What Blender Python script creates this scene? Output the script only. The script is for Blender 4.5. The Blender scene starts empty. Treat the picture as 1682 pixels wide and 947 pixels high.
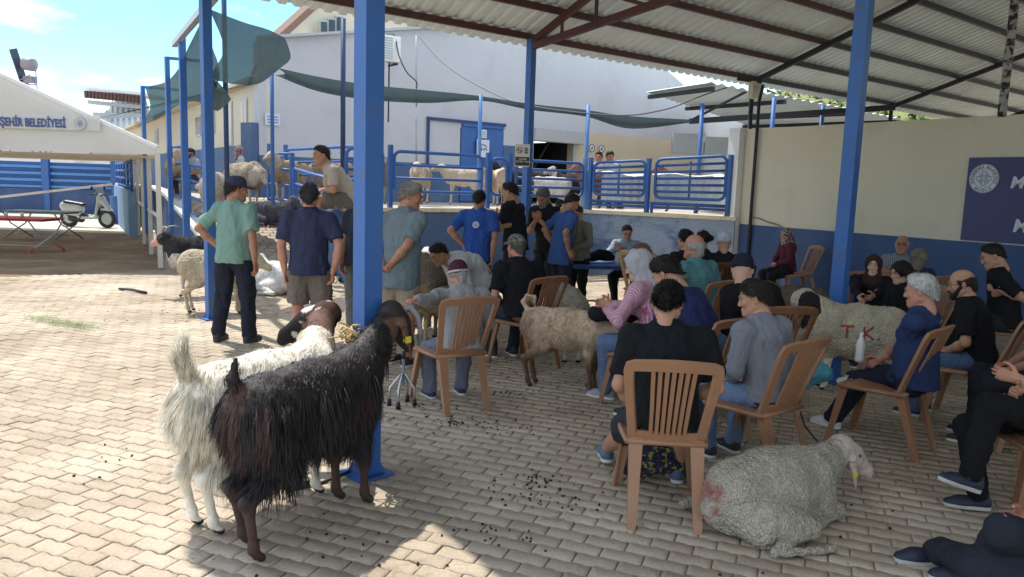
import bpy, math, random
import numpy as np
from mathutils import Vector, Matrix
random.seed(7); RNG = np.random.RandomState(7)
SC = bpy.context.scene; COL = SC.collection
R_ = math.radians
# ------------------------------------------------------------------ camera
F_PX, PITCH, ROLL, EYE = 1263.0, R_(7.7), 0.0326, 1.7
_f = np.array([0, math.cos(PITCH), -math.sin(PITCH)]); _r0 = np.array([1., 0, 0]); _u0 = np.cross(_r0, _f)
_r = math.cos(ROLL)*_r0 + math.sin(ROLL)*_u0; _u = math.cos(ROLL)*_u0 - math.sin(ROLL)*_r0
cam_d = bpy.data.cameras.new('camera'); cam = bpy.data.objects.new('camera', cam_d); COL.objects.link(cam)
cam.matrix_world = Matrix(((_r[0], _u[0], -_f[0], 0), (_r[1], _u[1], -_f[1], 0), (_r[2], _u[2], -_f[2], EYE), (0, 0, 0, 1)))
cam_d.sensor_width = 36; cam_d.lens = 36*F_PX/1682; cam_d.clip_start = .05; cam_d.clip_end = 3000
SC.camera = cam
# ------------------------------------------------------------------ sky, sun, exposure
SUN_EL = R_(61); SUN_DIR = np.array([-.69, .72]); SUN_DIR = SUN_DIR/np.linalg.norm(SUN_DIR)   # ground direction towards the sun
world = bpy.data.worlds.new("World"); SC.world = world; world.use_nodes = True
wn = world.node_tree.nodes; wl = world.node_tree.links; wn.clear()
w_out = wn.new('ShaderNodeOutputWorld'); w_bg = wn.new('ShaderNodeBackground'); w_bg.inputs['Strength'].default_value = .15
sky = wn.new('ShaderNodeTexSky'); sky.sky_type = 'NISHITA'; sky.sun_disc = False; sky.sun_elevation = SUN_EL
sky.sun_rotation = math.atan2(SUN_DIR[0], SUN_DIR[1]); sky.air_density = 1.0; sky.dust_density = .1; sky.ozone_density = 1.2
w_tc = wn.new('ShaderNodeTexCoord'); w_map = wn.new('ShaderNodeMapping'); w_map.inputs['Scale'].default_value = (1.6, 1.6, 5.5)
w_map.inputs['Location'].default_value = (2.1, 1.7, .9)
w_n = wn.new('ShaderNodeTexNoise'); w_n.inputs['Scale'].default_value = 1.7; w_n.inputs['Detail'].default_value = 9; w_n.inputs['Roughness'].default_value = .56
w_n.inputs['Distortion'].default_value = .35
w_r = wn.new('ShaderNodeValToRGB'); w_r.color_ramp.elements[0].position = .43; w_r.color_ramp.elements[1].position = .60
w_mx = wn.new('ShaderNodeMixRGB'); w_mx.inputs['Color2'].default_value = (4.7, 4.45, 4.1, 1)
w_sc = wn.new('ShaderNodeMixRGB'); w_sc.blend_type = 'MULTIPLY'; w_sc.inputs['Fac'].default_value = 1; w_sc.inputs['Color2'].default_value = (.38, .58, .66, 1)
wl.new(w_tc.outputs['Generated'], w_map.inputs[0]); wl.new(w_map.outputs[0], w_n.inputs['Vector']); wl.new(w_n.outputs['Fac'], w_r.inputs[0])
wl.new(w_r.outputs[0], w_mx.inputs['Fac']); wl.new(sky.outputs[0], w_sc.inputs['Color1']); wl.new(w_sc.outputs[0], w_mx.inputs['Color1'])
wl.new(w_mx.outputs[0], w_bg.inputs['Color']); wl.new(w_bg.outputs[0], w_out.inputs['Surface'])
sun_d = bpy.data.lights.new('sun', 'SUN'); sun_d.energy = 2.0; sun_d.angle = R_(.55); sun_d.color = (1, .94, .86)
sun = bpy.data.objects.new('sun', sun_d); COL.objects.link(sun)
_sd = Vector((SUN_DIR[0]*math.cos(SUN_EL), SUN_DIR[1]*math.cos(SUN_EL), math.sin(SUN_EL)))
sun.rotation_euler = _sd.to_track_quat('Z', 'Y').to_euler()
SC.view_settings.view_transform = 'Standard'; SC.view_settings.look = 'None'; SC.view_settings.gamma = 1
SC.view_settings.exposure = 1.43
# ------------------------------------------------------------------ helpers: where a ray of the photograph meets a plane
def _ray(x, y): return _f + _r*(x-841)/F_PX - _u*(y-473.5)/F_PX
def G(x, y, z=0.):
    d = _ray(x, y); return np.array([0, 0, EYE]) + d*((z-EYE)/d[2])
def D(x, y, Y):
    d = _ray(x, y); return np.array([0, 0, EYE]) + d*(Y/d[1])
def A(*v): return np.array(v, float)
def nrm(v): v = np.asarray(v, float); return v/max(np.linalg.norm(v), 1e-9)
# ------------------------------------------------------------------ materials
def _mix(nt, fac, c1, c2, mode='MIX'):
    m = nt.nodes.new('ShaderNodeMixRGB'); m.blend_type = mode
    for k, v in (('Fac', fac), ('Color1', c1), ('Color2', c2)):
        if isinstance(v, bpy.types.NodeSocket): nt.links.new(v, m.inputs[k])
        elif isinstance(v, (int, float)): m.inputs[k].default_value = v
        else: m.inputs[k].default_value = (*v[:3], 1)
    return m.outputs[0]
def _noise(nt, vec, scale, detail=4, rough=.55, dist=0):
    n = nt.nodes.new('ShaderNodeTexNoise'); n.inputs['Scale'].default_value = scale; n.inputs['Detail'].default_value = detail
    n.inputs['Roughness'].default_value = rough; n.inputs['Distortion'].default_value = dist; nt.links.new(vec, n.inputs['Vector']); return n.outputs['Fac']
def _ramp(nt, fac, a, b, ca=(0, 0, 0), cb=(1, 1, 1)):
    r = nt.nodes.new('ShaderNodeValToRGB'); r.color_ramp.elements[0].position = a; r.color_ramp.elements[1].position = b
    r.color_ramp.elements[0].color = (*ca, 1); r.color_ramp.elements[1].color = (*cb, 1); nt.links.new(fac, r.inputs[0]); return r.outputs[0]
def _map(nt, sock, scale=(1, 1, 1), rot=(0, 0, 0), loc=(0, 0, 0)):
    m = nt.nodes.new('ShaderNodeMapping'); m.inputs['Scale'].default_value = scale; m.inputs['Rotation'].default_value = rot
    m.inputs['Location'].default_value = loc; nt.links.new(sock, m.inputs[0]); return m.outputs[0]
def base_mat(name):
    m = bpy.data.materials.new(name); m.use_nodes = True; nt = m.node_tree
    b = nt.nodes['Principled BSDF']; tc = nt.nodes.new('ShaderNodeTexCoord'); return m, nt, b, tc.outputs['Object']
def mat(name, col, rough=.8, var=.18, scale=6, bump=.0, bscale=80, metal=0, attr=False, dirt=None, dscale=1.5, dlo=.5, dhi=.7, spec=None, stretch=(1, 1, 1), sheen=0, rnd=0, bdist=.004, fold=0):
    m, nt, b, v = base_mat(name)
    v2 = _map(nt, v, stretch)
    if attr:
        a = nt.nodes.new('ShaderNodeAttribute'); a.attribute_name = 'col'; c0 = a.outputs['Color']
        n = _noise(nt, v2, scale); c = _mix(nt, 1., c0, _ramp(nt, n, .25, .75, (1-var,)*3, (1+var,)*3), 'MULTIPLY')
    else:
        n = _noise(nt, v2, scale); c = _mix(nt, n, [x*(1-var) for x in col], [min(1, x*(1+var)) for x in col])
    if rnd:
        oi = nt.nodes.new('ShaderNodeObjectInfo'); ge = nt.nodes.new('ShaderNodeNewGeometry')
        s = nt.nodes.new('ShaderNodeMath'); s.operation = 'ADD'; nt.links.new(oi.outputs['Random'], s.inputs[0]); nt.links.new(ge.outputs['Random Per Island'], s.inputs[1])
        f = nt.nodes.new('ShaderNodeMath'); f.operation = 'FRACT'; nt.links.new(s.outputs[0], f.inputs[0])
        c = _mix(nt, 1., c, _ramp(nt, f.outputs[0], 0, 1, (1-rnd,)*3, (1+rnd*.6, 1+rnd*.5, 1+rnd*.35)), 'MULTIPLY')
    if dirt is not None:
        dn = _noise(nt, v, dscale, 6, .65, .3); c = _mix(nt, _ramp(nt, dn, dlo, dhi), c, dirt)
    nt.links.new(c, b.inputs['Base Color']); b.inputs['Roughness'].default_value = rough; b.inputs['Metallic'].default_value = metal
    if spec is not None: b.inputs['Specular IOR Level'].default_value = spec
    if sheen: b.inputs['Sheen Weight'].default_value = sheen
    if bump:
        bm = nt.nodes.new('ShaderNodeBump'); bm.inputs['Strength'].default_value = bump; bm.inputs['Distance'].default_value = bdist
        h = _noise(nt, v2, bscale, 5, .6)
        if fold:
            h2 = _noise(nt, _map(nt, v, (1, 1, .45)), fold, 3, .5, 1.2); bm2 = nt.nodes.new('ShaderNodeBump'); bm2.inputs['Strength'].default_value = .9; bm2.inputs['Distance'].default_value = .03
            nt.links.new(h2, bm2.inputs['Height']); nt.links.new(bm2.outputs[0], bm.inputs['Normal'])
        nt.links.new(h, bm.inputs['Height']); nt.links.new(bm.outputs[0], b.inputs['Normal'])
    return m
_cl = {}
def cloth(col, rough=.9, **k):
    key = (tuple(col), rough, tuple(sorted(k.items())))
    if key not in _cl: _cl[key] = mat('cloth', col, rough, .14, 5, .35, 260, fold=7, sheen=.0, spec=.2, **k)
    return _cl[key]
# ------------------------------------------------------------------ tagging and object making
def tag(o, label=None, cat=None, group=None, kind=None):
    for k, v in (('label', label), ('category', cat), ('group', group), ('kind', kind)):
        if v: o[k] = v
    return o
def empty(name, loc=(0, 0, 0), rz=0, label=None, cat=None, group=None, s=1):
    o = bpy.data.objects.new(name, None); COL.objects.link(o); o.location = tuple(loc); o.rotation_euler = (0, 0, rz); o.scale = (s, s, s); o.empty_display_size = .1
    return tag(o, label, cat, group)
def link(name, me, parent=None):
    o = bpy.data.objects.new(name, me); COL.objects.link(o)
    if parent is not None: o.parent = parent
    return o
def np_mesh(name, V, Q=None, T=None, mats=(), col=None, smooth=True, midx=None):
    V = np.asarray(V, np.float32); me = bpy.data.meshes.new(name)
    Q = np.zeros((0, 4), int) if Q is None else np.asarray(Q); T = np.zeros((0, 3), int) if T is None else np.asarray(T)
    nq, ntr = len(Q), len(T); me.vertices.add(len(V)); me.vertices.foreach_set('co', V.ravel())
    li = np.concatenate([Q.ravel(), T.ravel()]).astype(np.int32); me.loops.add(len(li)); me.loops.foreach_set('vertex_index', li)
    me.polygons.add(nq+ntr); st = np.concatenate([np.arange(nq)*4, nq*4+np.arange(ntr)*3]).astype(np.int32)
    me.polygons.foreach_set('loop_start', st)
    if smooth: me.polygons.foreach_set('use_smooth', np.ones(nq+ntr, bool))
    if midx is not None: me.polygons.foreach_set('material_index', np.asarray(midx, np.int32))
    for m in mats: me.materials.append(m)
    if col is not None:
        at = me.color_attributes.new('col', 'FLOAT_COLOR', 'POINT')
        c4 = np.ones((len(V), 4), np.float32); c4[:, :3] = col; at.data.foreach_set('color', c4.ravel())
    me.update(calc_edges=True)
    if not smooth: pass
    return me
class MB:
    """collects boxes, tubes, prisms and lathes, then links them as one mesh object"""
    def __init__(s): s.v = []; s.f = []; s.m = []
    def add(s, vs, fs, m=0):
        n = len(s.v); s.v += [tuple(map(float, p)) for p in vs]; s.f += [tuple(i+n for i in f) for f in fs]; s.m += [m]*len(fs); return s
    def box(s, c, d, rz=0, m=0, ax=None, bev=0):
        c = A(*c); hx, hy, hz = [x/2 for x in d]
        if ax is None: X, Y, Z = A(math.cos(rz), math.sin(rz), 0), A(-math.sin(rz), math.cos(rz), 0), A(0, 0, 1)
        else: X, Y, Z = ax
        if bev:
            b = bev; P = []
            for z, i in ((-hz, b), (-hz+b, 0), (hz-b, 0), (hz, b)):
                for x, y in ((-hx+i, -hy+i), (hx-i, -hy+i), (hx-i, hy-i), (-hx+i, hy-i)): P.append(c+X*x+Y*y+Z*z)
            f = [(3, 2, 1, 0), (12, 13, 14, 15)]
            for k in range(3):
                for j in range(4): f.append((k*4+j, k*4+(j+1) % 4, k*4+4+(j+1) % 4, k*4+4+j))
            return s.add(P, f, m)
        P = [c+X*x+Y*y+Z*z for z in (-hz, hz) for x, y in ((-hx, -hy), (hx, -hy), (hx, hy), (-hx, hy))]
        return s.add(P, [(3, 2, 1, 0), (4, 5, 6, 7), (0, 1, 5, 4), (1, 2, 6, 5), (2, 3, 7, 6), (3, 0, 4, 7)], m)
    def bar(s, a, b, w, h=None, m=0, up=(0, 0, 1)):
        a, b = A(*a), A(*b); Z = nrm(b-a); X = np.cross(Z, A(*up));
        if np.linalg.norm(X) < 1e-3: X = A(1, 0, 0)
        X = nrm(X); Y = np.cross(Z, X); return s.box((a+b)/2, (w, h or w, np.linalg.norm(b-a)), ax=(X, Y, Z), m=m)
    def tube(s, pts, r, n=8, m=0, cap=True):
        pts = [A(*p) for p in pts]; rs = r if hasattr(r, '__len__') else [r]*len(pts); k0 = len(s.v); prev = None; vs = []
        for i, p in enumerate(pts):
            t = nrm(pts[min(i+1, len(pts)-1)]-pts[max(i-1, 0)])
            if prev is None: prev = np.cross(t, A(0, 0, 1) if abs(t[2]) < .9 else A(1, 0, 0))
            X = nrm(prev-t*(prev@t)); Y = np.cross(t, X); prev = X
            for j in range(n): a = 2*math.pi*j/n; vs.append(p+rs[i]*(X*math.cos(a)+Y*math.sin(a)))
        fs = [(i*n+j, i*n+(j+1) % n, (i+1)*n+(j+1) % n, (i+1)*n+j) for i in range(len(pts)-1) for j in range(n)]
        if cap: fs += [tuple(range(n-1, -1, -1)), tuple((len(pts)-1)*n+j for j in range(n))]
        return s.add(vs, fs, m)
    def lathe(s, c, prof, n=20, m=0, ax=None):
        c = A(*c); X, Y, Z = ax or (A(1, 0, 0), A(0, 1, 0), A(0, 0, 1)); vs = [c+X*r*math.cos(2*math.pi*j/n)+Y*r*math.sin(2*math.pi*j/n)+Z*z for r, z in prof for j in range(n)]
        fs = [(i*n+j, i*n+(j+1) % n, (i+1)*n+(j+1) % n, (i+1)*n+j) for i in range(len(prof)-1) for j in range(n)]
        fs += [tuple(range(n-1, -1, -1)), tuple((len(prof)-1)*n+j for j in range(n))]
        return s.add(vs, fs, m)
    def prism(s, poly, z0, z1, m=0):
        n = len(poly); vs = [(x, y, z0) for x, y in poly]+[(x, y, z1) for x, y in poly]
        return s.add(vs, [tuple(range(n-1, -1, -1)), tuple(range(n, 2*n))]+[(i, (i+1) % n, n+(i+1) % n, n+i) for i in range(n)], m)
    def grid(s, fn, nu, nv, m=0):
        vs = [fn(i/nu, j/nv) for j in range(nv+1) for i in range(nu+1)]
        return s.add(vs, [(j*(nu+1)+i, j*(nu+1)+i+1, (j+1)*(nu+1)+i+1, (j+1)*(nu+1)+i) for j in range(nv) for i in range(nu)], m)
    def mesh(s, name, mats, smooth=False, flip=False):
        me = bpy.data.meshes.new(name); me.from_pydata(s.v, [], s.f)
        for x in (mats if isinstance(mats, (list, tuple)) else [mats]): me.materials.append(x)
        me.polygons.foreach_set('material_index', s.m)
        if smooth: me.polygons.foreach_set('use_smooth', [True]*len(s.f))
        me.validate(); me.update()
        if smooth == 'auto':
            import bmesh
            bm = bmesh.new(); bm.from_mesh(me)
            for e in bm.edges:
                if len(e.link_faces) == 2 and e.calc_face_angle(0) > .7: e.smooth = False
            bm.to_mesh(me); bm.free()
        return me
    def build(s, name, mats, parent=None, smooth=False): return link(name, s.mesh(name, mats, smooth), parent)
def copy_tree(o, parent=None, loc=None, rz=None, label=None):
    c = o.copy(); COL.objects.link(c)
    if parent is not None: c.parent = parent
    if loc is not None: c.location = tuple(loc)
    if rz is not None: c.rotation_euler = (0, 0, rz)
    if label: c['label'] = label
    for ch in list(o.children): copy_tree(ch, c)
    return c
# ------------------------------------------------------------------ value noise
_T = RNG.rand(32, 32, 32).astype(np.float32)
def vnoise(P, s=1., o=0.):
    P = np.asarray(P)*s+o; i = np.floor(P).astype(int); f = P-i; f = f*f*(3-2*f); r = 0
    for a in (0, 1):
        for b in (0, 1):
            for c in (0, 1):
                w = (f[..., 0] if a else 1-f[..., 0])*(f[..., 1] if b else 1-f[..., 1])*(f[..., 2] if c else 1-f[..., 2])
                r = r+w*_T[(i[..., 0]+a) & 31, (i[..., 1]+b) & 31, (i[..., 2]+c) & 31]
    return r*2-1
def fbm(P, s=1., o=0., n=3):
    return sum(vnoise(P, s*2**k, o+k*7.3)/2**k for k in range(n))
# ------------------------------------------------------------------ smooth-union bodies turned into one surface
class Sdf:
    def __init__(s): s.p = []; s.c = []
    def cone(s, a, b, ra, rb, side=None, flat=1., k=.03, cuts=(), op='u'):
        s.p.append(('c', A(*a), A(*b), ra, rb, None if side is None else nrm(side), flat, k, cuts, op)); return s
    def ell(s, c, r, k=.02, op='u', rot=None): s.p.append(('e', A(*c), A(*r), k, op, rot)); return s
    def cut(s, p, n): s.c.append((A(*p), nrm(n))); return s
    def mesh(s, res):
        lo, hi = [], []
        for q in s.p:
            if (q[9] if q[0] == 'c' else q[4]) == 's': continue
            if q[0] == 'c':
                R = max(q[3], q[4])*max(1, q[6]); lo.append(np.minimum(q[1], q[2])-R); hi.append(np.maximum(q[1], q[2])+R)
            else:
                R = max(q[2]) if q[5] is not None else q[2]; lo.append(q[1]-R); hi.append(q[1]+R)
        lo = np.min(lo, 0)-4*res; hi = np.max(hi, 0)+4*res; n = np.ceil((hi-lo)/res).astype(int)+1
        F = np.ones(n, np.float32)
        ax = [lo[i]+res*np.arange(n[i]) for i in range(3)]
        for q in s.p:
            if q[0] == 'c': k, op = q[7], q[9]; R = max(q[3], q[4])*max(1, q[6]); l, h = np.minimum(q[1], q[2])-R, np.maximum(q[1], q[2])+R
            else: k, op = q[3], q[4]; R = max(q[2]) if q[5] is not None else q[2]; l, h = q[1]-R, q[1]+R
            mg = k+2.5*res; i0 = np.clip(np.floor((l-mg-lo)/res).astype(int), 0, n); i1 = np.clip(np.ceil((h+mg-lo)/res).astype(int)+1, 0, n)
            if (i1 <= i0).any(): continue
            sl = tuple(slice(i0[j], i1[j]) for j in range(3))
            P = np.stack(np.meshgrid(ax[0][sl[0]], ax[1][sl[1]], ax[2][sl[2]], indexing='ij'), -1)
            if q[0] == 'c':
                a, b, ra, rb, side, flat = q[1:7]; ba = b-a; L2 = max(ba@ba, 1e-9); pa = P-a; t = np.clip(pa@ba/L2, 0, 1); v = pa-t[..., None]*ba
                if flat != 1.:
                    if side is None: side = A(1, 0, 0)
                    nn = nrm(np.cross(ba, side)); v = v+nn*((v@nn)*(1/flat-1))[..., None]
                d = np.sqrt((v*v).sum(-1))-(ra+(rb-ra)*t)
                if flat < 1: d = d*max(flat, .5)
                for cp, cn in q[8]: d = np.maximum(d, (P-A(*cp))@nrm(cn))
            else:
                v = P-q[1]
                if q[5] is not None: v = v@q[5]
                k0 = np.sqrt(((v/q[2])**2).sum(-1)); k1 = np.sqrt(((v/q[2]**2)**2).sum(-1)); d = k0*(k0-1)/np.maximum(k1, 1e-6)
            f = F[sl]
            if op == 'u': hh = np.maximum(k-np.abs(f-d), 0)/k; F[sl] = np.minimum(f, d)-hh*hh*k*.25
            else: d = -d; hh = np.maximum(k-np.abs(f-d), 0)/k; F[sl] = np.maximum(f, d)+hh*hh*k*.25
        for cp, cn in s.c:
            P = (ax[0][:, None, None]-cp[0])*cn[0]+(ax[1][None, :, None]-cp[1])*cn[1]+(ax[2][None, None, :]-cp[2])*cn[2]; F = np.maximum(F, P)
        F[0] = F[-1] = 1; F[:, 0] = F[:, -1] = 1; F[:, :, 0] = F[:, :, -1] = 1
        return nets(F.astype(np.float32), lo, res)
def nets(F, lo, res):
    S = F < 0; n = np.array(F.shape)
    c = np.zeros(n-1, np.int8)
    for a in (0, 1):
        for b in (0, 1):
            for d in (0, 1): c += S[a:n[0]-1+a, b:n[1]-1+b, d:n[2]-1+d]
    idx = np.argwhere((c > 0) & (c < 8)); ID = -np.ones(n-1, np.int64); ID[tuple(idx.T)] = np.arange(len(idx))
    cor = np.array([(a, b, d) for a in (0, 1) for b in (0, 1) for d in (0, 1)]); vals = np.stack([F[tuple((idx+o).T)] for o in cor], 1)
    acc = np.zeros((len(idx), 3)); cnt = np.zeros(len(idx))
    for i in range(8):
        for j in range(i+1, 8):
            if abs(cor[i]-cor[j]).sum() != 1: continue
            a, b = vals[:, i], vals[:, j]; m = (a < 0) != (b < 0); t = np.where(m, a/np.where(m, a-b, 1), 0)
            acc += np.where(m[:, None], cor[i]+t[:, None]*(cor[j]-cor[i]), 0); cnt += m
    V = (idx+acc/cnt[:, None])*res+lo; Q = []
    for ax in range(3):
        o = [0, 0, 0]; s0 = [slice(None)]*3; s1 = [slice(None)]*3; s0[ax] = slice(0, -1); s1[ax] = slice(1, None)
        A0, A1 = S[tuple(s0)], S[tuple(s1)]; e = np.argwhere(A0 != A1); u, v = (ax+1) % 3, (ax+2) % 3
        e = e[(e[:, u] > 0) & (e[:, v] > 0) & (e[:, u] < n[u]-1) & (e[:, v] < n[v]-1)]
        def g(du, dv): q = e.copy(); q[:, u] += du; q[:, v] += dv; return ID[tuple(q.T)]
        q = np.stack([g(-1, -1), g(0, -1), g(0, 0), g(-1, 0)], 1); f = ~A0[tuple(e.T)]; q[f] = q[f][:, ::-1]; Q.append(q)
    Q = np.concatenate(Q); Q = Q[(Q >= 0).all(1)]
    return V, Q
def normals(V, Q):
    n = np.cross(V[Q[:, 2]]-V[Q[:, 0]], V[Q[:, 3]]-V[Q[:, 1]]); N = np.zeros_like(V)
    for k in range(4): np.add.at(N, Q[:, k], n)
    return N/np.maximum(np.linalg.norm(N, axis=1), 1e-12)[:, None]
def ik(a, t, l1, l2, pole):
    a, t = A(*a), A(*t); d = t-a; L = min(np.linalg.norm(d), (l1+l2)*.998); L = max(L, abs(l1-l2)+.01); dn = nrm(d)
    x = (l1*l1-l2*l2+L*L)/(2*L); h = math.sqrt(max(l1*l1-x*x, 0)); p = nrm(A(*pole)-dn*(A(*pole)@dn)); return a+dn*x+p*h, a+dn*L
def rotm(yaw=0, pitch=0, roll=0):
    """local to parent: yaw about z (left +), pitch about x (nose down +), roll about y"""
    cy, sy, cp, sp, cr, sr = math.cos(yaw), math.sin(yaw), math.cos(-pitch), math.sin(-pitch), math.cos(roll), math.sin(roll)
    return A([cy, -sy, 0], [sy, cy, 0], [0, 0, 1])@A([1, 0, 0], [0, cp, -sp], [0, sp, cp])@A([cr, 0, sr], [0, 1, 0], [-sr, 0, cr])
# ================================================================== people
M_EYE = mat('eye', (.03, .02, .015), .2, 0)
M_SOLE = mat('shoe_sole', (.75, .75, .72), .7, .1)
SKIN = {'mid': (.50, .27, .17), 'tan': (.40, .20, .12), 'pale': (.60, .36, .25), 'red': (.52, .25, .17)}
M_SKIN = mat('skin', (1, 1, 1), .52, .10, 14, .12, 160, attr=True, spec=.35, bdist=.002)
def hair_mat(c): return mat('hair', c, .6, .35, 40, .3, 150, stretch=(1, 1, .25), spec=.25, bdist=.004, rnd=.6)
_hm = {}
def HM(c):
    if c not in _hm: _hm[c] = hair_mat(c)
    return _hm[c]
_headc = {}
def head_geo(kind, res):
    if (kind, res) in _headc: return _headc[kind, res]
    f = .94 if kind == 'f' else 1.; s = Sdf()
    s.ell((0, -.012, .035), (.077, .097, .092), .02).ell((0, .028, -.035), (.060*f, .062, .088), .03)
    s.cone((0, .075, -.098), (0, .045, -.088), .024*f, .034, k=.03)                       # chin and jaw
    for q in (-1, 1):
        s.cone((q*.05, -.005, -.05), (q*.018, .062, -.095), .026*f, .018, k=.03).ell((q*.036, .066, -.018), (.022, .02, .02), .02)
        s.ell((q*.030, .098, .012), (.019, .017, .013), .012, 's')
        s.cone((q*.012, .094, .030), (q*.046, .078, .032), .010 if kind == 'm' else .008, .007, k=.012)
        s.ell((q*.030, .080, .011), (.013, .010, .010), .004)
        s.ell((q*.079, -.012, -.002), (.009, .019, .031), .006, rot=rotm(q*.5)).ell((q*.088, -.004, 0), (.006, .009, .016), .004, 's')
        s.ell((q*.012, .098, -.032), (.008, .008, .007), .006)
    s.cone((0, .088, .020), (0, .108, -.026), .007, .0105, k=.012).ell((0, .092, -.062), (.024, .011, .0055), .006).ell((0, .090, -.073), (.020, .010, .006), .006)
    s.ell((0, .104, -.0675), (.022, .006, .0015), .003, 's')
    s.cone((0, -.028, -.03), (0, -.045, -.15), .052*f, .056*f, k=.03)
    V, Q = s.mesh(res); c = np.ones((len(V), 3)); x, y, z = V.T; ax = np.abs(x)
    def blob(cx, cz, rx, rz): return np.clip(1.4-((ax-cx)/rx)**2-((z-cz)/rz)**2, 0, 1)*(y > .05)
    def paint(w, col): c[:] = c*(1-w[:, None])+w[:, None]*A(*col)
    paint(blob(.030, .036, .020, .0055)*(y > .07), (.16, .13, .13)); paint(blob(.030, .011, .013, .006), (.16, .14, .15)); paint(.7*blob(0, -.067, .021, .010), (.85, .5, .5))
    paint(.35*blob(.036, -.02, .02, .018), (1.1, .75, .72)); paint(.5*np.clip(1-((ax-.085)/.01)**2, 0, 1)*(abs(z) < .03), (1.1, .8, .78))
    _headc[kind, res] = (V, Q, c); return _headc[kind, res]
_handc = {}
def hand_geo(curl, res=.0048):
    if (curl, res) in _handc: return _handc[curl, res]
    s = Sdf(); s.cone((0, .0, 0), (0, .075, 0), .030, .040, side=(1, 0, 0), flat=.38, k=.012).cone((0, -.04, 0), (0, .01, 0), .027, .027, side=(1, 0, 0), flat=.75, k=.01)
    for i, (x, L, y) in enumerate(((.029, .070, .080), (.010, .078, .086), (-.010, .072, .083), (-.028, .056, .074))):
        p = A(x, y, 0); a = R_(8); sp = (x*1.2)
        for j, (fr, w) in enumerate(((.42, 48), (.32, 62), (.26, 45))):
            a += R_(w*curl*(1+.08*i)); d = A(sp*.8, math.cos(a), -math.sin(a)); q = p+nrm(d)*L*fr; r = .0092-.0009*j
            s.cone(p, q, r, r-.0007, k=.003); p = q
    p = A(.030, .018, -.006)
    for d, L, r in ((A(.75, .62, -.22-.3*curl), .040, .013), (A(.45-.3*curl, .85, -.2-.4*curl), .030, .0105), (A(.2-.4*curl, .9, -.2-.3*curl), .024, .009)):
        q = p+nrm(d)*L; s.cone(p, q, r, r-.001, k=.006); p = q
    _handc[curl, res] = s.mesh(res); return _handc[curl, res]
def frame(y, z):
    """columns: local X, Y, Z in parent coordinates; Y exact, Z near z"""
    Y = nrm(y); X = nrm(np.cross(Y, A(*z))); return np.stack([X, Y, np.cross(X, Y)], 1)
_hairc = {}
def hair_geo(kind, res):
    if (kind, res) in _hairc: return _hairc[kind, res]
    s = Sdf(); amp, fr = .004, 45
    if kind in ('short', 'crop', 'grey_short', 'wavy'):
        e = {'crop': .003, 'short': .004, 'grey_short': .005, 'wavy': .009}[kind]
        s.ell((0, -.016, .038+e*.5), (.081+e, .100+e, .092+e), .02).ell((0, .03, .105+e), (.05, .045, .022+e*.6), .03)
        s.cut((0, .080, .080), (0, .60, -.80)); s.cone((0, -.06, .0), (0, -.075, -.055), .056+e*.5, .042+e*.4, k=.02)
        for q in (-1, 1): s.cone((q*.070, .012, .03), (q*.073, .010, -.004), .014, .009, k=.01)
        s.cut((0, .06, 0), (0, 1, -.55)); amp = .0012+e*.45
    elif kind == 'fringe':
        s.ell((0, -.018, .02), (.083, .100, .075), .02).cone((0, -.06, .0), (0, -.075, -.05), .055, .042, k=.02); s.ell((0, .0, .10), (.075, .10, .06), .015, 's'); s.cut((0, .03, 0), (0, 1, -.3))
    elif kind in ('long', 'bob', 'curly'):
        w = .012 if kind == 'curly' else .006
        s.ell((0, -.02, .03), (.093+w, .108+w, .104+w), .02).cone((0, -.05, 0), (0, -.06, -.16 if kind != 'curly' else -.10), .085, .07, side=(1, 0, 0), flat=.75, k=.03)
        s.ell((0, .10, -.03), (.062, .07, .095), .02, 's'); amp = .014 if kind == 'curly' else .006; fr = 38
    elif kind == 'bun':
        s.ell((0, -.018, .035), (.084, .102, .095), .02).ell((0, -.12, .03), (.045, .04, .04), .02); s.cut((0, .076, .07), (0, .62, -.78))
    elif kind == 'cap':
        s.ell((0, -.012, .050), (.088, .105, .088), .01).cut((0, 0, .028), (0, -.05, -1)); amp = .0015
    elif kind == 'flatcap':
        s.ell((0, .0, .065), (.098, .125, .055), .01).cut((0, 0, .03), (0, 0, -1)); amp = .003
    elif kind == 'beanie':
        s.ell((0, -.018, .048), (.088, .104, .096), .01).cut((0, .0, .018), (0, .25, -1)); amp = .003
    elif kind == 'scarf':
        s.ell((0, -.018, .03), (.098, .118, .110), .02).cone((0, -.01, -.07), (0, -.02, -.20), .088, .13, side=(1, 0, 0), flat=.85, k=.05)
        s.cone((0, -.09, .0), (0, -.13, -.26), .08, .12, side=(1, 0, 0), flat=.6, k=.05); s.ell((0, .105, -.005), (.058, .062, .086), .012, 's'); amp = .008; fr = 22
    elif kind == 'beard':
        s.cone((0, .078, -.100), (0, .045, -.10), .036, .040, k=.02)
        for q in (-1, 1): s.cone((q*.066, .012, -.02), (q*.030, .075, -.092), .018, .026, k=.02).cone((q*.028, .094, -.060), (0, .106, -.050), .008, .008, k=.01)
        s.ell((0, .112, -.068), (.022, .02, .006), .004, 's'); amp = .005
    V, Q = s.mesh(res); N = normals(V, Q); V = V+N*(amp*fbm(V*A(1, 1, .6), fr, 3, 2))[:, None]
    _hairc[kind, res] = (V, Q); return V, Q
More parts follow.
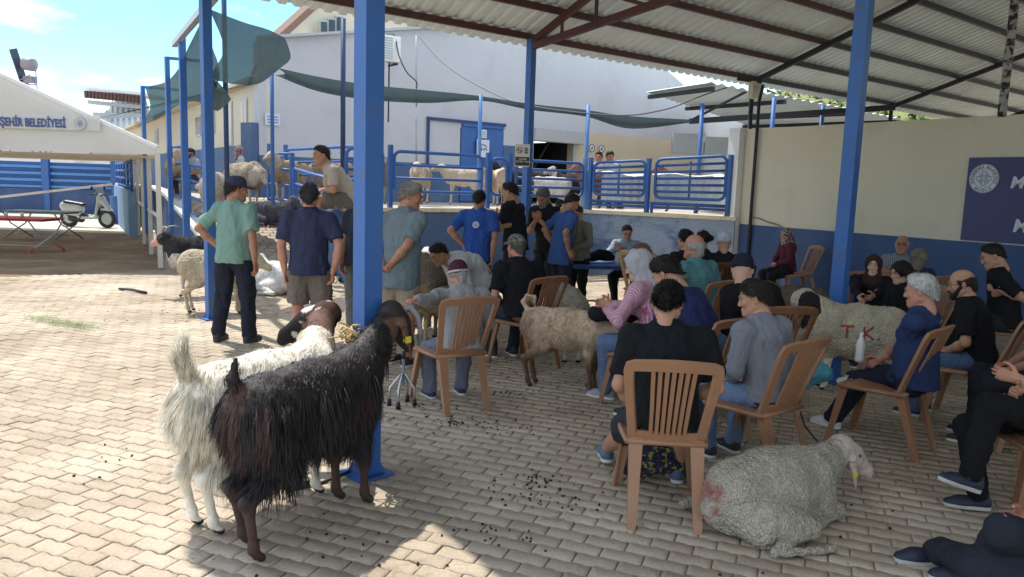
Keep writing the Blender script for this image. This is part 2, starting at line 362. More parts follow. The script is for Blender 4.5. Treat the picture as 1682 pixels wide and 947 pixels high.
def shoe_geo(res=.009):
    if 'shoe' in _hairc: return _hairc['shoe']
    s = Sdf(); s.cone((0, -.055, .045), (0, .075, .038), .043, .042, side=(1, 0, 0), flat=.85, k=.02).cone((0, .08, .036), (0, .14, .030), .042, .033, side=(1, 0, 0), flat=.75, k=.03)
    s.cone((0, -.045, .06), (0, -.04, .095), .042, .040, side=(1, 0, 0), flat=1, k=.02, cuts=(((0, 0, .10), (0, .1, 1)),))
    s.cone((0, -.055, .012), (0, .05, .012), .042, .040, side=(1, 0, 0), flat=.9, k=.01).cone((0, .05, .012), (0, .135, .012), .044, .035, k=.01); s.cut((0, 0, 0), (0, 0, -1))
    V, Q = s.mesh(res); mi = (V[Q].mean(1)[:, 2] < .024).astype(int); _hairc['shoe'] = (V, Q, mi); return _hairc['shoe']
NP = 0
def person(label, xy, face=0, top=None, seat=None, lean=4, hunch=8, twist=0, side=0, hy=0, hp=0, hands=None, feet=None, knees=None, shirt=((.1, .1, .1), 'short'), legs=((.05, .05, .07), 'long'), head='m', hair='short', hc=(.02, .016, .013), skin='mid',
           shoe=(.03, .03, .035), sole=None, cap=None, beard=None, belly=.0, res=.014, z0=0., group=None, curl=(.35, .35), glasses=False, width=1., collar=None, hides=(), shirtmat=None, elbow=None, stool=None, hem=None, bare=False, name='person'):
    """face: 0 looks away from the camera (+Y), +90 turns to -X. hands/feet: local (x, y, z) or ('w', x, y, z)"""
    global NP; NP += 1
    x0, y0 = xy[:2]; yaw = R_(face); s = 1.
    for _ in range(3):
        hipz = (seat/s+.10) if seat is not None else .94
        P0 = A(0, -.02 if seat is not None else 0, hipz); L, Hn, S = R_(lean), R_(lean+hunch), R_(side)
        d1 = nrm(A(math.sin(S), math.sin(L), math.cos(L))); d2 = nrm(A(math.sin(S)*1.1, math.sin(Hn), math.cos(Hn)))
        waist = P0+d1*.16; chest = waist+nrm(d1+d2)*.18; base = chest+d2*.15
        nd = nrm(d2*.55+A(0, math.sin(R_(lean*.4+hp*.45)), math.cos(R_(lean*.4+hp*.45))))
        neck = base+nd*.045; hd = neck+nd*.115; Rh = rotm(R_(hy), R_(hp), 0); hc_ = hd+Rh@A(0, .018, .0)
        topz = hc_[2]+abs((Rh@A(0, 0, 1))[2])*.128+.004
        if top: s = (top-z0)/topz
    e = empty(name, (x0, y0, z0), yaw, label, 'person', group, s)
    def loc(p):
        if p[0] == 'w':
            q = A(*p[1:])-A(x0, y0, z0); c, sn = math.cos(-yaw), math.sin(-yaw); return A(c*q[0]-sn*q[1], sn*q[0]+c*q[1], q[2])/s
        return A(*p)
    tw = R_(twist); sv = A(math.cos(tw), math.sin(tw), 0); fv = A(-math.sin(tw), math.cos(tw), 0)
    W = width; sh = {q: base+sv*q*.175*W-d2*.055-fv*.005 for q in (-1, 1)}
    hp_ = {q: P0+A(q*.095, 0, -.02) for q in (-1, 1)}
    if feet is None: feet = ((-.11, .02, .07), (.11, .02, .07)) if seat is None else ((-.13, .40, .07), (.13, .40, .07))
    feet = [loc(f) for f in feet]
    if seat is not None and not any(hasattr(f, 'raised') for f in feet): pass
    kn, an = {}, {}
    for i, q in enumerate((-1, 1)):
        pole = A(q*.12, 1, .35) if seat is None else A(q*.25, .55, 1)
        if knees is not None and knees[i] is not None: pole = A(*knees[i])
        kn[q], an[q] = ik(hp_[q], feet[i], .43, .42, pole)
    hands = list(hands or (None, None)); el, wr, hd_dir, hd_n = {}, {}, {}, {}
    for i, q in enumerate((-1, 1)):
        h = hands[i]; pole = A(q*.5, -.8, -.3); pn = A(-q, 0, 0); dv = None
        if h is None: h = 'hang' if seat is None else 'lap'
        if h == 'hang': t = sh[q]+A(q*.075, .03+.3*math.sin(L), -.55); dv = A(0, .1, -1)
        elif h == 'lap': t = kn[q]*.55+hp_[q]*.45+A(-q*.02, 0, .10); pole = A(q*.7, -.6, -.2); pn = A(0, 0, -1); dv = A(-q*.35, 1, -.15)
        elif h == 'clasp': t = A(q*.05, kn[q][1]*.8, kn[q][2]+.12); pole = A(q*.8, -.3, -.2); pn = A(-q*.6, 0, -.6); dv = A(-q*.7, .8, -.4)
        elif h == 'hip': t = P0+A(q*.175, -.03, .06); pole = A(q*1, -.55, .1); pn = A(-q, 0, 0); dv = A(-q*.1, -.4, -.8)
        elif h == 'back': t = P0+A(q*.05, -.16, .02); pole = A(q*.9, -.5, 0); pn = A(0, .3, 1); dv = A(-q*.8, 0, -.5)
        elif h == 'crossed': t = chest+fv*.19+A(-q*.10, 0, -.06); pole = A(q*.8, .2, -.8); pn = A(0, -1, 0); dv = A(-q, 0, .1)
        elif h == 'phone': t = chest+fv*.24+A(q*.03, 0, -.02); pole = A(q*.6, -.4, -.9); pn = A(-q*.5, -.6, .3); dv = A(-q*.5, .5, .5)
        elif h == 'chin': t = hd+Rh@A(q*.03, .12, -.17); pole = A(q*.4, .3, -1); pn = A(0, -1, .2); dv = A(-q*.1, -.1, 1)
        elif h == 'fold': t = P0+A(q*.07, .26, .10); pole = A(q*.8, -.4, -.2); pn = A(-q*.3, 0, -1); dv = A(-q*.9, .4, -.1)
        else:
            t = loc(h[:4] if h[0] == 'w' else h[:3]); rest = h[4:] if h[0] == 'w' else h[3:]
            if rest: dv = A(*rest[0])
            if len(rest) > 1: pn = A(*rest[1])
            if len(rest) > 2: pole = A(*rest[2])
        if elbow and elbow[i] is not None: pole = A(*elbow[i])
        el[q], wr[q] = ik(sh[q], t, .285, .255, pole); fd = nrm(wr[q]-el[q]); hd_dir[q] = nrm(fd*.5+nrm(dv)) if dv is not None else fd; hd_n[q] = pn
    # ---- body: one surface
    tone = SKIN[skin]; b = Sdf()
    b.cone(P0+A(0, 0, -.02), waist, .125, .115, side=(1, 0, 0), flat=.75).cone(waist, chest, .115, .125, side=sv, flat=.72, k=.05).cone(chest, base-d2*.05, .125, .09, side=sv, flat=.72, k=.05)
    b.cone(sh[-1], sh[1], .05, .05, k=.05).cone(base-d2*.03, neck+nd*.05, .062 if head == 'm' else .05, .053 if head == 'm' else .045, k=.04)
    for q in (-1, 1):
        b.cone(sh[q], el[q], .052*W, .038, k=.03).cone(el[q]*.96+sh[q]*.04, el[q]*.6+wr[q]*.4, .037, .041, k=.02).cone(el[q]*.62+wr[q]*.38, wr[q], .041, .026, k=.02)
        lk = .80 if legs[1] == 'long' else .97; b.cone(hp_[q], kn[q], .085*lk, .056*lk, k=.04)
        c_ = kn[q]*.68+an[q]*.32+nrm(hp_[q]*.5+an[q]*.5-kn[q])*.012
        b.cone(kn[q], c_, .054*lk, .060*lk, k=.02).cone(c_, an[q]*.97+kn[q]*.03, .060*lk, .037, k=.03)
    V, Q = b.mesh(res); C = np.ones((len(V), 3))*.98
    Vs, Qs, Cs = [V], [Q], [C*(1+.08*fbm(V, 9, NP, 2))[:, None]]; off = len(V)
    hV, hQ, hC = head_geo(head, .0062 if res < .012 else .0075); Vs.append(hV@Rh.T+hc_); Qs.append(hQ+off); Cs.append(hC); off += len(hV)
    for i, q in enumerate((-1, 1)):
        if ('hand', q) in hides: continue
        gV, gQ = hand_geo(curl[i], .0048 if res < .012 else .0062); gV = gV.copy()
        if q > 0: gV[:, 0] *= -1; gQ = gQ[:, ::-1]
        Fm = frame(hd_dir[q], -hd_n[q]); X = Fm[:, 0]
        Vs.append(gV@Fm.T+wr[q]); Qs.append(gQ+off); Cs.append(np.ones((len(gV), 3))*A(1.0, .92, .92)); off += len(gV)
    Cc = np.concatenate(Cs)*A(*tone)
    link('body', np_mesh('body', np.concatenate(Vs), np.concatenate(Qs), mats=[M_SKIN], col=Cc), e)
    def disp(V, Q, amp, fr, seed):
        N = normals(V, Q); n = fbm(V*A(1, 1, .55), fr, seed, 2); n2 = fbm(V*A(1, 1, .7), fr*2.3, seed+3, 2); return V+N*(amp*1.35*(.8-2*np.abs(n))+amp*.55*(.8-2*np.abs(n2)))[:, None]
    # ---- shirt
    if not bare:
        smat = shirtmat or cloth(shirt[0]); g = Sdf(); bl = belly; hz = hem if hem is not None else (-.10 if seat is None else -.06)
        g.cone(P0+A(0, 0, hz-.05), waist+fv*bl*.4, .196+bl*.3, .152+bl*.5, side=(1, 0, 0), flat=.90, k=.05, cuts=((P0+d1*hz, -d1),)).cone(waist+fv*bl*.4, chest, .142+bl*.5, .148*W, side=sv, flat=.76, k=.06)
        g.cone(chest, base-d2*.06, .148*W, .115*W, side=sv, flat=.74, k=.06).cone(sh[-1]+sv*.01, sh[1]-sv*.01, .064, .064, k=.05).cone(base-d2*.05, base+nd*.006, .095, .064, k=.05)
        for q in (-1, 1):
            if shirt[1] == 'short': m = sh[q]+(el[q]-sh[q])*.78; g.cone(sh[q], m+(m-sh[q])*.1, .068*W, .068, k=.05, cuts=((m, el[q]-sh[q]),))
            elif shirt[1] == 'long': g.cone(sh[q], el[q], .068*W, .056, k=.05).cone(el[q], wr[q]+(wr[q]-el[q])*.02, .056, .038, k=.03, cuts=((wr[q]-(wr[q]-el[q])*.0, wr[q]-el[q]),))
        g.ell(base+nd*.055, (.056, .056, .05), .01, 's')
        V, Q = g.mesh(res*.93); V = disp(V, Q, .0065, 8, NP); so = link('shirt', np_mesh('shirt', V, Q, mats=[smat]), e)
        if collar:
            k = MB(); k.tube([base+nd*.022+(sv*math.cos(a)*.068+fv*math.sin(a)*.066)+A(0, 0, .012-.018*math.sin(a)) for a in np.linspace(0, 2*math.pi, 15)], .013, 6); k.build('collar', cloth(collar), e, True)
    # ---- trousers
    g = Sdf(); lm = cloth(legs[0]); w = legs[2] if len(legs) > 2 else 1.
    g.cone(P0+A(-.055, 0, -.01), P0+A(.055, 0, -.01), .122*w, .122*w, k=.04).cone(P0, P0+d1*.10, .13, .128, side=(1, 0, 0), flat=.78, k=.04, cuts=((P0+d1*.09, d1),))
    for q in (-1, 1):
        if legs[1] == 'long': g.cone(hp_[q], kn[q], .102*w, .074*w, k=.04).cone(kn[q], an[q]+(kn[q]-an[q])*.03, .072*w, .062*w, k=.03, cuts=((an[q]-(kn[q]-an[q])*.05, an[q]-kn[q]),))
        else: m = kn[q]+(hp_[q]-kn[q])*(.12 if legs[1] == 'short' else 0); g.cone(hp_[q], m+(m-hp_[q])*.15, .104*w, .088*w, k=.04, cuts=((m, kn[q]-hp_[q]),))
    if not bare:
        if seat is None: g.cut(P0+d1*(hz+.03), d1)
        else: g.cut(P0+A(0, -.02, -.045), A(0, -.8, .6))
    V, Q = g.mesh(res*.95); V = disp(V, Q, .007, 9, NP+9); link('shorts' if legs[1] != 'long' else 'trousers', np_mesh('trousers', V, Q, mats=[lm]), e)
    # ---- shoes
    if shoe is not None:
        sV, sQ, mi = shoe_geo(); me = np_mesh('shoe', sV*.98, sQ, mats=[mat('shoe', shoe, .6, .2, 20, .3, 120), sole and mat('sole', sole, .7, .1) or M_SOLE], midx=mi)
        for i, q in enumerate((-1, 1)):
            if ('shoe', q) in hides: continue
            o = link('shoe', me, e); sd = kn[q]-an[q]; d = A(sd[0], sd[1], 0)
            ft = feet[i]; a = q*.12; pit = 0
            if ft[2] > .16: pit = .30 if seat is not None else 0
            o.location = tuple(an[q]+A(0, .02, -.075)); o.rotation_euler = (pit, 0, -a)
    # ---- hair and headwear
    hres = .0085 if res < .012 else .0105
    def headpart(name, V, Q, m): return link(name, np_mesh(name, V@Rh.T+hc_, Q, mats=[m]), e)
    if hair:
        V, Q = hair_geo(hair, hres); nm = {'scarf': 'headscarf'}.get(hair, 'hair')
        if hair != 'scarf':
            N = normals(V, Q); hl = {'crop': .010, 'short': .024, 'grey_short': .024, 'wavy': .028, 'fringe': .014, 'long': .05, 'bob': .045, 'curly': .045, 'bun': .018}[hair]; curly = hair == 'curly'
            def cmb(P, Nn): return np.c_[P[:, 0]*3, -.25+0*P[:, 1]+P[:, 1]*2.0, -.55+0*P[:, 2]]*(1 if not curly else .3)
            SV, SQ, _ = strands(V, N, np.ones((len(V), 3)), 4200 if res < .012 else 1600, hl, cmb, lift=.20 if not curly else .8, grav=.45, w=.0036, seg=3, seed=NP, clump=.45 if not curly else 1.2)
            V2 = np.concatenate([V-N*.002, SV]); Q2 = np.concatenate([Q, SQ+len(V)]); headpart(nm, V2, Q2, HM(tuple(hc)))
        else: headpart(nm, V, Q, cloth(hc))
    if beard: V, Q = hair_geo('beard', hres); headpart('beard', V, Q, HM(tuple(beard)))
    if cap:
        V, Q = hair_geo(cap[0], hres); c = headpart({'beanie': 'knit_cap', 'cap': 'cap', 'flatcap': 'flat_cap'}[cap[0]], V*1.03, Q, cap[2] if len(cap) > 2 else cloth(cap[1]))
        if cap[0] == 'cap':
            k = Sdf(); k.ell((0, .11, .036), (.07, .085, .012), .01); k.cut((0, .07, 0), (0, -1, 0)); V, Q = k.mesh(.007); V[:, 2] -= (V[:, 0]**2)*3; headpart('brim', V, Q, cloth(cap[1]))
    if glasses:
        k = MB()
        for q in (-1, 1):
            k.tube([Rh@A(q*.032+.022*math.cos(a), .106, .010+.016*math.sin(a))+hc_ for a in np.linspace(0, 2*math.pi, 13)], .0018, 5); k.tube([Rh@A(q*.054, .104, .014)+hc_, Rh@A(q*.082, .0, .010)+hc_], .0018, 5)
        k.tube([Rh@A(-.01, .108, .014)+hc_, Rh@A(.01, .108, .014)+hc_], .0018, 5); k.build('glasses', M_EYE, e)
    e_info = dict(o=e, wr=wr, s=s, head=hc_, Rh=Rh, base=base, chest=chest, P0=P0, fv=fv, sv=sv, d2=d2, kn=kn); return e_info
# ================================================================== animals
M_FUR = mat('fur', (1, 1, 1), .85, .22, 22, .5, 90, attr=True, spec=.2, bdist=.008)
def hair_fur():
    m = mat('hair_fur', (1, 1, 1), .8, .22, 22, attr=True, spec=.25); nt = m.node_tree; b = nt.nodes['Principled BSDF']; t = nt.nodes.new('ShaderNodeBsdfTranslucent'); x = nt.nodes.new('ShaderNodeMixShader'); x.inputs[0].default_value = .42
    nt.links.new(b.inputs['Base Color'].links[0].from_socket, t.inputs['Color']); nt.links.new(b.outputs[0], x.inputs[1]); nt.links.new(t.outputs[0], x.inputs[2]); nt.links.new(x.outputs[0], nt.nodes['Material Output'].inputs['Surface']); return m
M_FURH = hair_fur()
M_FURB = mat('fur_glossy', (1, 1, 1), .62, .25, 22, .4, 120, attr=True, spec=.5, bdist=.006)
def wool_mat():
    m, nt, b, v = base_mat('wool'); a = nt.nodes.new('ShaderNodeAttribute'); a.attribute_name = 'col'
    vo = nt.nodes.new('ShaderNodeTexVoronoi'); vo.inputs['Scale'].default_value = 75; nt.links.new(_map(nt, v, (1, 1, .8)), vo.inputs['Vector'])
    n = _noise(nt, v, 9, 5); c = _mix(nt, 1., a.outputs['Color'], _ramp(nt, n, .3, .7, (.8, .78, .74), (1.08, 1.06, 1.04)), 'MULTIPLY')
    c = _mix(nt, 1., c, _ramp(nt, vo.outputs['Distance'], .15, .75, (1.06, 1.06, 1.06), (.72, .70, .66)), 'MULTIPLY')
    nt.links.new(c, b.inputs['Base Color']); b.inputs['Roughness'].default_value = .95; b.inputs['Specular IOR Level'].default_value = .1
    bm = nt.nodes.new('ShaderNodeBump'); bm.inputs['Strength'].default_value = .9; bm.inputs['Distance'].default_value = .012; bm.invert = True
    nt.links.new(vo.outputs['Distance'], bm.inputs['Height']); nt.links.new(bm.outputs[0], b.inputs['Normal']); return m
M_WOOL = wool_mat(); M_HORN = mat('horn', (.30, .27, .23), .6, .3, 30, .8, 60, stretch=(1, 1, 3)); M_TAG = mat('ear_tag', (.75, .68, .06), .5, .1); M_HOOF = mat('hoof', (.03, .025, .02), .6, .2)
def strands(V, N, C, n, L, comb, lift=.35, grav=.5, w=.004, seg=4, seed=0, lfn=None, clump=.5, mask=None, lock=0.):
    """n tapered ribbons of hair rooted on the skin; comb(P, N) gives their direction"""
    rg = np.random.RandomState(seed); idx = np.arange(len(V)) if mask is None else np.nonzero(mask)[0]
    i = idx[rg.randint(0, len(idx), n)]; P = V[i]+rg.randn(n, 3)*.006; Nn = N[i]; c = C[i]*(1+.28*rg.randn(n, 1)*.6)
    ln = L*(.55+.6*rg.rand(n)); ln = ln*(lfn(P) if lfn is not None else 1)
    d = comb(P, Nn); jit = np.stack([fbm(P, 14, 5*k+seed, 2) for k in range(3)], 1)*clump+rg.randn(n, 3)*.13
    d = d+Nn*lift+jit; d /= np.linalg.norm(d, axis=1)[:, None]
    side = np.cross(d, Nn+rg.randn(n, 3)*.5); side /= np.maximum(np.linalg.norm(side, axis=1), 1e-6)[:, None]
    pts, p, dd = [], P-Nn*.004, d
    for k in range(seg+1):
        ww = w*(1-(k/seg)**1.6)*(.7+.6*rg.rand(n, 1)) if k < seg else np.zeros((n, 1)); pts += [p-side*ww*.5, p+side*ww*.5]
        dd = dd+A(0, 0, -grav/seg)+rg.randn(n, 3)*.06; dd /= np.linalg.norm(dd, axis=1)[:, None]; p = p+dd*(ln/seg)[:, None]
    if lock:
        ng = max(n//16, 8); gi = rg.randint(0, n, ng); GP = P[gi]; near = np.concatenate([((P[a:a+2000, None, :]-GP[None])**2).sum(-1).argmin(1) for a in range(0, n, 2000)]); gs = gi[near]; ctr = [(pts[2*k]+pts[2*k+1])/2 for k in range(seg+1)]
        for k in range(1, seg+1):
            sh = (ctr[k][gs]-ctr[k])*(lock*(k/seg)**1.2); pts[2*k] = pts[2*k]+sh; pts[2*k+1] = pts[2*k+1]+sh
    M = np.stack(pts, 1); nv = M.shape[1]; VV = M.reshape(-1, 3); o = (np.arange(n)*nv)[:, None]; Q = []
    for k in range(seg): Q.append(np.concatenate([o+2*k, o+2*k+1, o+2*k+3, o+2*k+2], 1))
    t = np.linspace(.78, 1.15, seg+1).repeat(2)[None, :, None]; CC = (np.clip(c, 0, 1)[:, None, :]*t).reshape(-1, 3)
    return VV, np.concatenate(Q), np.clip(CC, .002, 1)
def quad(label, cat, xy, face, top=None, kind='goat', base=(.6, .58, .54), colfn=None, neck=None, muzzle=None, legs='stand', res=.012, z0=0., group=None, name=None, hairs=None, horns=False, eartag=False, tail='up', ears='droop', fat=1., legcol=None, headcol=None, wool=None, steps=(0, 0, 0, 0), glossy=False, s=1., headw=1., nfat=1., earl=1.):
    wool = (kind == 'sheep') if wool is None else wool
    e = empty(name or kind, (xy[0], xy[1], z0), R_(face), label, cat, group, s); g = Sdf(); F = fat
    lie = legs == 'lie'; dz = -.40 if lie else 0.
    rb = .175*F; zc = .60+dz
    # trunk: rump, barrel, deep chest
    g.cone((0, -.30, zc+.03), (0, 0, zc-.005), rb*.92, rb*1.12, side=(1, 0, 0), flat=1.12, k=.06).cone((0, 0, zc-.005), (0, .28, zc), rb*1.12, rb*.94, side=(1, 0, 0), flat=1.15, k=.06)
    g.cone((0, -.36, zc+.07), (0, .30, zc+.10), .10*F, .09*F, k=.08)
    neck = A(*(neck or (0, .50, .92+dz))); muzzle = A(*(muzzle or (0, .72, .84+dz)))
    nr = (.085*F if kind == 'goat' else .105*F)*nfat
    nb = A(0, .30, zc+.06); mid = nb*.5+neck*.5+A(0, 0, -.02)
    g.cone(nb, mid, nr*1.5, nr*1.12, side=(1, 0, 0), flat=1.2, k=.08).cone(mid, neck, nr*1.12, nr*.85, side=(1, 0, 0), flat=1.15, k=.05)
    hdir = nrm(muzzle-neck); Hf = frame(hdir, (0, 0, 1)); hx, hz = Hf[:, 0], Hf[:, 2]; HL = .235*headw; hs = headw
    def hp(x, y, z): return neck+hx*x*hs+hdir*y*hs+hz*z*hs
    h = Sdf()
    for q in (g,):
        q.cone(hp(0, -.02, .0), hp(0, .07, -.005), .068*hs, .062*hs, k=.03).cone(hp(0, .06, .008), hp(0, .20, -.018), .055*hs, .035*hs, side=hx, flat=1.1, k=.03).cone(hp(0, .05, -.03), hp(0, .17, -.045), .045*hs, .022*hs, k=.02)
        q.cone(hp(0, .195, -.016), hp(0, .225, -.03), .036*hs, .026*hs, k=.02)
        for sx in (-1, 1): q.ell(hp(sx*.048, .065, .018), (.017, .017, .015), .015).ell(hp(sx*.016, .240, -.015), (.007, .012, .006), .006, 's')
    earw = (.027 if kind == 'goat' else .024)*earl**.5
    for sx in (-1, 1):
        b0 = hp(sx*.055, .0, .02)
        if ears == 'droop': t1 = b0+hx*sx*.045-hz*.045+hdir*.02; t2 = b0+hx*sx*.06+A(0, 0, -.17)*hs*earl+hdir*.03
        elif ears == 'side': t1 = b0+hx*sx*.07*hs-hz*.015; t2 = b0+hx*sx*.14*hs-hz*.055+hdir*.01
        else: t1 = b0+hx*sx*.04+hz*.03-hdir*.02; t2 = b0+hx*sx*.08+hz*.08-hdir*.04
        ev = nrm(t2-b0); g.cone(b0, t1, .013, earw*hs, side=np.cross(ev, hx*sx+A(0, 0, .01)), flat=.38, k=.012).cone(t1, t2, earw*hs, .011, side=np.cross(ev, hx*sx+A(0, 0, .01)), flat=.38, k=.008)
        if sx == (1 if eartag != 'left' else -1) and eartag:
            k = MB(); c = t1*.45+t2*.55; k.box(c+hx*sx*.012, (.007, .038, .036), ax=(nrm(hx*sx+hdir*.2), nrm(np.cross(nrm(hx*sx+hdir*.2), A(0, 0, 1))), A(0, 0, 1)), bev=.002); k.build('ear_tag', M_TAG, e)
            k = MB(); k.box(c-hx*sx*.012, (.006, .03, .03), ax=(nrm(hx*sx+hdir*.2), nrm(np.cross(nrm(hx*sx+hdir*.2), A(0, 0, 1))), A(0, 0, 1))); k.build('ear_tag', M_TAG, e)
    # legs
    hoofs = []
    if not lie:
        for i, (sx, fr) in enumerate(((-1, 1), (1, 1), (-1, 0), (1, 0))):
            st = steps[i]
            if fr:
                a, b_, c_, d_ = A(sx*.085*F, .27, zc-.02), A(sx*.085, .25+st*.3, .40), A(sx*.080, .27+st*.8, .25), A(sx*.078, .275+st, .065)
                g.cone(a, b_, .085*F, .048, side=(0, 1, 0), flat=.7, k=.05).cone(b_, c_, .042, .030, k=.03).cone(c_, c_+(d_-c_)*.12, .035, .031, k=.012).cone(c_+(d_-c_)*.2, d_+A(0, 0, .02), .022, .020, k=.02).cone(d_+A(0, 0, .02), d_, .026, .027, k=.015); hoofs.append(d_)
            else:
                a, b_, c_, d_ = A(sx*.095*F, -.30, zc-.0), A(sx*.105*F, -.22+st*.3, .42), A(sx*.085, -.40+st*.8, .28), A(sx*.082, -.36+st, .065)
                g.cone(a, b_, .125*F, .080, side=(0, 1, 0), flat=.72, k=.06).cone(b_, c_, .062, .030, k=.03).cone(c_+A(0, -.012, .01), c_+(d_-c_)*.10, .034, .029, k=.012).cone(c_+(d_-c_)*.2, d_+A(0, 0, .02), .023, .020, k=.02).cone(d_+A(0, 0, .02), d_, .026, .027, k=.015); hoofs.append(d_)
            for w2 in (-1, 1): g.cone(d_+A(w2*.012, .004, -.01), d_+A(w2*.014, .030, -.042), .017, .020, k=.006)
            g.cut((0, 0, .002), (0, 0, -1))
    else:
        for sx in (-1, 1):
            a = A(sx*.14*F, -.24, .12); b_ = A(sx*.25*F, -.02, .10); c_ = A(sx*.29*F, -.38, .045); d_ = A(sx*.36*F, -.02, .03)
            g.cone(a, b_, .12*F, .070, k=.05).cone(b_, c_, .05, .030, k=.012).cone(c_, d_, .026, .021, k=.006).cone(d_, d_+A(0, .05, -.005), .027, .022, k=.006)
            a = A(sx*.12*F, .28, .14); b_ = A(sx*.19, .44, .07); c_ = A(sx*.22, .22, .030); g.cone(a, b_, .075*F, .045, k=.05).cone(b_, c_, .034, .024, k=.008).cone(c_, c_+A(sx*.01, -.045, 0), .028, .022, k=.006)
        g.cut((0, 0, 0), (0, 0, -1))
    # tail
    tb = A(0, -.36*1.0-rb*.25, zc+.14)
    tp = {'up': [tb, tb+A(0, -.05, .07), tb+A(0, -.03, .15)], 'curl': [tb, tb+A(0, -.07, .09), tb+A(0, -.03, .16), tb+A(0, .05, .15), tb+A(0, .06, .10)], 'down': [tb, tb+A(0, -.05, -.06), tb+A(0, -.04, -.20)], 'fat': [tb+A(0, .0, -.05), tb+A(0, -.06, -.16), tb+A(0, -.05, -.24)]}[tail]
    tr = {'up': (.03, .026, .014), 'curl': (.026, .024, .020, .016, .012), 'down': (.028, .026, .014), 'fat': (.09, .085, .04)}[tail]
    for i in range(len(tp)-1): g.cone(tp[i], tp[i+1], tr[i], tr[i+1], k=.03 if i == 0 else .01)
    V, Q = g.mesh(res); N = normals(V, Q)
    P = V; x, y, z = P.T; C = np.ones((len(P), 3))*A(*base)
    isleg = (z < .34) if not lie else (z < -1); _t = np.clip((P-neck)@hdir, 0, .24*hs); onhead = np.linalg.norm(P-(neck+_t[:, None]*hdir), axis=1) < .095*hs
    onhead |= (np.abs((P-neck)@hx) > .062*hs) & (np.linalg.norm(P-hp(0, .03, -.06), axis=1) < .24*hs) & (P[:, 1] > neck[1]-.14)
    body = ~isleg & ~onhead
    if wool: amp = np.where(body, .0075, .001); V = V+N*(amp*(1.2-2.2*np.abs(vnoise(P, 34, 2))-.9*np.abs(vnoise(P, 63, 9))+1.2*fbm(P, 7, 5, 2)))[:, None]
    else: V = V+N*(np.where(body, .006, .0015)*fbm(P*A(1, 1, .5), 18, 4, 2))[:, None]
    C *= (1+.10*fbm(P, 6, 11, 3))[:, None]
    if legcol is not None: w = np.clip((.40-z)/.12, 0, 1)[:, None] if not lie else 0; C = C*(1-w)+w*A(*legcol)
    if headcol is not None: w = onhead[:, None]*1.; C = C*(1-w)+w*A(*headcol)*(1+.12*fbm(P, 12, 3, 2))[:, None]
    if colfn is not None: C = colfn(P, C, dict(hp=hp, neck=neck, hdir=hdir, hx=hx, hz=hz, onhead=onhead, isleg=isleg, N=N))
    u, v_, w_ = (P-neck)@hx/hs, (P-neck)@hdir/hs, (P-neck)@hz/hs
    k = np.clip(1.3-((np.abs(u)-.058)/.016)**2-((v_-.067)/.013)**2-((w_-.02)/.010)**2, 0, 1)[:, None]; C = C*(1-k)+k*.012
    k = np.clip(1.2-((np.abs(u)-.014)/.009)**2-((v_-.238)/.014)**2-((w_+.018)/.008)**2, 0, 1)[:, None]*.8; C = C*(1-k)+k*.03
    C = np.clip(C, .004, 1)
    hv = (z < .035) if not lie else np.zeros(len(P), bool); C[hv] = A(.03, .025, .02)
    if wool:
        fm = (body[Q].mean(1) > .5).astype(int); mats = [M_FUR, M_WOOL]; me = np_mesh('body', V, Q, mats=mats, col=C, midx=fm)
    else: me = np_mesh('body', V, Q, mats=[M_FURB if glossy else M_FUR], col=C)
    bo = link('body', me, e)
    if horns:
        for sx in (-1, 1):
            k = MB(); hn = hp(sx*.028, .0, .055); pts = [hn, hn+hz*.07*horns-hdir*.03+hx*sx*.015, hn+hz*.11*horns-hdir*.10*horns+hx*sx*.04, hn+hz*.09*horns-hdir*.19*horns+hx*sx*.09, hn+hz*.02*horns-hdir*.25*horns+hx*sx*.15]
            k.tube(pts, [.020, .018, .015, .011, .004], 8); k.build('horn', M_HORN, e, True)
    if hairs:
        for hdict in hairs:
            hd = dict(hdict); mk = hd.pop('mask', None); cf = hd.pop('color', None); nm = hd.pop('name', 'long_hair')
            Cm = C if cf is None else cf(P, C)
            VV, QQ, CC = strands(V, N, Cm, mask=(mk(P, N, dict(body=body, isleg=isleg, onhead=onhead)) if mk else body), **hd)
            if z0 == 0: VV[:, 2] = np.maximum(VV[:, 2], .012)
            o = link(nm, np_mesh(nm, VV, QQ, mats=[M_FURB if glossy else M_FURH], col=CC), e); o['kind'] = 'stuff'
    return dict(o=e, hp=hp, tb=tb, neck=neck)
# ================================================================== materials of the place
BLUE = mat('blue_paint', (.035, .13, .40), .5, .16, 3, .25, 30, dirt=(.09, .11, .17), dscale=6, dlo=.55, dhi=.70)
BLUE_L = mat('light_blue_paint', (.10, .27, .60), .5, .12, 4, .15, 40, dirt=(.30, .36, .42), dlo=.6, dhi=.75)
DADO = mat('slate_blue_wall_paint', (.085, .145, .27), .8, .14, 2.5, .3, 25, dirt=(.20, .25, .33), dscale=1.3, dlo=.55, dhi=.8)
NAVYW = mat('navy_wall_paint', (.045, .085, .20), .75, .14, 2, .25, 25, dirt=(.08, .13, .26), dscale=1.2, dlo=.5, dhi=.75)
CREAM = mat('cream_plaster', (.66, .60, .47), .9, .07, 1.2, .25, 30, dirt=(.52, .46, .36), dscale=.9, dlo=.55, dhi=.85)
WHITEW = mat('white_plaster', (.56, .56, .59), .9, .07, .8, .25, 20, dirt=(.46, .44, .45), dscale=.5, dlo=.5, dhi=.8)
TANW = mat('tan_plaster', (.62, .52, .38), .9, .08, 1.2, .2, 30)
CAPM = mat('ledge_stone', (.70, .62, .46), .85, .14, 5, .4, 40, dirt=(.45, .36, .25), dscale=4, dlo=.55, dhi=.7)
WHITEP = mat('white_paint', (.78, .78, .76), .5, .08, 3, .1, 40)
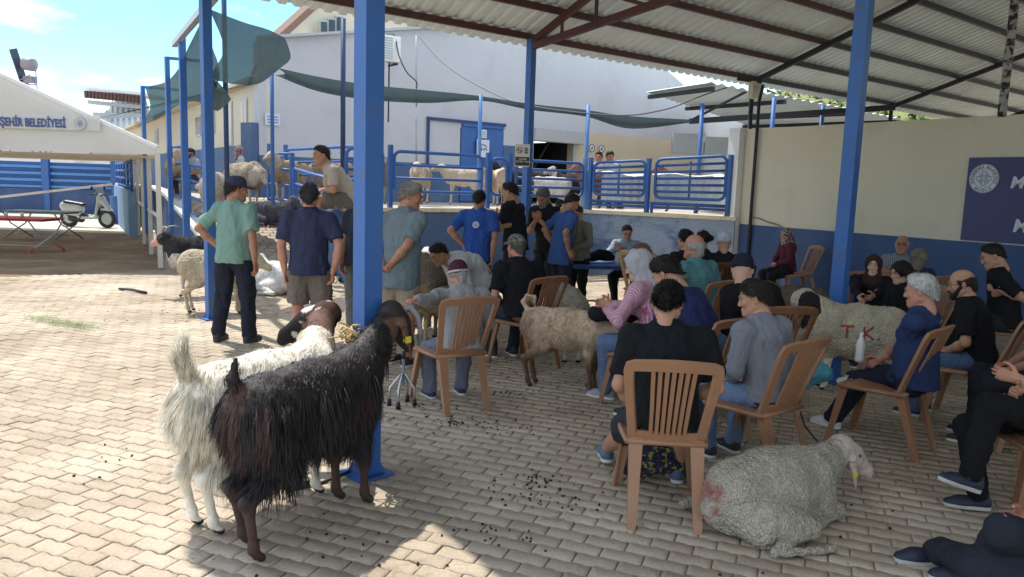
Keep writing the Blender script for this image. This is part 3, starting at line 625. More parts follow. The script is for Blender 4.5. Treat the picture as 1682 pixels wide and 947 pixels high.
RUST = mat('oxide_red_paint', (.085, .030, .030), .6, .2, 5, .2, 40, dirt=(.05, .02, .018), dlo=.5, dhi=.7)
DARKS = mat('dark_steel', (.022, .022, .028), .6, .25, 6, .25, 40)
SHEET = mat('roof_sheet', (.74, .84, .85), .55, .10, 1.5, .12, 14, dirt=(.56, .62, .60), dscale=.9, dlo=.55, dhi=.85, spec=.3)
CONC = mat('concrete', (.46, .42, .36), .92, .16, 3, .5, 40, dirt=(.30, .25, .19), dscale=1.8)
GREYM = mat('grey_metal', (.42, .44, .46), .45, .1, 5, .1, 30, metal=.3)
BLACK = mat('black_plastic', (.015, .015, .017), .5, .1)
GLASS = mat('window_glass', (.05, .06, .07), .12, .1)
def net_mat():
    m, nt, b, v = base_mat('shade_net'); w = nt.nodes.new('ShaderNodeTexNoise'); w.inputs['Scale'].default_value = 5; nt.links.new(v, w.inputs['Vector'])
    c = _mix(nt, w.outputs['Fac'], (.060, .088, .094), (.085, .122, .130)); nt.links.new(c, b.inputs['Base Color']); b.inputs['Roughness'].default_value = .9; b.inputs['Specular IOR Level'].default_value = .1
    tr = nt.nodes.new('ShaderNodeBsdfTranslucent'); nt.links.new(_mix(nt, .5, c, (.03, .07, .08)), tr.inputs['Color']); tp = nt.nodes.new('ShaderNodeBsdfTransparent'); a = nt.nodes.new('ShaderNodeMixShader'); a.inputs[0].default_value = .3
    nt.links.new(b.outputs[0], a.inputs[1]); nt.links.new(tr.outputs[0], a.inputs[2]); a2 = nt.nodes.new('ShaderNodeMixShader'); a2.inputs[0].default_value = .06
    nt.links.new(a.outputs[0], a2.inputs[1]); nt.links.new(tp.outputs[0], a2.inputs[2]); nt.links.new(a2.outputs[0], nt.nodes['Material Output'].inputs['Surface']); return m
NET = net_mat()
def struct(o, kind='structure'): o['kind'] = kind; return o
# ================================================================== ground
GROUND = mat('dry_earth', (.40, .32, .23), .95, .2, .8, .6, 12, dirt=(.28, .22, .15), dscale=.4)
m = MB(); m.grid(lambda u, v: ((u-.5)*1600, -100+v*1500, -.03), 8, 8); struct(m.build('ground', GROUND))
SAND = mat('joint_sand', (.29, .23, .165), .95, .3, 12, .5, 90)
m = MB(); m.prism([(-22, -6), (14, -6), (14, 16), (-6, 16), (-6.1, 13.36), (-8.03, 11.94), (-22, 4)], -.028, -.0085); PAVE = struct(m.build('pavement', SAND))
DIRT = mat('dirt', (.19, .125, .075), .95, .3, 3, .8, 25, dirt=(.33, .26, .18), dscale=1.1, dlo=.45, dhi=.75)
m = MB(); m.prism([(-22, 4), (-8.03, 11.94), (-6.1, 13.36), (-6.6, 14.4), (-11.2, 23), (-30, 23)], -.028, -.010); struct(m.build('dirt_yard', DIRT))
LIGHTC = mat('pale_concrete', (.58, .54, .46), .9, .12, 1, .4, 14, dirt=(.42, .37, .28), dscale=.6)
m = MB(); m.prism([(-40, 21.5), (-10.5, 21.5), (-9, 30), (-40, 34)], -.026, -.004); struct(m.build('concrete_yard', LIGHTC))
def paver_mat():
    m, nt, b, v = base_mat('paver'); ge = nt.nodes.new('ShaderNodeNewGeometry'); pos = ge.outputs['Position']; oi = nt.nodes.new('ShaderNodeObjectInfo')
    s = nt.nodes.new('ShaderNodeMath'); s.operation = 'ADD'; nt.links.new(oi.outputs['Random'], s.inputs[0]); nt.links.new(ge.outputs['Random Per Island'], s.inputs[1])
    f = nt.nodes.new('ShaderNodeMath'); f.operation = 'FRACT'; nt.links.new(s.outputs[0], f.inputs[0])
    c = _mix(nt, f.outputs[0], (.49, .415, .335), (.585, .51, .415)); n = _noise(nt, pos, 60, 6, .7); c = _mix(nt, 1., c, _ramp(nt, n, .25, .75, (.74, .73, .70), (1.16, 1.16, 1.15)), 'MULTIPLY')
    n2 = _noise(nt, pos, .75, 6, .62, .3); c = _mix(nt, 1., c, _ramp(nt, n2, .36, .66, (.70, .66, .60), (1.12, 1.11, 1.08)), 'MULTIPLY')
    n3 = _noise(nt, pos, 3.1, 7, .7, .6); c = _mix(nt, _ramp(nt, n3, .60, .72), c, (.25, .185, .12)); n4 = _noise(nt, _map(nt, pos, (1, 1, 1), loc=(9, 3, 0)), .5, 3, .5); c = _mix(nt, _ramp(nt, n4, .60, .80, cb=(.4, .4, .4)), c, (.52, .34, .25))
    n5 = _noise(nt, _map(nt, pos, (1, 1, 1), loc=(4, 7, 0)), 22, 3, .6); c = _mix(nt, _ramp(nt, n5, .69, .74), c, (.10, .07, .045))
    nt.links.new(c, b.inputs['Base Color']); b.inputs['Roughness'].default_value = .86; b.inputs['Specular IOR Level'].default_value = .3
    bm = nt.nodes.new('ShaderNodeBump'); bm.inputs['Strength'].default_value = .6; bm.inputs['Distance'].default_value = .004; nt.links.new(n, bm.inputs['Height']); nt.links.new(bm.outputs[0], b.inputs['Normal']); return m
PAVER = paver_mat()
PL, PW = .200, .102; pa_ = R_(-21); PX, PY = A(math.cos(pa_), math.sin(pa_)), A(-math.sin(pa_), math.cos(pa_))
def paver_shape(seed):
    rg = np.random.RandomState(seed); xs = np.array([0, .12, .38, .5, .62, .88, 1.])*PL; wv = np.array([0, 1, -1, 0, 1, -1, 0])*.0058
    g = .0032; bot = [(min(max(x, g), PL-g), w+g) for x, w in zip(xs, wv)]; top = [(min(max(x, g), PL-g), PW+w-g) for x, w in zip(xs, wv)][::-1]
    o = np.array(bot+top)+rg.randn(14, 2)*.0009; c = A(PL/2, PW/2); i = c+(o-c)*A(.970, .950); n = len(o)
    t = rg.randn(2)*.010; zi = (i-c)@t; zo = (o-c)@t-.003
    V = np.concatenate([np.c_[i-c, zi], np.c_[o-c, zo], np.c_[o-c, np.full(n, -.016)]])
    T = [(0, 1, 13), (1, 2, 13), (2, 12, 13), (2, 3, 12), (3, 11, 12), (3, 4, 11), (4, 10, 11), (4, 5, 10), (5, 9, 10), (5, 6, 9), (6, 8, 9), (6, 7, 8)]
    T = [(0, 1, 13), (1, 12, 13), (1, 2, 12), (2, 11, 12), (2, 3, 11), (3, 10, 11), (3, 4, 10), (4, 9, 10), (4, 5, 9), (5, 8, 9), (5, 6, 8), (6, 7, 8)]
    Q = [(k*n+n+j, k*n+n+(j+1) % n, k*n+(j+1) % n, k*n+j) for k in (0, 1) for j in range(n)]
    return V, np.array(Q), np.array(T)
shapes = [paver_shape(k) for k in range(8)]
meshes = [np_mesh('paver', *sh[:1], Q=sh[1], T=sh[2], mats=[PAVER], smooth=False) for sh in shapes]
cells = []
for j in range(-150, 160):
    for i in range(-105, 105):
        p = PX*(i+.5*(j % 2))*PL+PY*j*PW
        if not (1.6 < p[1] < 14.6): continue
        if abs(p[0]) > .70*p[1]+.5: continue
        if p[0] > 4.13+.633*(14.1-p[1])-.05 or p[1] > 15.0: continue
        if p[1] > 11.94+(p[0]+8.03)*.735 and p[0] < -6.0: continue
        if p[0] > -2.7 and (p[1]-12.45) > .735*(p[0]+2.7): continue
        if p[0] <= -2.7 and p[1] > 12.9: continue
        cells.append((p[1]*1.0+abs(p[0])*.1, p[0], p[1]))
cells.sort(); rg = np.random.RandomState(3)
for k, (_, x, y) in enumerate(cells[:300]):
    o = link('paver', meshes[rg.randint(8)], PAVE); o.location = (x, y, rg.randn()*.0012); o.rotation_euler = (0, 0, pa_+math.pi*rg.randint(0, 1)+rg.randn()*.005)
VV, QQ, TT = [], [], []; off = 0
for _, x, y in cells[300:]:
    V, Q, T = shapes[rg.randint(8)]; a = pa_+rg.randn()*.006; c, s = math.cos(a), math.sin(a); V2 = V@A([c, s, 0], [-s, c, 0], [0, 0, 1])+A(x, y, rg.randn()*.0014)
    VV.append(V2); QQ.append(Q+off); TT.append(T+off); off += len(V)
o = link('paver', np_mesh('pavers', np.concatenate(VV), np.concatenate(QQ), np.concatenate(TT), mats=[PAVER], smooth=False), PAVE); o['kind'] = 'stuff'
# droppings, straw and litter
def scatter(name, label, spots, n, r, m, cat='droppings', flat=.7):
    rg = np.random.RandomState(len(label)); VV, QQ = [], []; off = 0; base = A([-1, -1, -1], [1, -1, -1], [1, 1, -1], [-1, 1, -1], [-1, -1, 1], [1, -1, 1], [1, 1, 1], [-1, 1, 1])
    F = np.array([(3, 2, 1, 0), (4, 5, 6, 7), (0, 1, 5, 4), (1, 2, 6, 5), (2, 3, 7, 6), (3, 0, 4, 7)])
    for cx, cy, sx, sy, w in spots:
        for _ in range(int(n*w)):
            p = A(cx+rg.randn()*sx, cy+rg.randn()*sy, r*.6+.001); a = rg.rand()*6; c, s = math.cos(a), math.sin(a); q = base*A(r*1.5, r, r*flat)*.6*(.7+.6*rg.rand()); q[4:, :2] *= .6; q[:4, :2] *= .8
            VV.append(q@A([c, s, 0], [-s, c, 0], [0, 0, 1])+p); QQ.append(F+off); off += 8
    o = link(name, np_mesh(name, np.concatenate(VV), np.concatenate(QQ), mats=[m])); tag(o, label, cat); o['kind'] = 'stuff'
DUNG = mat('dung', (.03, .018, .010), .8, .3)
sp = [(*G(745, 692)[:2], .16, .07, 1), (*G(790, 700)[:2], .18, .08, .8), (*G(845, 648)[:2], .14, .07, 1), (*G(700, 665)[:2], .12, .05, .8), (*G(870, 790)[:2], .12, .10, 1.1), (*G(900, 820)[:2], .16, .08, .9), (*G(640, 700)[:2], .5, .2, .3),
      (*G(560, 900)[:2], .25, .12, .4), (*G(840, 600)[:2], .3, .15, .5), (*G(1000, 880)[:2], .5, .3, .25), (*G(300, 520)[:2], .9, .35, 1.2), (*G(250, 760)[:2], .3, .2, .4), (*G(820, 880)[:2], .15, .05, .5), (*G(1450, 850)[:2], .5, .3, .2), (*G(930, 630)[:2], .15, .05, .5), (-1, 9, 1.5, .8, 1.2)]
scatter('droppings', 'small dark droppings scattered over the pavers', sp, 34, .0085, DUNG)
STRAW = mat('litter', (.60, .56, .50), .8, .3)
scatter('litter_bits', 'pale specks of litter and cigarette ends on the pavers', [(1.6, 3.6, 1.0, .6, 1), (-2, 5, 2, 1.2, .8), (2.6, 4.8, .6, .5, 1), (.5, 8, 2, 1, .6)], 26, .007, STRAW, 'litter', .35)
GRASS = mat('cut_grass', (.12, .20, .05), .9, .3)
gp = G(75, 525); g2 = G(115, 538)
rgk = np.random.RandomState(5); m = MB()
for k in range(900):
    t = rgk.rand(); p = G(50+t*100, 522+t*20)[:2]+rgk.randn(2)*A(.10, .07); a = rgk.rand()*3.14; l = .05+.05*rgk.rand(); d = A(math.cos(a), math.sin(a))*l; z = .006+.02*rgk.rand()
    m.add([(p[0], p[1], z), (p[0]+d[1]*.05, p[1]-d[0]*.05, z), (p[0]+d[0], p[1]+d[1], z+.012)], [(0, 1, 2)])
o = m.build('cut_grass', GRASS); tag(o, 'thin scatter of trampled green grass on the sunlit pavers', 'grass'); o['kind'] = 'stuff'
m = MB(); a, b = G(196, 476), G(240, 483); m.tube([a+A(0, 0, .02), (a+b)/2+A(0, .02, .03), b+A(0, 0, .02)], [.018, .02, .022], 7); tag(m.build('stick', DARKS, None, True), 'dark stick lying on the sunlit pavers at the left', 'stick')
# ================================================================== platform, ramp and their walls
U = A(.786, .618); VD = A(.535, -.845); PLZ = 1.25
def P3(p, z): return A(p[0], p[1], z)
F0 = A(-2.73, 12.5); F1 = A(1.34, 15.55); F2 = A(4.0, 14.02)
RT = A(-4.98, 16.05)
bc = A(-5.63, 17.1)    # corner of the white building
plat = empty('platform', (0, 0, 0), 0, 'raised concrete platform with a slate blue front wall and cream ledge', 'platform')
m = MB(); m.prism([tuple(F0+A(.05, .12)), tuple(F1+A(0, .13)), tuple(F2+A(.05, .12)), (6.5, 14.0), (14, 30), (-22, 42), (-13, 27.0), (-10.5, 23.5), (-6.6, 15.6), tuple(RT)], .0, PLZ-.07); m.build('deck', CONC, plat)
def wall(name, a, b, z0, z1, th, mt, parent=None, inn=None):
    a, b = A(*a)[:2], A(*b)[:2]; d = nrm(b-a); n = A(-d[1], d[0])*th; mb = MB(); mb.prism([tuple(a), tuple(b), tuple(b+n), tuple(a+n)], z0, z1); return mb.build(name, mt, parent)
def peel_mat():
    m, nt, b, v = base_mat('peeling_blue_plaster'); n = _noise(nt, _map(nt, v, (1, 1, 1.6)), 1.1, 7, .7, .4); gx = nt.nodes.new('ShaderNodeSeparateXYZ'); nt.links.new(v, gx.inputs[0])
    r = nt.nodes.new('ShaderNodeMapRange'); r.inputs['From Min'].default_value = .9; r.inputs['From Max'].default_value = 1.9; nt.links.new(gx.outputs['X'], r.inputs['Value'])
    s = nt.nodes.new('ShaderNodeMath'); s.operation = 'MULTIPLY'; nt.links.new(r.outputs[0], s.inputs[0]); nt.links.new(_ramp(nt, n, .36, .5), s.inputs[1])
    n2 = _noise(nt, _map(nt, v, (1, 1, 5)), 9, 6, .75); c2 = _mix(nt, n2, (.14, .21, .34), (.46, .53, .62)); c1 = _mix(nt, _noise(nt, v, 2.5, 4), (.075, .13, .25), (.10, .165, .30))
    nt.links.new(_mix(nt, s.outputs[0], c1, c2), b.inputs['Base Color']); b.inputs['Roughness'].default_value = .85
    bm = nt.nodes.new('ShaderNodeBump'); bm.inputs['Strength'].default_value = .8; bm.inputs['Distance'].default_value = .02; nt.links.new(n2, bm.inputs['Height']); nt.links.new(bm.outputs[0], b.inputs['Normal']); return m
PEEL = peel_mat()
wall('front_wall', F0, F1, -.02, PLZ-.075, .12, PEEL, plat); wall('front_wall', F1, F2, -.02, PLZ-.075, .12, PEEL, plat)
wall('ledge', F0+A(-.03, -.04), F1+A(0, -.05), PLZ-.07, PLZ+.0, .24, CAPM, plat); wall('ledge', F1+A(0, -.05), F2+A(.0, -.05), PLZ-.07, PLZ+.0, .24, CAPM, plat)
wall('side_wall', RT, F0, -.02, PLZ-.075, .12, DADO, plat); wall('ledge', RT, F0+A(-.03, -.04), PLZ-.07, PLZ-.002, .2, CAPM, plat)
# ramp
ramp = empty('ramp', (0, 0, 0), 0, 'cobbled ramp climbing to the platform beside a white capped wall', 'ramp')
TL, TR_, BL, BR = A(-6.75, 15.3), A(-4.98, 16.05), A(-4.7, 12.5), A(-2.80, 12.45)
RAMPM = mat('ramp_cobble', (.38, .33, .27), .92, .25, 7, .8, 30, dirt=(.24, .20, .15), dscale=3)
m = MB(); m.add([P3(BL, 0), P3(BR, 0), P3(TR_, PLZ), P3(TL, PLZ), P3(BL, -.1), P3(BR, -.1), P3(TR_, -.1), P3(TL, -.1)], [(0, 1, 2, 3), (4, 5, 1, 0), (5, 6, 2, 1), (7, 4, 0, 3), (6, 7, 3, 2)]); m.build('ramp_surface', SAND, ramp)
rgk = np.random.RandomState(8); nr_ = 29
for j in range(nr_):
    for i in range(10):
        f = (j+.5)/nr_; gg = (i+.5+.5*(j % 2)-.25)/10; p = (BL*(1-gg)+BR*gg)*(1-f)+(TL*(1-gg)+TR_*gg)*f
        e1 = nrm(P3(BR-BL, 0)); e2 = nrm(P3(TL-BL, PLZ)); e3 = nrm(np.cross(e1, e2)); e2 = np.cross(e3, e1); q = P3(p, f*PLZ+.014); o = link('stone', meshes[rgk.randint(8)], ramp)
        o.matrix_world = Matrix([[e1[r]*.98, e2[r]*1.1, e3[r], q[r]] for r in range(3)]+[[0, 0, 0, 1]])
rl = nrm(BL-TL); m = MB(); w0 = A(-6.87, 15.2); w1 = A(-4.85, 12.85)
m.add([P3(w0, -.02), P3(w1, -.02), P3(w1, .16), P3(w0, PLZ), P3(w0+A(.16, .11), -.02), P3(w1+A(.16, .11), -.02), P3(w1+A(.16, .11), .16), P3(w0+A(.16, .11), PLZ)], [(0, 1, 2, 3), (5, 4, 7, 6), (3, 2, 6, 7), (1, 5, 6, 2), (4, 0, 3, 7)]); m.build('side_wall', DADO, ramp)
m = MB(); a, b = P3(w0+A(.07, .05), PLZ+.035), P3(w1+A(.07, .05), .19); m.bar(a, b, .24, .07); m.build('coping', WHITEP, ramp)
m = MB(); m.bar(P3(w0+A(.07, .05), PLZ+.035), P3(A(-10.95, 23.4), PLZ+.035), .24, .07); m.bar(P3(A(-10.95, 23.4), PLZ+.035), P3(A(-13.4, 26.2), PLZ+.035), .24, .07); m.build('coping', WHITEP, ramp)
wall('side_wall', A(-13.4, 26.2), A(-10.95, 23.4), -.02, PLZ, .16, mat('pale_blue_wall', (.18, .30, .45), .8, .15), ramp); wall('side_wall', A(-10.95, 23.4), w0, -.02, PLZ, .16, DADO, ramp)
# ================================================================== right-hand wall with the banner
W0 = A(4.13, 14.1); rwall = empty('boundary_wall', (0, 0, 0), 0, 'cream wall with a navy blue painted base behind the seated crowd', 'wall')
W1 = W0+VD*10.5
wall('plaster', W0, W1, 1.12, 2.82, .2, CREAM, rwall); wall('painted_base', W0+A(-.012, -.008), W1+A(-.012, -.008), -.02, 1.12, .2, NAVYW, rwall)
m = MB(); m.box((4.02, 14.22, 1.42), (.22, .26, 2.84), rz=.55); m.build('pillar', WHITEP, rwall)
m = MB(); k = W0+VD*.28; m.tube([P3(k+A(-.05, -.03), .1), P3(k+A(-.05, -.03), 3.3), P3(k+A(.1, .3), 3.6)], .03, 8); m.build('downpipe', BLACK, rwall, True)
m = MB(); nrs = A(-.845, -.535)
def on_wall(s, z, off=.02): return P3(W0+VD*s+nrs*off, z)
BANNER = mat('banner_cloth', (.055, .060, .165), .6, .08, 1.5, .15, 6); BWHITE = mat('banner_print', (.62, .66, .70), .6, .04)
ban = empty('banner', on_wall(3.96, 1.14), 0, 'dark blue municipal banner with a round emblem and white lettering', 'banner')
def inw(o): o.matrix_parent_inverse = ban.matrix_world.inverted(); return o
def wgrid(s0, s1, z0, z1, off, mt, name, parent, inv=None, nu=12):
    mb = MB(); mb.grid(lambda u, v: on_wall(s0+(s1-s0)*u, z0+(z1-z0)*v, off+.006*math.sin(u*17)*math.sin(v*3)), nu, 3); mb.grid(lambda u, v: on_wall(s0+(s1-s0)*(1-u), z0+(z1-z0)*v, off-.01), 1, 1); return mb.build(name, mt, parent, True)
mb = MB(); q = [on_wall(s_, z_, .012) for s_, z_ in ((.25, 1.26), (.45, 1.24), (.62, 1.19), (.78, 1.17), (.95, 1.13))]; mb.tube(q, [.008, .014, .012, .016, .006], 5); mb.build('plaster_scar', mat('scar', (.22, .19, .16), .9, .3), rwall)
bpy.context.view_layer.update()
ban.location = (0, 0, 0)
wgrid(3.96, 9.5, 1.14, 2.27, .035, BANNER, 'cloth', ban)
def text_mesh(name, body, size, origin, X, Z, mt, parent, depth=.002, bold=.0):
    cu = bpy.data.curves.new(name, 'FONT'); cu.body = body; cu.size = size; cu.extrude = depth; cu.offset = bold; cu.resolution_u = 3; o = bpy.data.objects.new(name, cu); COL.objects.link(o)
    bpy.context.view_layer.update(); me = bpy.data.meshes.new_from_object(o.evaluated_get(bpy.context.evaluated_depsgraph_get())); bpy.data.objects.remove(o)
    X, Z = nrm(X), nrm(Z); N = np.cross(X, Z); n = len(me.vertices); co = np.zeros(n*3, np.float32); me.vertices.foreach_get('co', co); co = co.reshape(-1, 3)
    me.vertices.foreach_set('co', (A(*origin)+co[:, :1]*X+co[:, 1:2]*Z+co[:, 2:]*N).astype(np.float32).ravel()); me.materials.clear(); me.materials.append(mt); me.update(); return link(name, me, parent)
VD3 = A(VD[0], VD[1], 0); ZU = A(0, 0, 1)
text_mesh('lettering', 'MUĞLA', .21, on_wall(4.53, 1.87, .05), VD3+A(0, 0, 0), ZU+VD3*.15, BWHITE, ban, bold=.006); text_mesh('lettering', 'M', .235, on_wall(4.62, 1.30, .05), VD3, ZU+VD3*.15, BWHITE, ban, bold=.006)
def emblem(parent, c, X, Z, R, mt, mt2, ring=None):
    X, Z = nrm(X), nrm(Z); N = np.cross(X, Z); mb = MB(); mb.lathe(c, [(R, 0), (R, .004)], 40, ax=(X, Z, N)); mb.build('emblem_disc', mt, parent)
    mb = MB(); pt = lambda a, r, h=.006: c+X*r*math.cos(a)+Z*r*math.sin(a)+N*h
    for rr in (.97, .66): mb.tube([pt(a, R*rr) for a in np.linspace(0, 2*math.pi, 33)], R*.014, 4)
    for k in range(4):
        a = k*math.pi/2; mb.tube([pt(a-.32, R*.16), pt(a-.38, R*.40), pt(a-.2, R*.52), pt(a, R*.44), pt(a+.2, R*.52), pt(a+.38, R*.40), pt(a+.32, R*.16)], R*.022, 4); mb.tube([pt(a+.785, R*.2), pt(a+.6, R*.36), pt(a+.785, R*.46), pt(a+.97, R*.36), pt(a+.785, R*.2)], R*.018, 4)
    mb.tube([pt(a, R*.12) for a in np.linspace(0, 2*math.pi, 13)], R*.02, 4); mb.build('emblem_mark', mt2, parent)
    if ring:
        for txt, a0, a1, fl in ring:
            for i, ch in enumerate(txt):
                a = a0+(a1-a0)*(i/(len(txt)-1)); up = (X*math.cos(a)+Z*math.sin(a))*(-1 if fl else 1); xd = np.cross(up, N)
                if ch != ' ': text_mesh('emblem_letter', ch, R*.24, pt(a, R*(.90 if fl else .72))-xd*R*.07, xd, up, mt2, parent, .001, .001)
INK = mat('emblem_ink', (.10, .12, .22), .6, .05)
emblem(ban, on_wall(4.19, 1.985, .045), VD3, ZU, .195, BWHITE, INK, [('BÜYÜKŞEHİR BELEDİYESİ', 3.5, -.4, 0), ('MUĞLA', 4.1, 5.3, 1)])
# ================================================================== the big canopy
TS = [-4.66, 0, 5.41, 10.8, 16.2]; E0 = A(.17, 11.6)
def Cn(t, s, z): return P3(E0+U*t+VD*s, z)
def zr(s): return 3.86+.306*(s if s < 7.5 else 15-s)
can = empty('canopy', Cn(0, 7.5, 0)*0, 0, 'big open shed with a corrugated roof on blue posts over the seated crowd', 'canopy')
for k in range(23):
    t0 = -5.26+k*1.0; mb = MB(); xs = []
    for i in range(5): xs += [(i*.2+.0, 0), (i*.2+.075, 0), (i*.2+.10, .032), (i*.2+.155, .032), (i*.2+.18, 0)]
    xs.append((1.0, 0)); dz = .004*(k % 2)
    for s0, s1 in ((-.42, 7.5), (7.5, 15.4)):
        a = [Cn(t0+x, s0, zr(s0)+.045+h+dz) for x, h in xs]; b = [Cn(t0+x, s1, zr(s1)+.045+h+dz) for x, h in xs]; n = len(xs)
        mb.add(a+b+[p+A(0, 0, .003) for p in a+b], [(i, i+1, n+i+1, n+i) for i in range(n-1)]+[(2*n+i+1, 2*n+i, 3*n+i, 3*n+i+1) for i in range(n-1)])
    mb.build('roof_sheet', SHEET, can)
for k in range(21):
    s = -.02+k*.75; z = zr(s)-.0
    for t0, t1, mt in ((-5.26, 5.41, RUST), (5.41, 18.2, DARKS)):
        mb = MB(); mb.bar(Cn(t0, s, z-.01), Cn(t1, s, z-.01), .06, .085, up=(0, 0, 1)); pu = mb.build('purlin', mt, can)
    mb = MB()
    for i in range(52): mb.bar(Cn(-4.6+i*.2*2, s-.05, z+.03), Cn(-4.6+i*.4, s-.02, z-.055), .012)
    if k < 6: mb.build('hook_bolts', DARKS, can)['kind'] = 'stuff'
for ti, t in enumerate(TS):
    mt = RUST if ti < 2 else DARKS
    for q in ((0, 7.5), (15, 7.5)):
        mb = MB(); sgn = 1 if q[0] == 0 else -1; mb.bar(Cn(t, q[0], zr(q[0])-.10), Cn(t, q[1], zr(q[1])-.10), .07, .09); tr = mb.build('truss', mt, can)
        if ti > 1: continue
        mb = MB(); mb.bar(Cn(t, q[0], zr(q[0])-.16), Cn(t, q[1], zr(0)+.12+.02*q[1]), .07, .09); mb.build('bottom_chord', mt, tr)
        for sx in (.75, 1.5, 2.6, 3.8, 5.0, 6.2):
            ss = q[0]+sgn*sx; mb = MB(); zb = zr(0)-.14+.28*(sx/7.5); mb.bar(Cn(t, ss, zb), Cn(t, ss, zr(ss)-.1), .045, .05); mb.build('strut', mt, tr)
            if sx > 2: mb = MB(); mb.bar(Cn(t, ss-sgn*1.1, zr(ss-sgn*1.1)-.12), Cn(t, ss, zb), .04, .045); mb.build('strut', mt, tr)
    mb = MB(); mb.bar(Cn(t, 7.5, zr(0)+.1), Cn(t, 7.5, zr(7.5)-.1), .06); mb.build('king_post', mt, can)
PW_ = .118; yw = math.atan2(U[1], U[0])
def cpost(p, z1, w=PW_, plate=True, parent=None, z0=0.):
    mb = MB(); mb.box((p[0], p[1], (z0+z1)/2), (w, w, z1-z0), rz=yw+.1, bev=.006)
    if plate: mb.box((p[0], p[1], z0+.008), (w*2, w*2, .012), rz=yw+.1)
    if plate:
        for q in ((1, 0), (-1, 0), (0, 1), (0, -1)): mb.add([(p[0]+q[0]*w*.5-q[1]*.004, p[1]+q[1]*w*.5-q[0]*.004, .014), (p[0]+q[0]*w*.95, p[1]+q[1]*w*.95, .014), (p[0]+q[0]*w*.5, p[1]+q[1]*w*.5, .12)], [(0, 1, 2)])
    return mb.build('post', BLUE, can if parent is None else parent)
for ti, t in enumerate(TS):
    for s in (0, 5.15 if ti == 0 else 5.55, 10, 15):
        if ti == 2 and s in (5.55,): continue
        if ti > 1 and s < 6: mb = MB(); b = Cn(t, s, 0); mb.tube([(b[0], b[1], .0), (b[0], b[1], zr(s))], .045, 8); mb.build('post', DARKS, can, True); continue
        if ti > 2: continue
        p = Cn(t, s, 0)[:2]
        if ti == 0 and s == 5.15: p = A(-.815, 4.30)
        if ti == 0 and s == 0: p = A(-3.56, 9.0)
        if ti == 1 and s == 5.55: p = A(2.96, 6.91)
        cpost(p, zr(s)-.05 if s <= 7.5 else zr(s)-.05, .105 if s == 0 else PW_)
# light box and wires under the eave
b = D(1240, 148, 14.2); mb = MB(); mb.box(b, (.26, .10, .30), rz=yw, bev=.01); fl = mb.build('floodlight', mat('lamp_glass', (.55, .50, .36), .4, .1)); tag(fl, 'square floodlight hung under the canopy edge', 'light')
mb = MB(); mb.bar(b+A(.1, 0, .17), b+A(-.35, -.1, .2), .06, .10); mb.build('bracket', DARKS, fl)
def cable(name, pts, r, label, mt=None):
    pts = [D(*p) for p in pts]; P = []
    for i in range(len(pts)-1):
        p0, p1, p2, p3 = pts[max(i-1, 0)], pts[i], pts[i+1], pts[min(i+2, len(pts)-1)]
        for j in range(8): t = j/8; P.append(.5*((2*p1)+(-p0+p2)*t+(2*p0-5*p1+4*p2-p3)*t*t+(-p0+3*p1-3*p2+p3)*t**3))
    mb = MB(); mb.tube(P+[pts[-1]], r, 5); tag(mb.build(name, mt or BLACK, None, True), label, 'cable')
cable('cable', [(684, 55, 18.6), (730, 105, 17.5), (800, 148, 16), (870, 173, 15), (1010, 189, 14.3), (1090, 180, 14.2), (1150, 158, 14.2), (1195, 143, 14.2)], .012, 'long sagging cable from the white building to the canopy corner', mat('cable_sheath', (.12, .13, .15), .6, .1))
cable('cable', [(635, 56, 17.9), (648, 58, 17.8), (655, 90, 17.7), (668, 118, 17.8), (684, 134, 18.3), (684, 145, 18.3)], .014, 'short black cable looping down beside the air conditioner')
mb = MB(); p = W0+VD*4.3; mb.tube([P3(p+A(-.0, 0), 2.8), P3(p+A(.0, 0), 4.7)], .055, 9); o = mb.build('standpipe', mat('peeling_pipe', (.42, .42, .40), .8, .1, 5, .6, 30, dirt=(.03, .03, .03), dscale=9, dlo=.48, dhi=.55), None, True); tag(o, 'pipe with peeling pale lagging rising from the wall top', 'pipe')
# ================================================================== white building behind
B0 = A(-1.28, 20.5); bl_ = empty('white_building', (0, 0, 0), 0, 'large white building with a slate blue base behind the platform', 'building')
def Bn(t, z, off=0): return P3(B0+U*t+A(U[1], -U[0])*off, z)
TC = -5.54
BUp = [(TC, 4.60), (-3.6, 5.02), (-.3, 5.62), (3.2, 7.4), (6.6, 5.9), (9.6, 4.6)]
def facade(z0, zs, mt, name, off=0, th=.3, parent=None):
    f = [Bn(t, z0, off) for t, _ in zs]+[Bn(t, z, off) for t, z in zs[::-1]]; bk = [p+P3(-A(U[1], -U[0])*th, 0) for p in f]; n = len(f); mb = MB()
    mb.add(f+bk, [tuple(range(n)), tuple(range(2*n-1, n-1, -1))]+[(i, n+i, n+(i+1) % n, (i+1) % n) for i in range(n)]); return mb.build(name, mt, parent or bl_)
DADOZ = 2.16
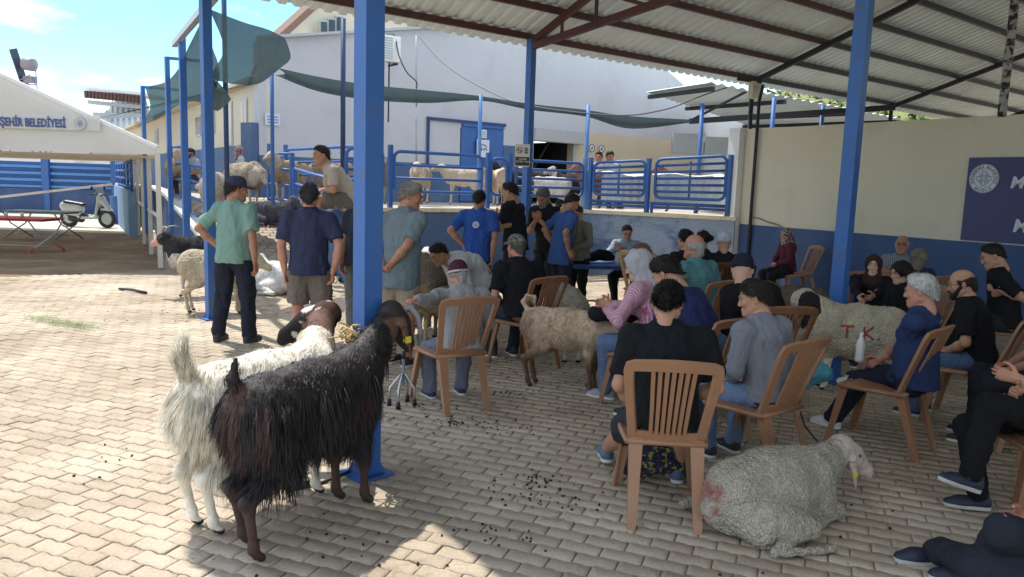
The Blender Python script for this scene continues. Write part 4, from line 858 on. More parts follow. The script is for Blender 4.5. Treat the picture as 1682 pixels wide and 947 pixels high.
# the front is pieced round its openings: panelled recess, blue door, shuttered doorway
ops = [(-.25-.95, -.25, PLZ, 3.25), (-.25, 1.15, PLZ, 3.10), (2.15, 3.75, PLZ, 2.95)]
facade(3.3, BUp, WHITEW, 'wall')
segs = [(TC, -1.22), (1.17, 2.13), (3.77, 9.6)]
for a, b in segs:
    facade(PLZ-.3, [(a, DADOZ if a < 0 else (2.75 if a < 2 else DADOZ)), (b, DADOZ if a < 0 else (2.75 if a < 2 else DADOZ))], DADO if a < 3 else TANW, 'painted_base', .006)
    facade(DADOZ if a < 0 or a > 3 else 2.75, [(a, 3.3), (b, 3.3)], WHITEW if a < 3 else TANW, 'wall')
facade(PLZ-.3, [(-1.22, DADOZ), (-.25, DADOZ)], DADO, 'painted_base', .006); facade(DADOZ, [(-1.22, 3.3), (-.25, 3.3)], WHITEW, 'wall'); facade(3.12, [(-.25, 3.3), (1.17, 3.3)], WHITEW, 'wall'); facade(3.10, [(2.13, 3.3), (3.77, 3.3)], WHITEW, 'wall')
mb = MB(); mb.bar(Bn(-1.24, 1.25, .03), Bn(-1.24, 3.32, .03), .07); mb.bar(Bn(-1.28, 3.28, .03), Bn(1.2, 3.28, .03), .07); mb.build('door_frame', mat('blue_frame', (.03, .06, .18), .6, .1), bl_)
mb = MB(); q = [Bn(-.22, 1.2, -.02), Bn(1.15, 1.2, -.02), Bn(1.15, 3.24, -.02), Bn(-.22, 3.24, -.02)]; mb.bar((q[0]+q[3])/2-A(0, 0, 0), (q[1]+q[2])/2, .06, 2.0); dr = mb.build('door', BLUE, bl_)
mb = MB(); mb.bar(Bn(.48, 1.25, .03), Bn(.48, 3.2, .03), .05); mb.bar(Bn(-.2, 2.1, .02), Bn(1.15, 2.1, .02), .04); mb.bar(Bn(-.2, 3.2, .02), Bn(1.15, 3.2, .02), .07); mb.build('door_frame', BLUE, dr)
mb = MB(); mb.bar(Bn(2.14, 1.25, .04), Bn(2.14, 3.0, .04), .09); mb.bar(Bn(3.76, 1.25, .04), Bn(3.76, 3.0, .04), .09); mb.build('door_frame', GREYM, bl_)
mb = MB(); mb.bar(Bn(2.02, 3.09, .16), Bn(3.98, 3.09, .16), .34, .34); sb = mb.build('shutter_box', mat('shutter_box_metal', (.45, .44, .45), .6, .1), bl_)
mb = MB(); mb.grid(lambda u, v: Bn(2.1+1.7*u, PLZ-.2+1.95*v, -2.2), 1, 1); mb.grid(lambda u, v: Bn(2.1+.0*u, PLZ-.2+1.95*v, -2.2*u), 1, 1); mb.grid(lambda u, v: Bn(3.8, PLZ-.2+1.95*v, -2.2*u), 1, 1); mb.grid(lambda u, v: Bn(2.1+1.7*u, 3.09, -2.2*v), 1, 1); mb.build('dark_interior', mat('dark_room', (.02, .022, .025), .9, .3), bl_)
mb = MB(); mb.bar(Bn(2.2, PLZ+.2, -.6), Bn(3.3, 3.0, -.6), .10, .05); mb.build('ladder_rail', DARKS, bl_)
# left long face
LV = A(-.535, .845); LVn = A(-.845, -.535)
def Ln(t, z, off=0): return P3(bc+LV*t+LVn*off, z)
def lface(a, b, z0, z1, mt, name, off=0, th=.25, parent=None):
    mb = MB(); f = [Ln(a, z0, off), Ln(b, z0, off), Ln(b, z1, off), Ln(a, z1, off)]; bk = [p-P3(LVn*th, 0) for p in f]; mb.add(f+bk, [(3, 2, 1, 0), (4, 5, 6, 7), (0, 1, 5, 4), (1, 2, 6, 5), (2, 3, 7, 6), (3, 0, 4, 7)]); return mb.build(name, mt, parent or bl_)
lface(0, 26, PLZ-.3, 2.42, DADO, 'painted_base', .006); lface(0, 26, 2.42, 3.72, CREAM, 'wall')
mb = MB(); mb.bar(Ln(-.0, 3.77, .10), Ln(26, 3.77, .10), .30, .09); mb.build('eaves', TANW, bl_)
mb = MB(); c = Ln(.15, 0, .12); mb.box((c[0], c[1], 2.05), (.34, .34, 1.6), rz=-.55); mb.build('pier', DADO, bl_)
for k, (a, w, z0, z1) in enumerate(((1.0, .62, 2.85, 3.45), (2.5, .75, 2.45, 3.5), (4.6, .8, 2.8, 3.4), (6.6, .8, 2.8, 3.4), (9., .9, 2.8, 3.4), (12, .9, 2.8, 3.4), (15, .9, 2.8, 3.4), (18.5, .9, 2.8, 3.4), (22, .9, 2.8, 3.4))):
    w_ = lface(a, a+w, z0, z1, GREYM, 'window', .03, .06); lface(a+.06, a+w/2-.02, z0+.05, z1-.05, GLASS, 'pane', .036, .02, w_); lface(a+w/2+.02, a+w-.06, z0+.05, z1-.05, GLASS, 'pane', .036, .02, w_)
ROOFW = mat('white_roof_metal', (.72, .74, .74), .5, .06, 1, .1, 10)
mb = MB(); q = [Bn(TC, 3.70, -.3), Bn(-.3, 5.35, -.3), Bn(3.2, 7.1, -.3), Bn(9.6, 4.4, -.3)]
back = P3(-A(U[1], -U[0])*20, 0)
for a, b in zip(q[:-1], q[1:]): mb.add([a, b, b+back, a+back], [(0, 1, 2, 3)])
mb.add([p+A(0, 0, .06) for p in (q[0], q[1], q[1]+back, q[0]+back)], [(0, 1, 2, 3)]); mb.build('roof', ROOFW, bl_)
mb = MB(); mb.bar(Bn(TC-.05, 4.63, .1), Bn(-.3, 5.66, .1), .2, .06); mb.build('roof_trim', GREYM, bl_)
for a, b, z0, z1 in ((684, 684, 60, 180),):
    pa, pb = D(684, 58, 18.75), D(684, 175, 18.75); mb = MB(); mb.tube([pa, pb], .022, 6); mb.tube([D(684, 195, 18.7), D(684, 270, 18.7)], .022, 6); mb.build('conduit', GREYM, bl_, True)
ac = empty('air_conditioner', D(633, 80, 17.75), yw, 'white air conditioner unit high on the white building', 'air conditioner')
mb = MB(); mb.box((0, 0, 0), (.62, .30, .56), bev=.015); mb.build('casing', WHITEP, ac)
mb = MB()
for k in range(9): mb.box((-.08, -.162, -.22+k*.055), (.36, .012, .022))
mb.build('grille', GREYM, ac)['kind'] = 'stuff'
mb = MB(); mb.bar((-.25, -.1, -.31), (-.25, .3, -.31), .04); mb.bar((.25, -.1, -.31), (.25, .3, -.31), .04); mb.tube([(.1, 0, -.28), (.12, .05, -1.6)], .018, 6); mb.build('bracket', DARKS, ac)
# gabled building further back
gb = empty('gabled_building', (0, 0, 0), 0, 'cream gabled building with a brown roof edge behind the white one', 'building')
g0, g1, g2 = D(455, 60, 27), D(560, -35, 29.5), D(720, 60, 34)
mb = MB(); f = [A(g0[0], g0[1], 1), A(g2[0], g2[1], 1), g2, g1, g0]; n5 = 5; bk = [p+A(-4, 9, 0) for p in f]; mb.add(f+bk, [tuple(range(5)), tuple(range(9, 4, -1))]+[(i, 5+i, 5+(i+1) % 5, (i+1) % 5) for i in range(5)]); mb.build('wall', CREAM, gb)
mb = MB(); mb.bar(g0+(g0-g1)*.05, g1, .5, .22); mb.bar(g1, g2, .5, .22); mb.build('roof_edge', mat('brown_trim', (.20, .12, .09), .8, .2), gb)
for k in range(3):
    c = D(531+k*13, 58-k*4, 28.2+k*.45); mb = MB(); mb.box(c, (.30, .12, 1.0), rz=.5); w_ = mb.build('window', GREYM, gb); mb = MB(); mb.box(c+A(.05, -.07, 0), (.22, .03, .9), rz=.5); mb.build('pane', GLASS, w_)
# small lean-to roof and shed to the right of the white building
lt = empty('lean_to_roof', (0, 0, 0), 0, 'low corrugated lean-to roof on blue posts beyond the wall corner', 'canopy')
a0, a1, b1_, b0_ = D(1060, 152, 20.5), D(1160, 137, 17.0), D(1480, 196, 21.5), D(1225, 205, 26)
n = 46; mb = MB(); vs = []
for i in range(n+1):
    for p, q in ((a0, a1), ): pass
    f = i/n; h = .05 if i % 2 else 0; vs.append(a0*(1-f)+b0_*f+A(0, 0, h)); vs.append(a1*(1-f)+b1_*f+A(0, 0, h))
mb.add(vs+[v+A(0, 0, .01) for v in vs], [(2*i, 2*i+1, 2*i+3, 2*i+2) for i in range(n)]+[(2*i+2+2*n+2, 2*i+3+2*n+2, 2*i+1+2*n+2, 2*i+2*n+2) for i in range(n)]); mb.build('roof_sheet', SHEET, lt)
for f in (0.03, .35, .7, .97):
    mb = MB(); mb.bar(a0*(1-f)+b0_*f-A(0, 0, .08), a1*(1-f)+b1_*f-A(0, 0, .08), .08, .10); mb.build('beam', DARKS, lt)
mb = MB(); mb.bar(D(1132, 199, 18), D(1470, 176, 17), .10, .12); mb.bar(D(1132, 199, 18), D(1226, 150, 18), .06); mb.build('beam', DARKS, lt)
for x, y0, Y in ((1154, 170, 17.6), (1272, 160, 17), (1352, 172, 17.5), (1394, 172, 17)):
    p = D(x, y0, Y); mb = MB(); mb.tube([p, (p[0], p[1], 0)], .05, 8); mb.build('post', BLUE, lt, True)
sh = empty('white_shed', (0, 0, 0), 0, 'white rendered building glimpsed past the wall corner', 'building')
s0, s1 = D(1135, 190, 27), D(1340, 205, 24)
mb = MB(); f = [A(s0[0], s0[1], 0), A(s1[0], s1[1], 0), s1, A((s0[0]+s1[0])/2+.6, (s0[1]+s1[1])/2, s0[2]+.7), s0]; bk = [p+A(1, 6, 0) for p in f]; mb.add(f+bk, [tuple(range(5)), tuple(range(9, 4, -1))]+[(i, 5+i, 5+(i+1) % 5, (i+1) % 5) for i in range(5)]); mb.build('wall', WHITEP, sh)
for x, y, w, h in ((1128, 236, .5, .45), (1180, 240, .5, .4)):
    mb = MB(); mb.box(D(x, y, 23.0), (w*1.7, .3, h*1.3)); mb.build('window', GREYM, sh)
# blue steps frame right of the platform
# ================================================================== hill and sky-line
HILL = mat('hill_scrub', (.13, .18, .05), .95, .5, .12, 0, dirt=(.28, .27, .11), dscale=.09, dlo=.4, dhi=.65)
mb = MB()
def hillf(u, v):
    x, y = 30+u*190, 90+v*120; return (x, y, 2+32*math.sin(min(1, v*1.2)*1.57)*math.sin(math.pi*min(1, max(0, u*.9+.08)))+2.5*vnoise(A(x, y, 0)[None], .06)[0]+.8*vnoise(A(x, y, 3)[None], .3)[0])
mb.grid(hillf, 60, 36); struct(mb.build('hill', HILL, None, True))
rgk = np.random.RandomState(2); mb = MB()
for k in range(2600):
    u, v = rgk.rand()*.75, rgk.rand()**1.2; p = A(*hillf(u, v)); r = .5+1.1*rgk.rand(); q = [p+A(rgk.randn()*r*.6, rgk.randn()*r*.6, abs(rgk.randn())*r*.6) for _ in range(5)]; mb.add(q, [(0, 1, 2), (1, 2, 3), (2, 3, 4), (0, 3, 4)])
o = mb.build('hill_shrubs', mat('shrub', (.08, .12, .03), .9, .4, .3)); tag(o, 'dry scrub covering the hill beyond the sheds', 'shrubs'); o['kind'] = 'stuff'
# ================================================================== fences of blue tube
def rounded(a, b, z0, z1, r, bend=.12, tz=(0, 0)):
    """closed rounded rectangle between two plan points"""
    a, b = A(*a)[:2], A(*b)[:2]; L = np.linalg.norm(b-a); d = (b-a)/L; P = []
    for cx, cz, s in ((L-bend, z1-bend, 0), (bend, z1-bend, 1), (bend, z0+bend, 2), (L-bend, z0+bend, 3)):
        for k in range(5): t = s*math.pi/2+k*math.pi/8; x = cx+bend*math.cos(t); P.append(P3(a+d*x, cz+bend*math.sin(t)+(tz[0]+(tz[1]-tz[0])*x/L)*(1 if s < 2 else 0)))
    return P+[P[0]]
def fence(label, a, b, z0, z1, n, posts=(1, 1), r=.030, group='blue tube fence panels', tz=(0, 0), extra=None, zb=PLZ, mids=0):
    a, b = A(*a)[:2], A(*b)[:2]; d = nrm(b-a); e = empty('fence_panel', (0, 0, 0), 0, label, 'fence', group)
    mb = MB(); mb.tube(rounded(a+d*.07, b-d*.07, z0, z1, r, tz=tz), r, 8, cap=False); mb.build('frame', BLUE, e, True)
    for k in range(n):
        f = (k+1)/(n+1); mb = MB(); mb.tube([P3(a+d*.09, z0+(z1-z0)*f+tz[0]*f), P3(b-d*.09, z0+(z1-z0)*f+tz[1]*f)], r*.82, 8); mb.build('rail', BLUE, e, True)
    for k in range(mids): f = (k+1)/(mids+1); p = a+(b-a)*f; mb = MB(); mb.tube([P3(p, z0+.03), P3(p, z1-.03)], r*.7, 6); mb.build('bar', BLUE, e, True)
    for p, h in ((a, posts[0]), (b, posts[1])):
        if h: mb = MB(); mb.box((p[0], p[1], (zb+z1+.10*h)/2), (.07, .07, z1+.10*h-zb), rz=yw); mb.build('post', BLUE, e)
    return e
def Fp(x): # plan point on the platform front at photo column x
    k = (x-841)/F_PX; o, d = (F0, F1-F0) if x < 957 else (F1, F2-F1); t = (k*o[1]-o[0])/(d[0]-k*d[1]); return o+d*t+nrm(A(-d[1], d[0]))*.02
fence('blue tube fence panel on the platform beside the sitting man in khaki', Fp(560), Fp(632), 1.52, 2.20, 3, (0, 0))
fence('long blue tube fence panel on the platform left of the blue door', Fp(638), Fp(792), 1.52, 2.19, 2, (1, 0))
fence('narrow blue tube gate in front of the blue door', Fp(797), Fp(832), 1.50, 2.16, 0, (1, 1))
fence('blue tube fence panel in front of the dark shutter doorway', Fp(838), Fp(955), 1.50, 2.16, 3, (0, 1))
fence('left of the two tall close-railed blue gates on the platform', Fp(962), Fp(1056), 1.56, 2.18, 5, (1, 1), tz=(0, .06), mids=1, group='tall blue gates', zb=1.25)
fence('right of the two tall close-railed blue gates, next to the cream wall', Fp(1062), Fp(1188), 1.54, 2.26, 5, (0, 1), tz=(0, .08), mids=1, group='tall blue gates')
for a, b, l in ((962, 1056, 'low double blue rail under the left gate on the ledge'), (1062, 1188, 'low double blue rail under the right gate on the ledge')):
    mb = MB(); mb.tube([P3(Fp(a), 1.43), P3(Fp(b), 1.43)], .03, 8); mb.tube([P3(Fp(a), 1.36), P3(Fp(b), 1.36)], .025, 8)
    for q in (a+2, b-2): mb.tube([P3(Fp(q), 1.25), P3(Fp(q), 1.46)], .03, 8)
    tag(mb.build('low_rail', BLUE, None, True), l, 'rail')
# white cover sheets hung behind the gates
TARP = mat('white_cover_sheet', (.72, .72, .72), .6, .06, 2, .3, 20)
for a, b, l in ((975, 1054, 'white cover sheet behind the left close-railed gate'), (1064, 1186, 'white cover sheet behind the right close-railed gate')):
    p, q = Fp(a)+A(.1, .3), Fp(b)+A(.1, .3); mb = MB(); mb.grid(lambda u, v: P3(p+(q-p)*u+A(0, .03*math.sin(u*40)), 1.42+.55*v+.03*math.sin(u*7)), 40, 4); mb.grid(lambda u, v: P3(p+(q-p)*(1-u)+A(0, .01+.03*math.sin((1-u)*40)), 1.42+.55*v+.03*math.sin((1-u)*7)), 40, 4)
    mb.grid(lambda u, v: P3(p+(q-p)*u+A(0, .7*v), 1.96+.03*math.sin(u*7)+.06*v), 12, 3); tag(mb.build('cover_sheet', TARP, None, True), l, 'cover')
# ramp railings
def stepfence(label, a, b, z0a, z0b, h, n, post=1, group='blue ramp railings'):
    a, b = A(*a)[:2], A(*b)[:2]; e = empty('ramp_railing', (0, 0, 0), 0, label, 'fence', group)
    for k in range(n): f = k/(n-1); mb = MB(); mb.tube([P3(a, z0a+.20+(h-.20)*f), P3(b, z0b+.20+(h-.20)*f)], .028, 8); mb.build('rail', BLUE, e, True)
    for p, z in ((a, z0a), (b, z0b)):
        mb = MB(); mb.box((p[0], p[1], z+h/2-.05), (.075, .075, h+.14), rz=yw); mb.build('post', BLUE, e)
def Wp(f): return w0*(1-f)+w1*f+A(.09, .06)
stepfence('blue railing at the top of the ramp wall, nearest the marquee', Wp(.0), Wp(.30), 1.10, 1.07, 1.12, 4)
stepfence('blue railing half way down the ramp wall', Wp(.33), Wp(.64), .78, .68, 1.12, 4)
stepfence('lowest blue railing on the ramp wall behind the man in the green shirt', Wp(.68), Wp(1.0), .42, .12, .90, 4)
def Sp(f): return RT*(1-f)+F0*f+A(-.10, -.12)
stepfence('blue railing on the far right edge of the ramp behind the lying goat', Sp(.02), Sp(.40), 1.07, 1.03, 1.10, 4)
stepfence('blue railing on the right edge of the ramp beside the man in khaki', Sp(.44), Sp(.98), .86, .66, 1.0, 4)
fence('blue tube fence panel on the platform behind the ramp railing', Sp(.05)+A(.2, .35), Fp(585)+A(-.1, .55), 1.5, 2.26, 2, (1, 0))
# ================================================================== poles and shade nets
def pole(x, Y, ztop, label, r=.032, zb=PLZ, mt=BLUE, group='slim poles carrying the shade nets'):
    p = D(x, 300, Y); mb = MB(); mb.tube([(p[0], p[1], zb), (p[0], p[1], ztop)], r, 8); o = mb.build('net_pole', mt, None, True); tag(o, label, 'pole', group); return p
pole(448, 12.4, D(450, 112, 12.4)[2], 'blue pole at the left end of the long drooping net')
pole(563, 12.9, D(563, 30, 12.9)[2], 'dark blue pole on the platform left of the thick near post', .042, mt=mat('dark_blue_paint', (.02, .05, .13), .5, .1))
pole(786, 14.5, D(786, 155, 14.5)[2], 'light blue pole in front of the blue door', .034, mt=BLUE_L)
pole(961, 15.6, D(961, 172, 15.6)[2], 'light blue pole at the joint between the fence and the close-railed gates', .040, mt=BLUE_L)
pole(373, 12.2, 5.2, 'dark slim pole beside the thick left canopy post', .040, .55, mt=mat('dark_blue_paint', (.02, .05, .13), .5, .1))
for i, (x, Y, y0, l) in enumerate(((302, 12.6, 60, 'tall blue net pole at the left of the ramp'), (277, 14.2, 93, 'blue net pole with a short arm above the marquee corner'), (236, 16.6, 141, 'blue net pole nearest the marquee roof'))):
    p = D(x, 200, Y); zt = D(x, y0, Y)[2]; e = empty('net_pole', (p[0], p[1], 0), 0, l, 'pole', 'slim poles carrying the shade nets'); mb = MB(); mb.box((0, 0, zt/2+.2), (.075 if i else .10, .08, zt-.4), rz=yw); mb.build('pole', BLUE, e)
    if i: mb = MB(); mb.bar((0, 0, zt-.02), (.75, .2, zt-.04), .05); mb.build('arm', BLUE, e)
def net(label, top, bot, nu=36, nv=8, wr=.05, name='shade_net'):
    def interp(L, u):
        x = u*(len(L)-1); i = min(int(x), len(L)-2); t = x-i; p0, p1, p2, p3 = L[max(i-1, 0)], L[i], L[i+1], L[min(i+2, len(L)-1)]
        return .5*((2*p1)+(-p0+p2)*t+(2*p0-5*p1+4*p2-p3)*t*t+(-p0+3*p1-3*p2+p3)*t**3)
    T = [D(*p) for p in top]; B = [D(*p) for p in bot]; mb = MB()
    def fn(u, v): a, b = interp(T, u), interp(B, u); p = a*(1-v)+b*v; return p+A(.3, 1, 0)*(wr*math.sin(v*3.14)*(math.sin(u*31+v*6)*.4+math.sin(u*13-v*9)*.5)+.25*math.sin(v*3.14))
    mb.grid(fn, nu, nv); o = mb.build(name, NET, None, True); tag(o, label, 'shade net'); return o
net('big dark green shade net stretched from the thick left canopy post', [(343, 14, 9.2), (400, 36, 10.4), (440, 48, 11.4), (468, 62, 12.2)], [(343, 128, 10.6), (385, 138, 11.3), (425, 137, 11.8), (452, 118, 12.3)])
net('second green shade net hanging left of the canopy post above the ramp', [(238, 142, 17), (272, 134, 15), (296, 108, 13.2), (308, 80, 12), (330, 36, 10.2)], [(224, 210, 18.5), (262, 193, 16.5), (290, 174, 15), (316, 166, 13.5), (346, 172, 12)])
net('small end of the green net draped behind the slim dark pole', [(330, 110, 10.8), (343, 125, 11), (360, 136, 11.4)], [(328, 168, 11.2), (343, 178, 11.6), (358, 182, 11.8)], 8, 4)
net('long narrow dark net drooping between the platform poles', [(452, 110, 12.4), (520, 125, 12.8), (600, 138, 13.2), (700, 148, 13.9), (786, 157, 14.5), (870, 170, 15.1), (961, 180, 15.6), (1030, 190, 15.4), (1134, 196, 15.2)],
    [(452, 123, 12.4), (520, 149, 12.9), (600, 163, 13.3), (700, 169, 14), (790, 165, 14.5), (870, 180, 15.1), (961, 191, 15.6), (1035, 211, 15.4), (1134, 201, 15.2)], 60, 4, .03)
mb = MB(); mb.bar(D(286, 73, 13.2), D(352, -6, 9.2), .085, .085); tag(mb.build('eave_pole', GREYM), 'grey pole sloping down from the canopy to the net corner', 'pole')
# ================================================================== marquee
def tent_translucent(m):
    nt = m.node_tree; b = nt.nodes['Principled BSDF']; t = nt.nodes.new('ShaderNodeBsdfTranslucent'); x = nt.nodes.new('ShaderNodeMixShader'); x.inputs[0].default_value = .4
    nt.links.new(b.inputs['Base Color'].links[0].from_socket, t.inputs['Color']); nt.links.new(b.outputs[0], x.inputs[1]); nt.links.new(t.outputs[0], x.inputs[2]); nt.links.new(x.outputs[0], nt.nodes['Material Output'].inputs['Surface'])
TENT = mat('marquee_cloth', (.80, .80, .78), .7, .04, .8, .25, 6, dirt=(.72, .70, .64), dscale=.6, dlo=.5, dhi=.8); TENTI = mat('marquee_lining', (.84, .78, .62), .8, .06, 1, .2, 8)
tent_translucent(TENT); tent_translucent(TENTI)
tn = empty('marquee', (0, 0, 0), 0, 'white marquee with blue municipal lettering on its sloping roof', 'tent')
C0 = A(-6.36, 13.8); TA = A(-1, .0); TB = A(-.477, .879); TW, TD = 9.6, 10.4; EZ = 2.04
def Tp(a, b, z): return P3(C0+TA*a*TW+TB*b*TD, z)
AZ = 4.22; mb = MB(); ap = lambda b: Tp(.5, b, AZ); lip = A(0, 0, .10)
for sd in (0, 1): mb.grid(lambda u, v, sd=sd: (Tp(sd, u, EZ+.10)*(1-v)+ap(u)*v)-A(0, 0, .10*math.sin(v*3.14)*abs(math.sin(u*12.6))), 24, 6)
mb.build('roof_cloth', TENT, tn, True)
mb = MB(); fn_ = lambda b: (lambda u, v: Tp(u, b, EZ-.02+(.12+(AZ-EZ-.10)*(1-abs(2*u-1)))*v)+A(0, -.03*math.sin(v*3)*math.sin(u*25)*.5, .0))
mb.grid(fn_(0), 48, 8); mb.build('gable_cloth', TENT, tn, True); mb = MB(); mb.grid(fn_(1), 24, 6); mb.build('gable_cloth', TENT, tn, True)
mb = MB()
for a, b in (((0, 0), (0, 1)), ((1, 0), (1, 1))):
    p, q = Tp(*a, 0), Tp(*b, 0); mb.grid(lambda u, v, p=p, q=q: (p*(1-u)+q*u)+A(0, 0, EZ-.05+.15*v), 60, 2)
mb.build('valance', TENT, tn, True)
mb = MB(); mb.bar(Tp(0, 0, EZ+.11), ap(0), .06); mb.bar(Tp(1, 0, EZ+.11), ap(0), .06); mb.build('edge_band', WHITEP, tn)
mb = MB()
for sd in (0, 1): mb.add([Tp(sd, .01, EZ+.05), Tp(sd, .99, EZ+.05), Tp(.5, .99, AZ-.1), Tp(.5, .01, AZ-.1)], [(0, 1, 2, 3)])
mb.build('lining', TENTI, tn)
tent_post = mat('marquee_pole', (.62, .58, .50), .6, .1)
tps = [(0, k/4) for k in range(5)]+[(1, k/2) for k in range(3)]+[(.5, 1)]
for a, b in tps: p = Tp(a, b, 0); mb = MB(); mb.box((p[0], p[1], EZ/2), (.085, .085, EZ), rz=.4); mb.build('leg', tent_post, tn)
for b in (0.25, .5, .75, 1): mb = MB(); mb.bar(Tp(0, b, EZ-.02), Tp(1, b, EZ-.02), .05); [mb.bar(Tp(k/8, b, EZ), Tp(k/8, b, EZ+.25), .03) for k in range(1, 8)]; mb.bar(Tp(0, b, EZ+.25), Tp(1, b, EZ+.25), .04); mb.build('roof_frame', tent_post, tn)
mb = MB(); mb.bar(Tp(0, 0, .92), Tp(0, 1, .92), .05); mb.bar(Tp(0, 0, EZ-.05), Tp(0, 1, EZ-.05), .05); mb.build('side_rail', tent_post, tn)
TBLUE = mat('marquee_print', (.05, .09, .26), .7, .1); pt = D(108, 209, 13.72); tx, tz_ = A(1, 0, 0), A(0, 0, 1)
mb = MB(); mb.box(pt+A(-4.0, .020, .09), (9.2, .006, .26)); mb.build('print_band', TENT, tn)
tp_o = text_mesh('lettering', 'BÜYÜKŞEHİR BELEDİYESİ', .20, pt, tx, tz_, TBLUE, tn, .002, .006)
wd = max(v.co.x for v in tp_o.data.vertices)-pt[0]
for v in tp_o.data.vertices: v.co.x = pt[0]+(v.co.x-wd-pt[0])*.69
emblem(tn, pt+A(.26, -.004, .075), tx, tz_, .105, TENT, TBLUE)
# ================================================================== folding tables under the marquee
def xtable(name, label, p, rz, L, W, H, top, leg, foot=None, group=None):
    e = empty(name, (p[0], p[1], 0), rz, label, 'table', group); mb = MB(); mb.box((0, 0, H-.012), (L, W, .024), bev=.008); mb.build('tabletop', top, e)
    mb = MB(); mb.box((0, 0, H-.045), (L*.92, W*.86, .03)); mb.build('apron', top, e)
    for sx in (-1, 1):
        for q in (-1, 1):
            mb = MB(); mb.tube([(sx*L*.40-q*.20, -W*.36*q, .02), (sx*L*.40+q*.14, W*.10*q, H*.55), (sx*L*.40+q*.2, W*.36*q*-1*-1, H-.05)], .016, 6); mb.build('leg', leg, e, True)
            if foot: mb = MB(); mb.tube([(sx*L*.40-q*.20, -W*.36*q, .0), (sx*L*.40-q*.155, -W*.29*q, .10)], .024, 6); mb.build('foot', foot, e, True)
    mb = MB(); mb.tube([(-L*.4, 0, .12), (L*.4, 0, .12)], .012, 6); mb.build('stretcher', leg, e, True); return e
REDP = mat('red_plastic', (.50, .06, .055), .5, .1); p = D(-10, 400, 15.9)
xtable('folding_table', 'red folding table with crossed legs under the marquee', D(22, 400, 15.9), .0, 1.75, .75, .70, REDP, GREYM, REDP)
xtable('folding_table', 'grey green folding table between the red table and the scooter', D(72, 380, 18.8), .0, 1.55, .7, .70, mat('grey_green_top', (.22, .32, .32), .5, .1), mat('steel_legs', (.12, .15, .2), .5, .1))
CUP = mat('clear_cup', (.62, .62, .60), .2, .05)
for k, x in enumerate((10, 36)):
    mb = MB(); q = D(x, 350, 16.0); mb.lathe((q[0], q[1], .70), [(.028, 0), (.035, .10)], 12); tag(mb.build('cup', CUP, None, True), ('left' if k == 0 else 'right')+' of the two small cups on the red table', 'cup', 'cups on the red table')
# ================================================================== scooter
sc = empty('scooter', tuple(D(142, 300, 23.4)[:2])+(0,), R_(-6), 'white motor scooter parked by the blue wall beyond the tables', 'scooter')
SCW = mat('scooter_white', (.50, .53, .55), .25, .05); SCB = mat('scooter_black', (.02, .02, .024), .4, .1)
for x in (-.62, .62):
    mb = MB(); mb.tube([(x+.23*math.cos(a), 0, .27+.23*math.sin(a)) for a in np.linspace(0, 2*math.pi, 25)], .055, 8, cap=False); w_ = mb.build('wheel', SCB, sc, True); mb = MB(); mb.lathe((x, -.03, .27), [(.17, 0), (.17, .06)], 16, ax=(A(1, 0, 0), A(0, 0, 1), A(0, 1, 0)))
    for k in range(5): a = k*1.256; mb.bar((x, 0, .27), (x+.18*math.cos(a), 0, .27+.18*math.sin(a)), .02)
    mb.build('rim', GREYM, w_)
g = Sdf().cone((-.75, 0, .62), (-.25, 0, .55), .13, .14, k=.06).cone((-.70, 0, .45), (-.30, 0, .42), .12, .13, k=.05).cone((.42, 0, .92), (.30, 0, .42), .12, .10, side=(0, 1, 0), flat=.5, k=.04).cone((.30, 0, .30), (-.20, 0, .28), .11, .11, side=(0, 1, 0), flat=.5, k=.05).cone((.46, 0, .88), (.70, 0, .56), .11, .07, k=.05).cone((.5, 0, .55), (.80, 0, .53), .07, .05, side=(0, 1, 0), flat=.5, k=.04)
V, Q = g.mesh(.022); link('fairing', np_mesh('fairing', V, Q, mats=[SCW]), sc)
g = Sdf().cone((-.66, 0, .74), (-.15, 0, .68), .11, .10, side=(0, 1, 0), flat=.55, k=.04); V, Q = g.mesh(.02); link('seat', np_mesh('seat', V, Q, mats=[SCB]), sc)
g = Sdf().cone((-.55, .0, .25), (-.20, .0, .22), .09, .09, k=.04).cone((-.75, .12, .22), (-.35, .12, .26), .05, .05, k=.03).cone((-.60, 0, .40), (.1, 0, .30), .10, .07, k=.03).cone((.33, 0, .42), (.38, 0, .85), .06, .05, k=.03); V, Q = g.mesh(.02); link('engine', np_mesh('engine', V, Q, mats=[SCB]), sc)
mb = MB(); mb.tube([(.38, 0, .85), (.40, 0, 1.02)], .035, 8); mb.tube([(.32, -.32, 1.0), (.42, 0, 1.04), (.32, .32, 1.0)], .02, 8); mb.tube([(.55, 0, .62), (.62, 0, .27)], .028, 8); mb.build('handlebar', SCB, sc, True)
for q in (-1, 1): mb = MB(); mb.tube([(.38, q*.22, 1.04), (.36, q*.28, 1.16)], .008, 5); mb.lathe((.36, q*.30, 1.19), [(.05, 0), (.06, .01), (.05, .02)], 12, ax=(A(0, 1, 0), A(0, 0, 1), A(1, 0, 0))); mb.build('mirror', SCB, sc, True)
mb = MB(); mb.box((.50, 0, .95), (.05, .16, .10), bev=.02); mb.build('headlight', GLASS, sc)
mb = MB(); mb.grid(lambda u, v: (.46-.10*v, (u-.5)*.34, 1.02+.20*v), 4, 3); mb.build('windscreen', mat('smoked_screen', (.25, .32, .30), .2, .05), sc)
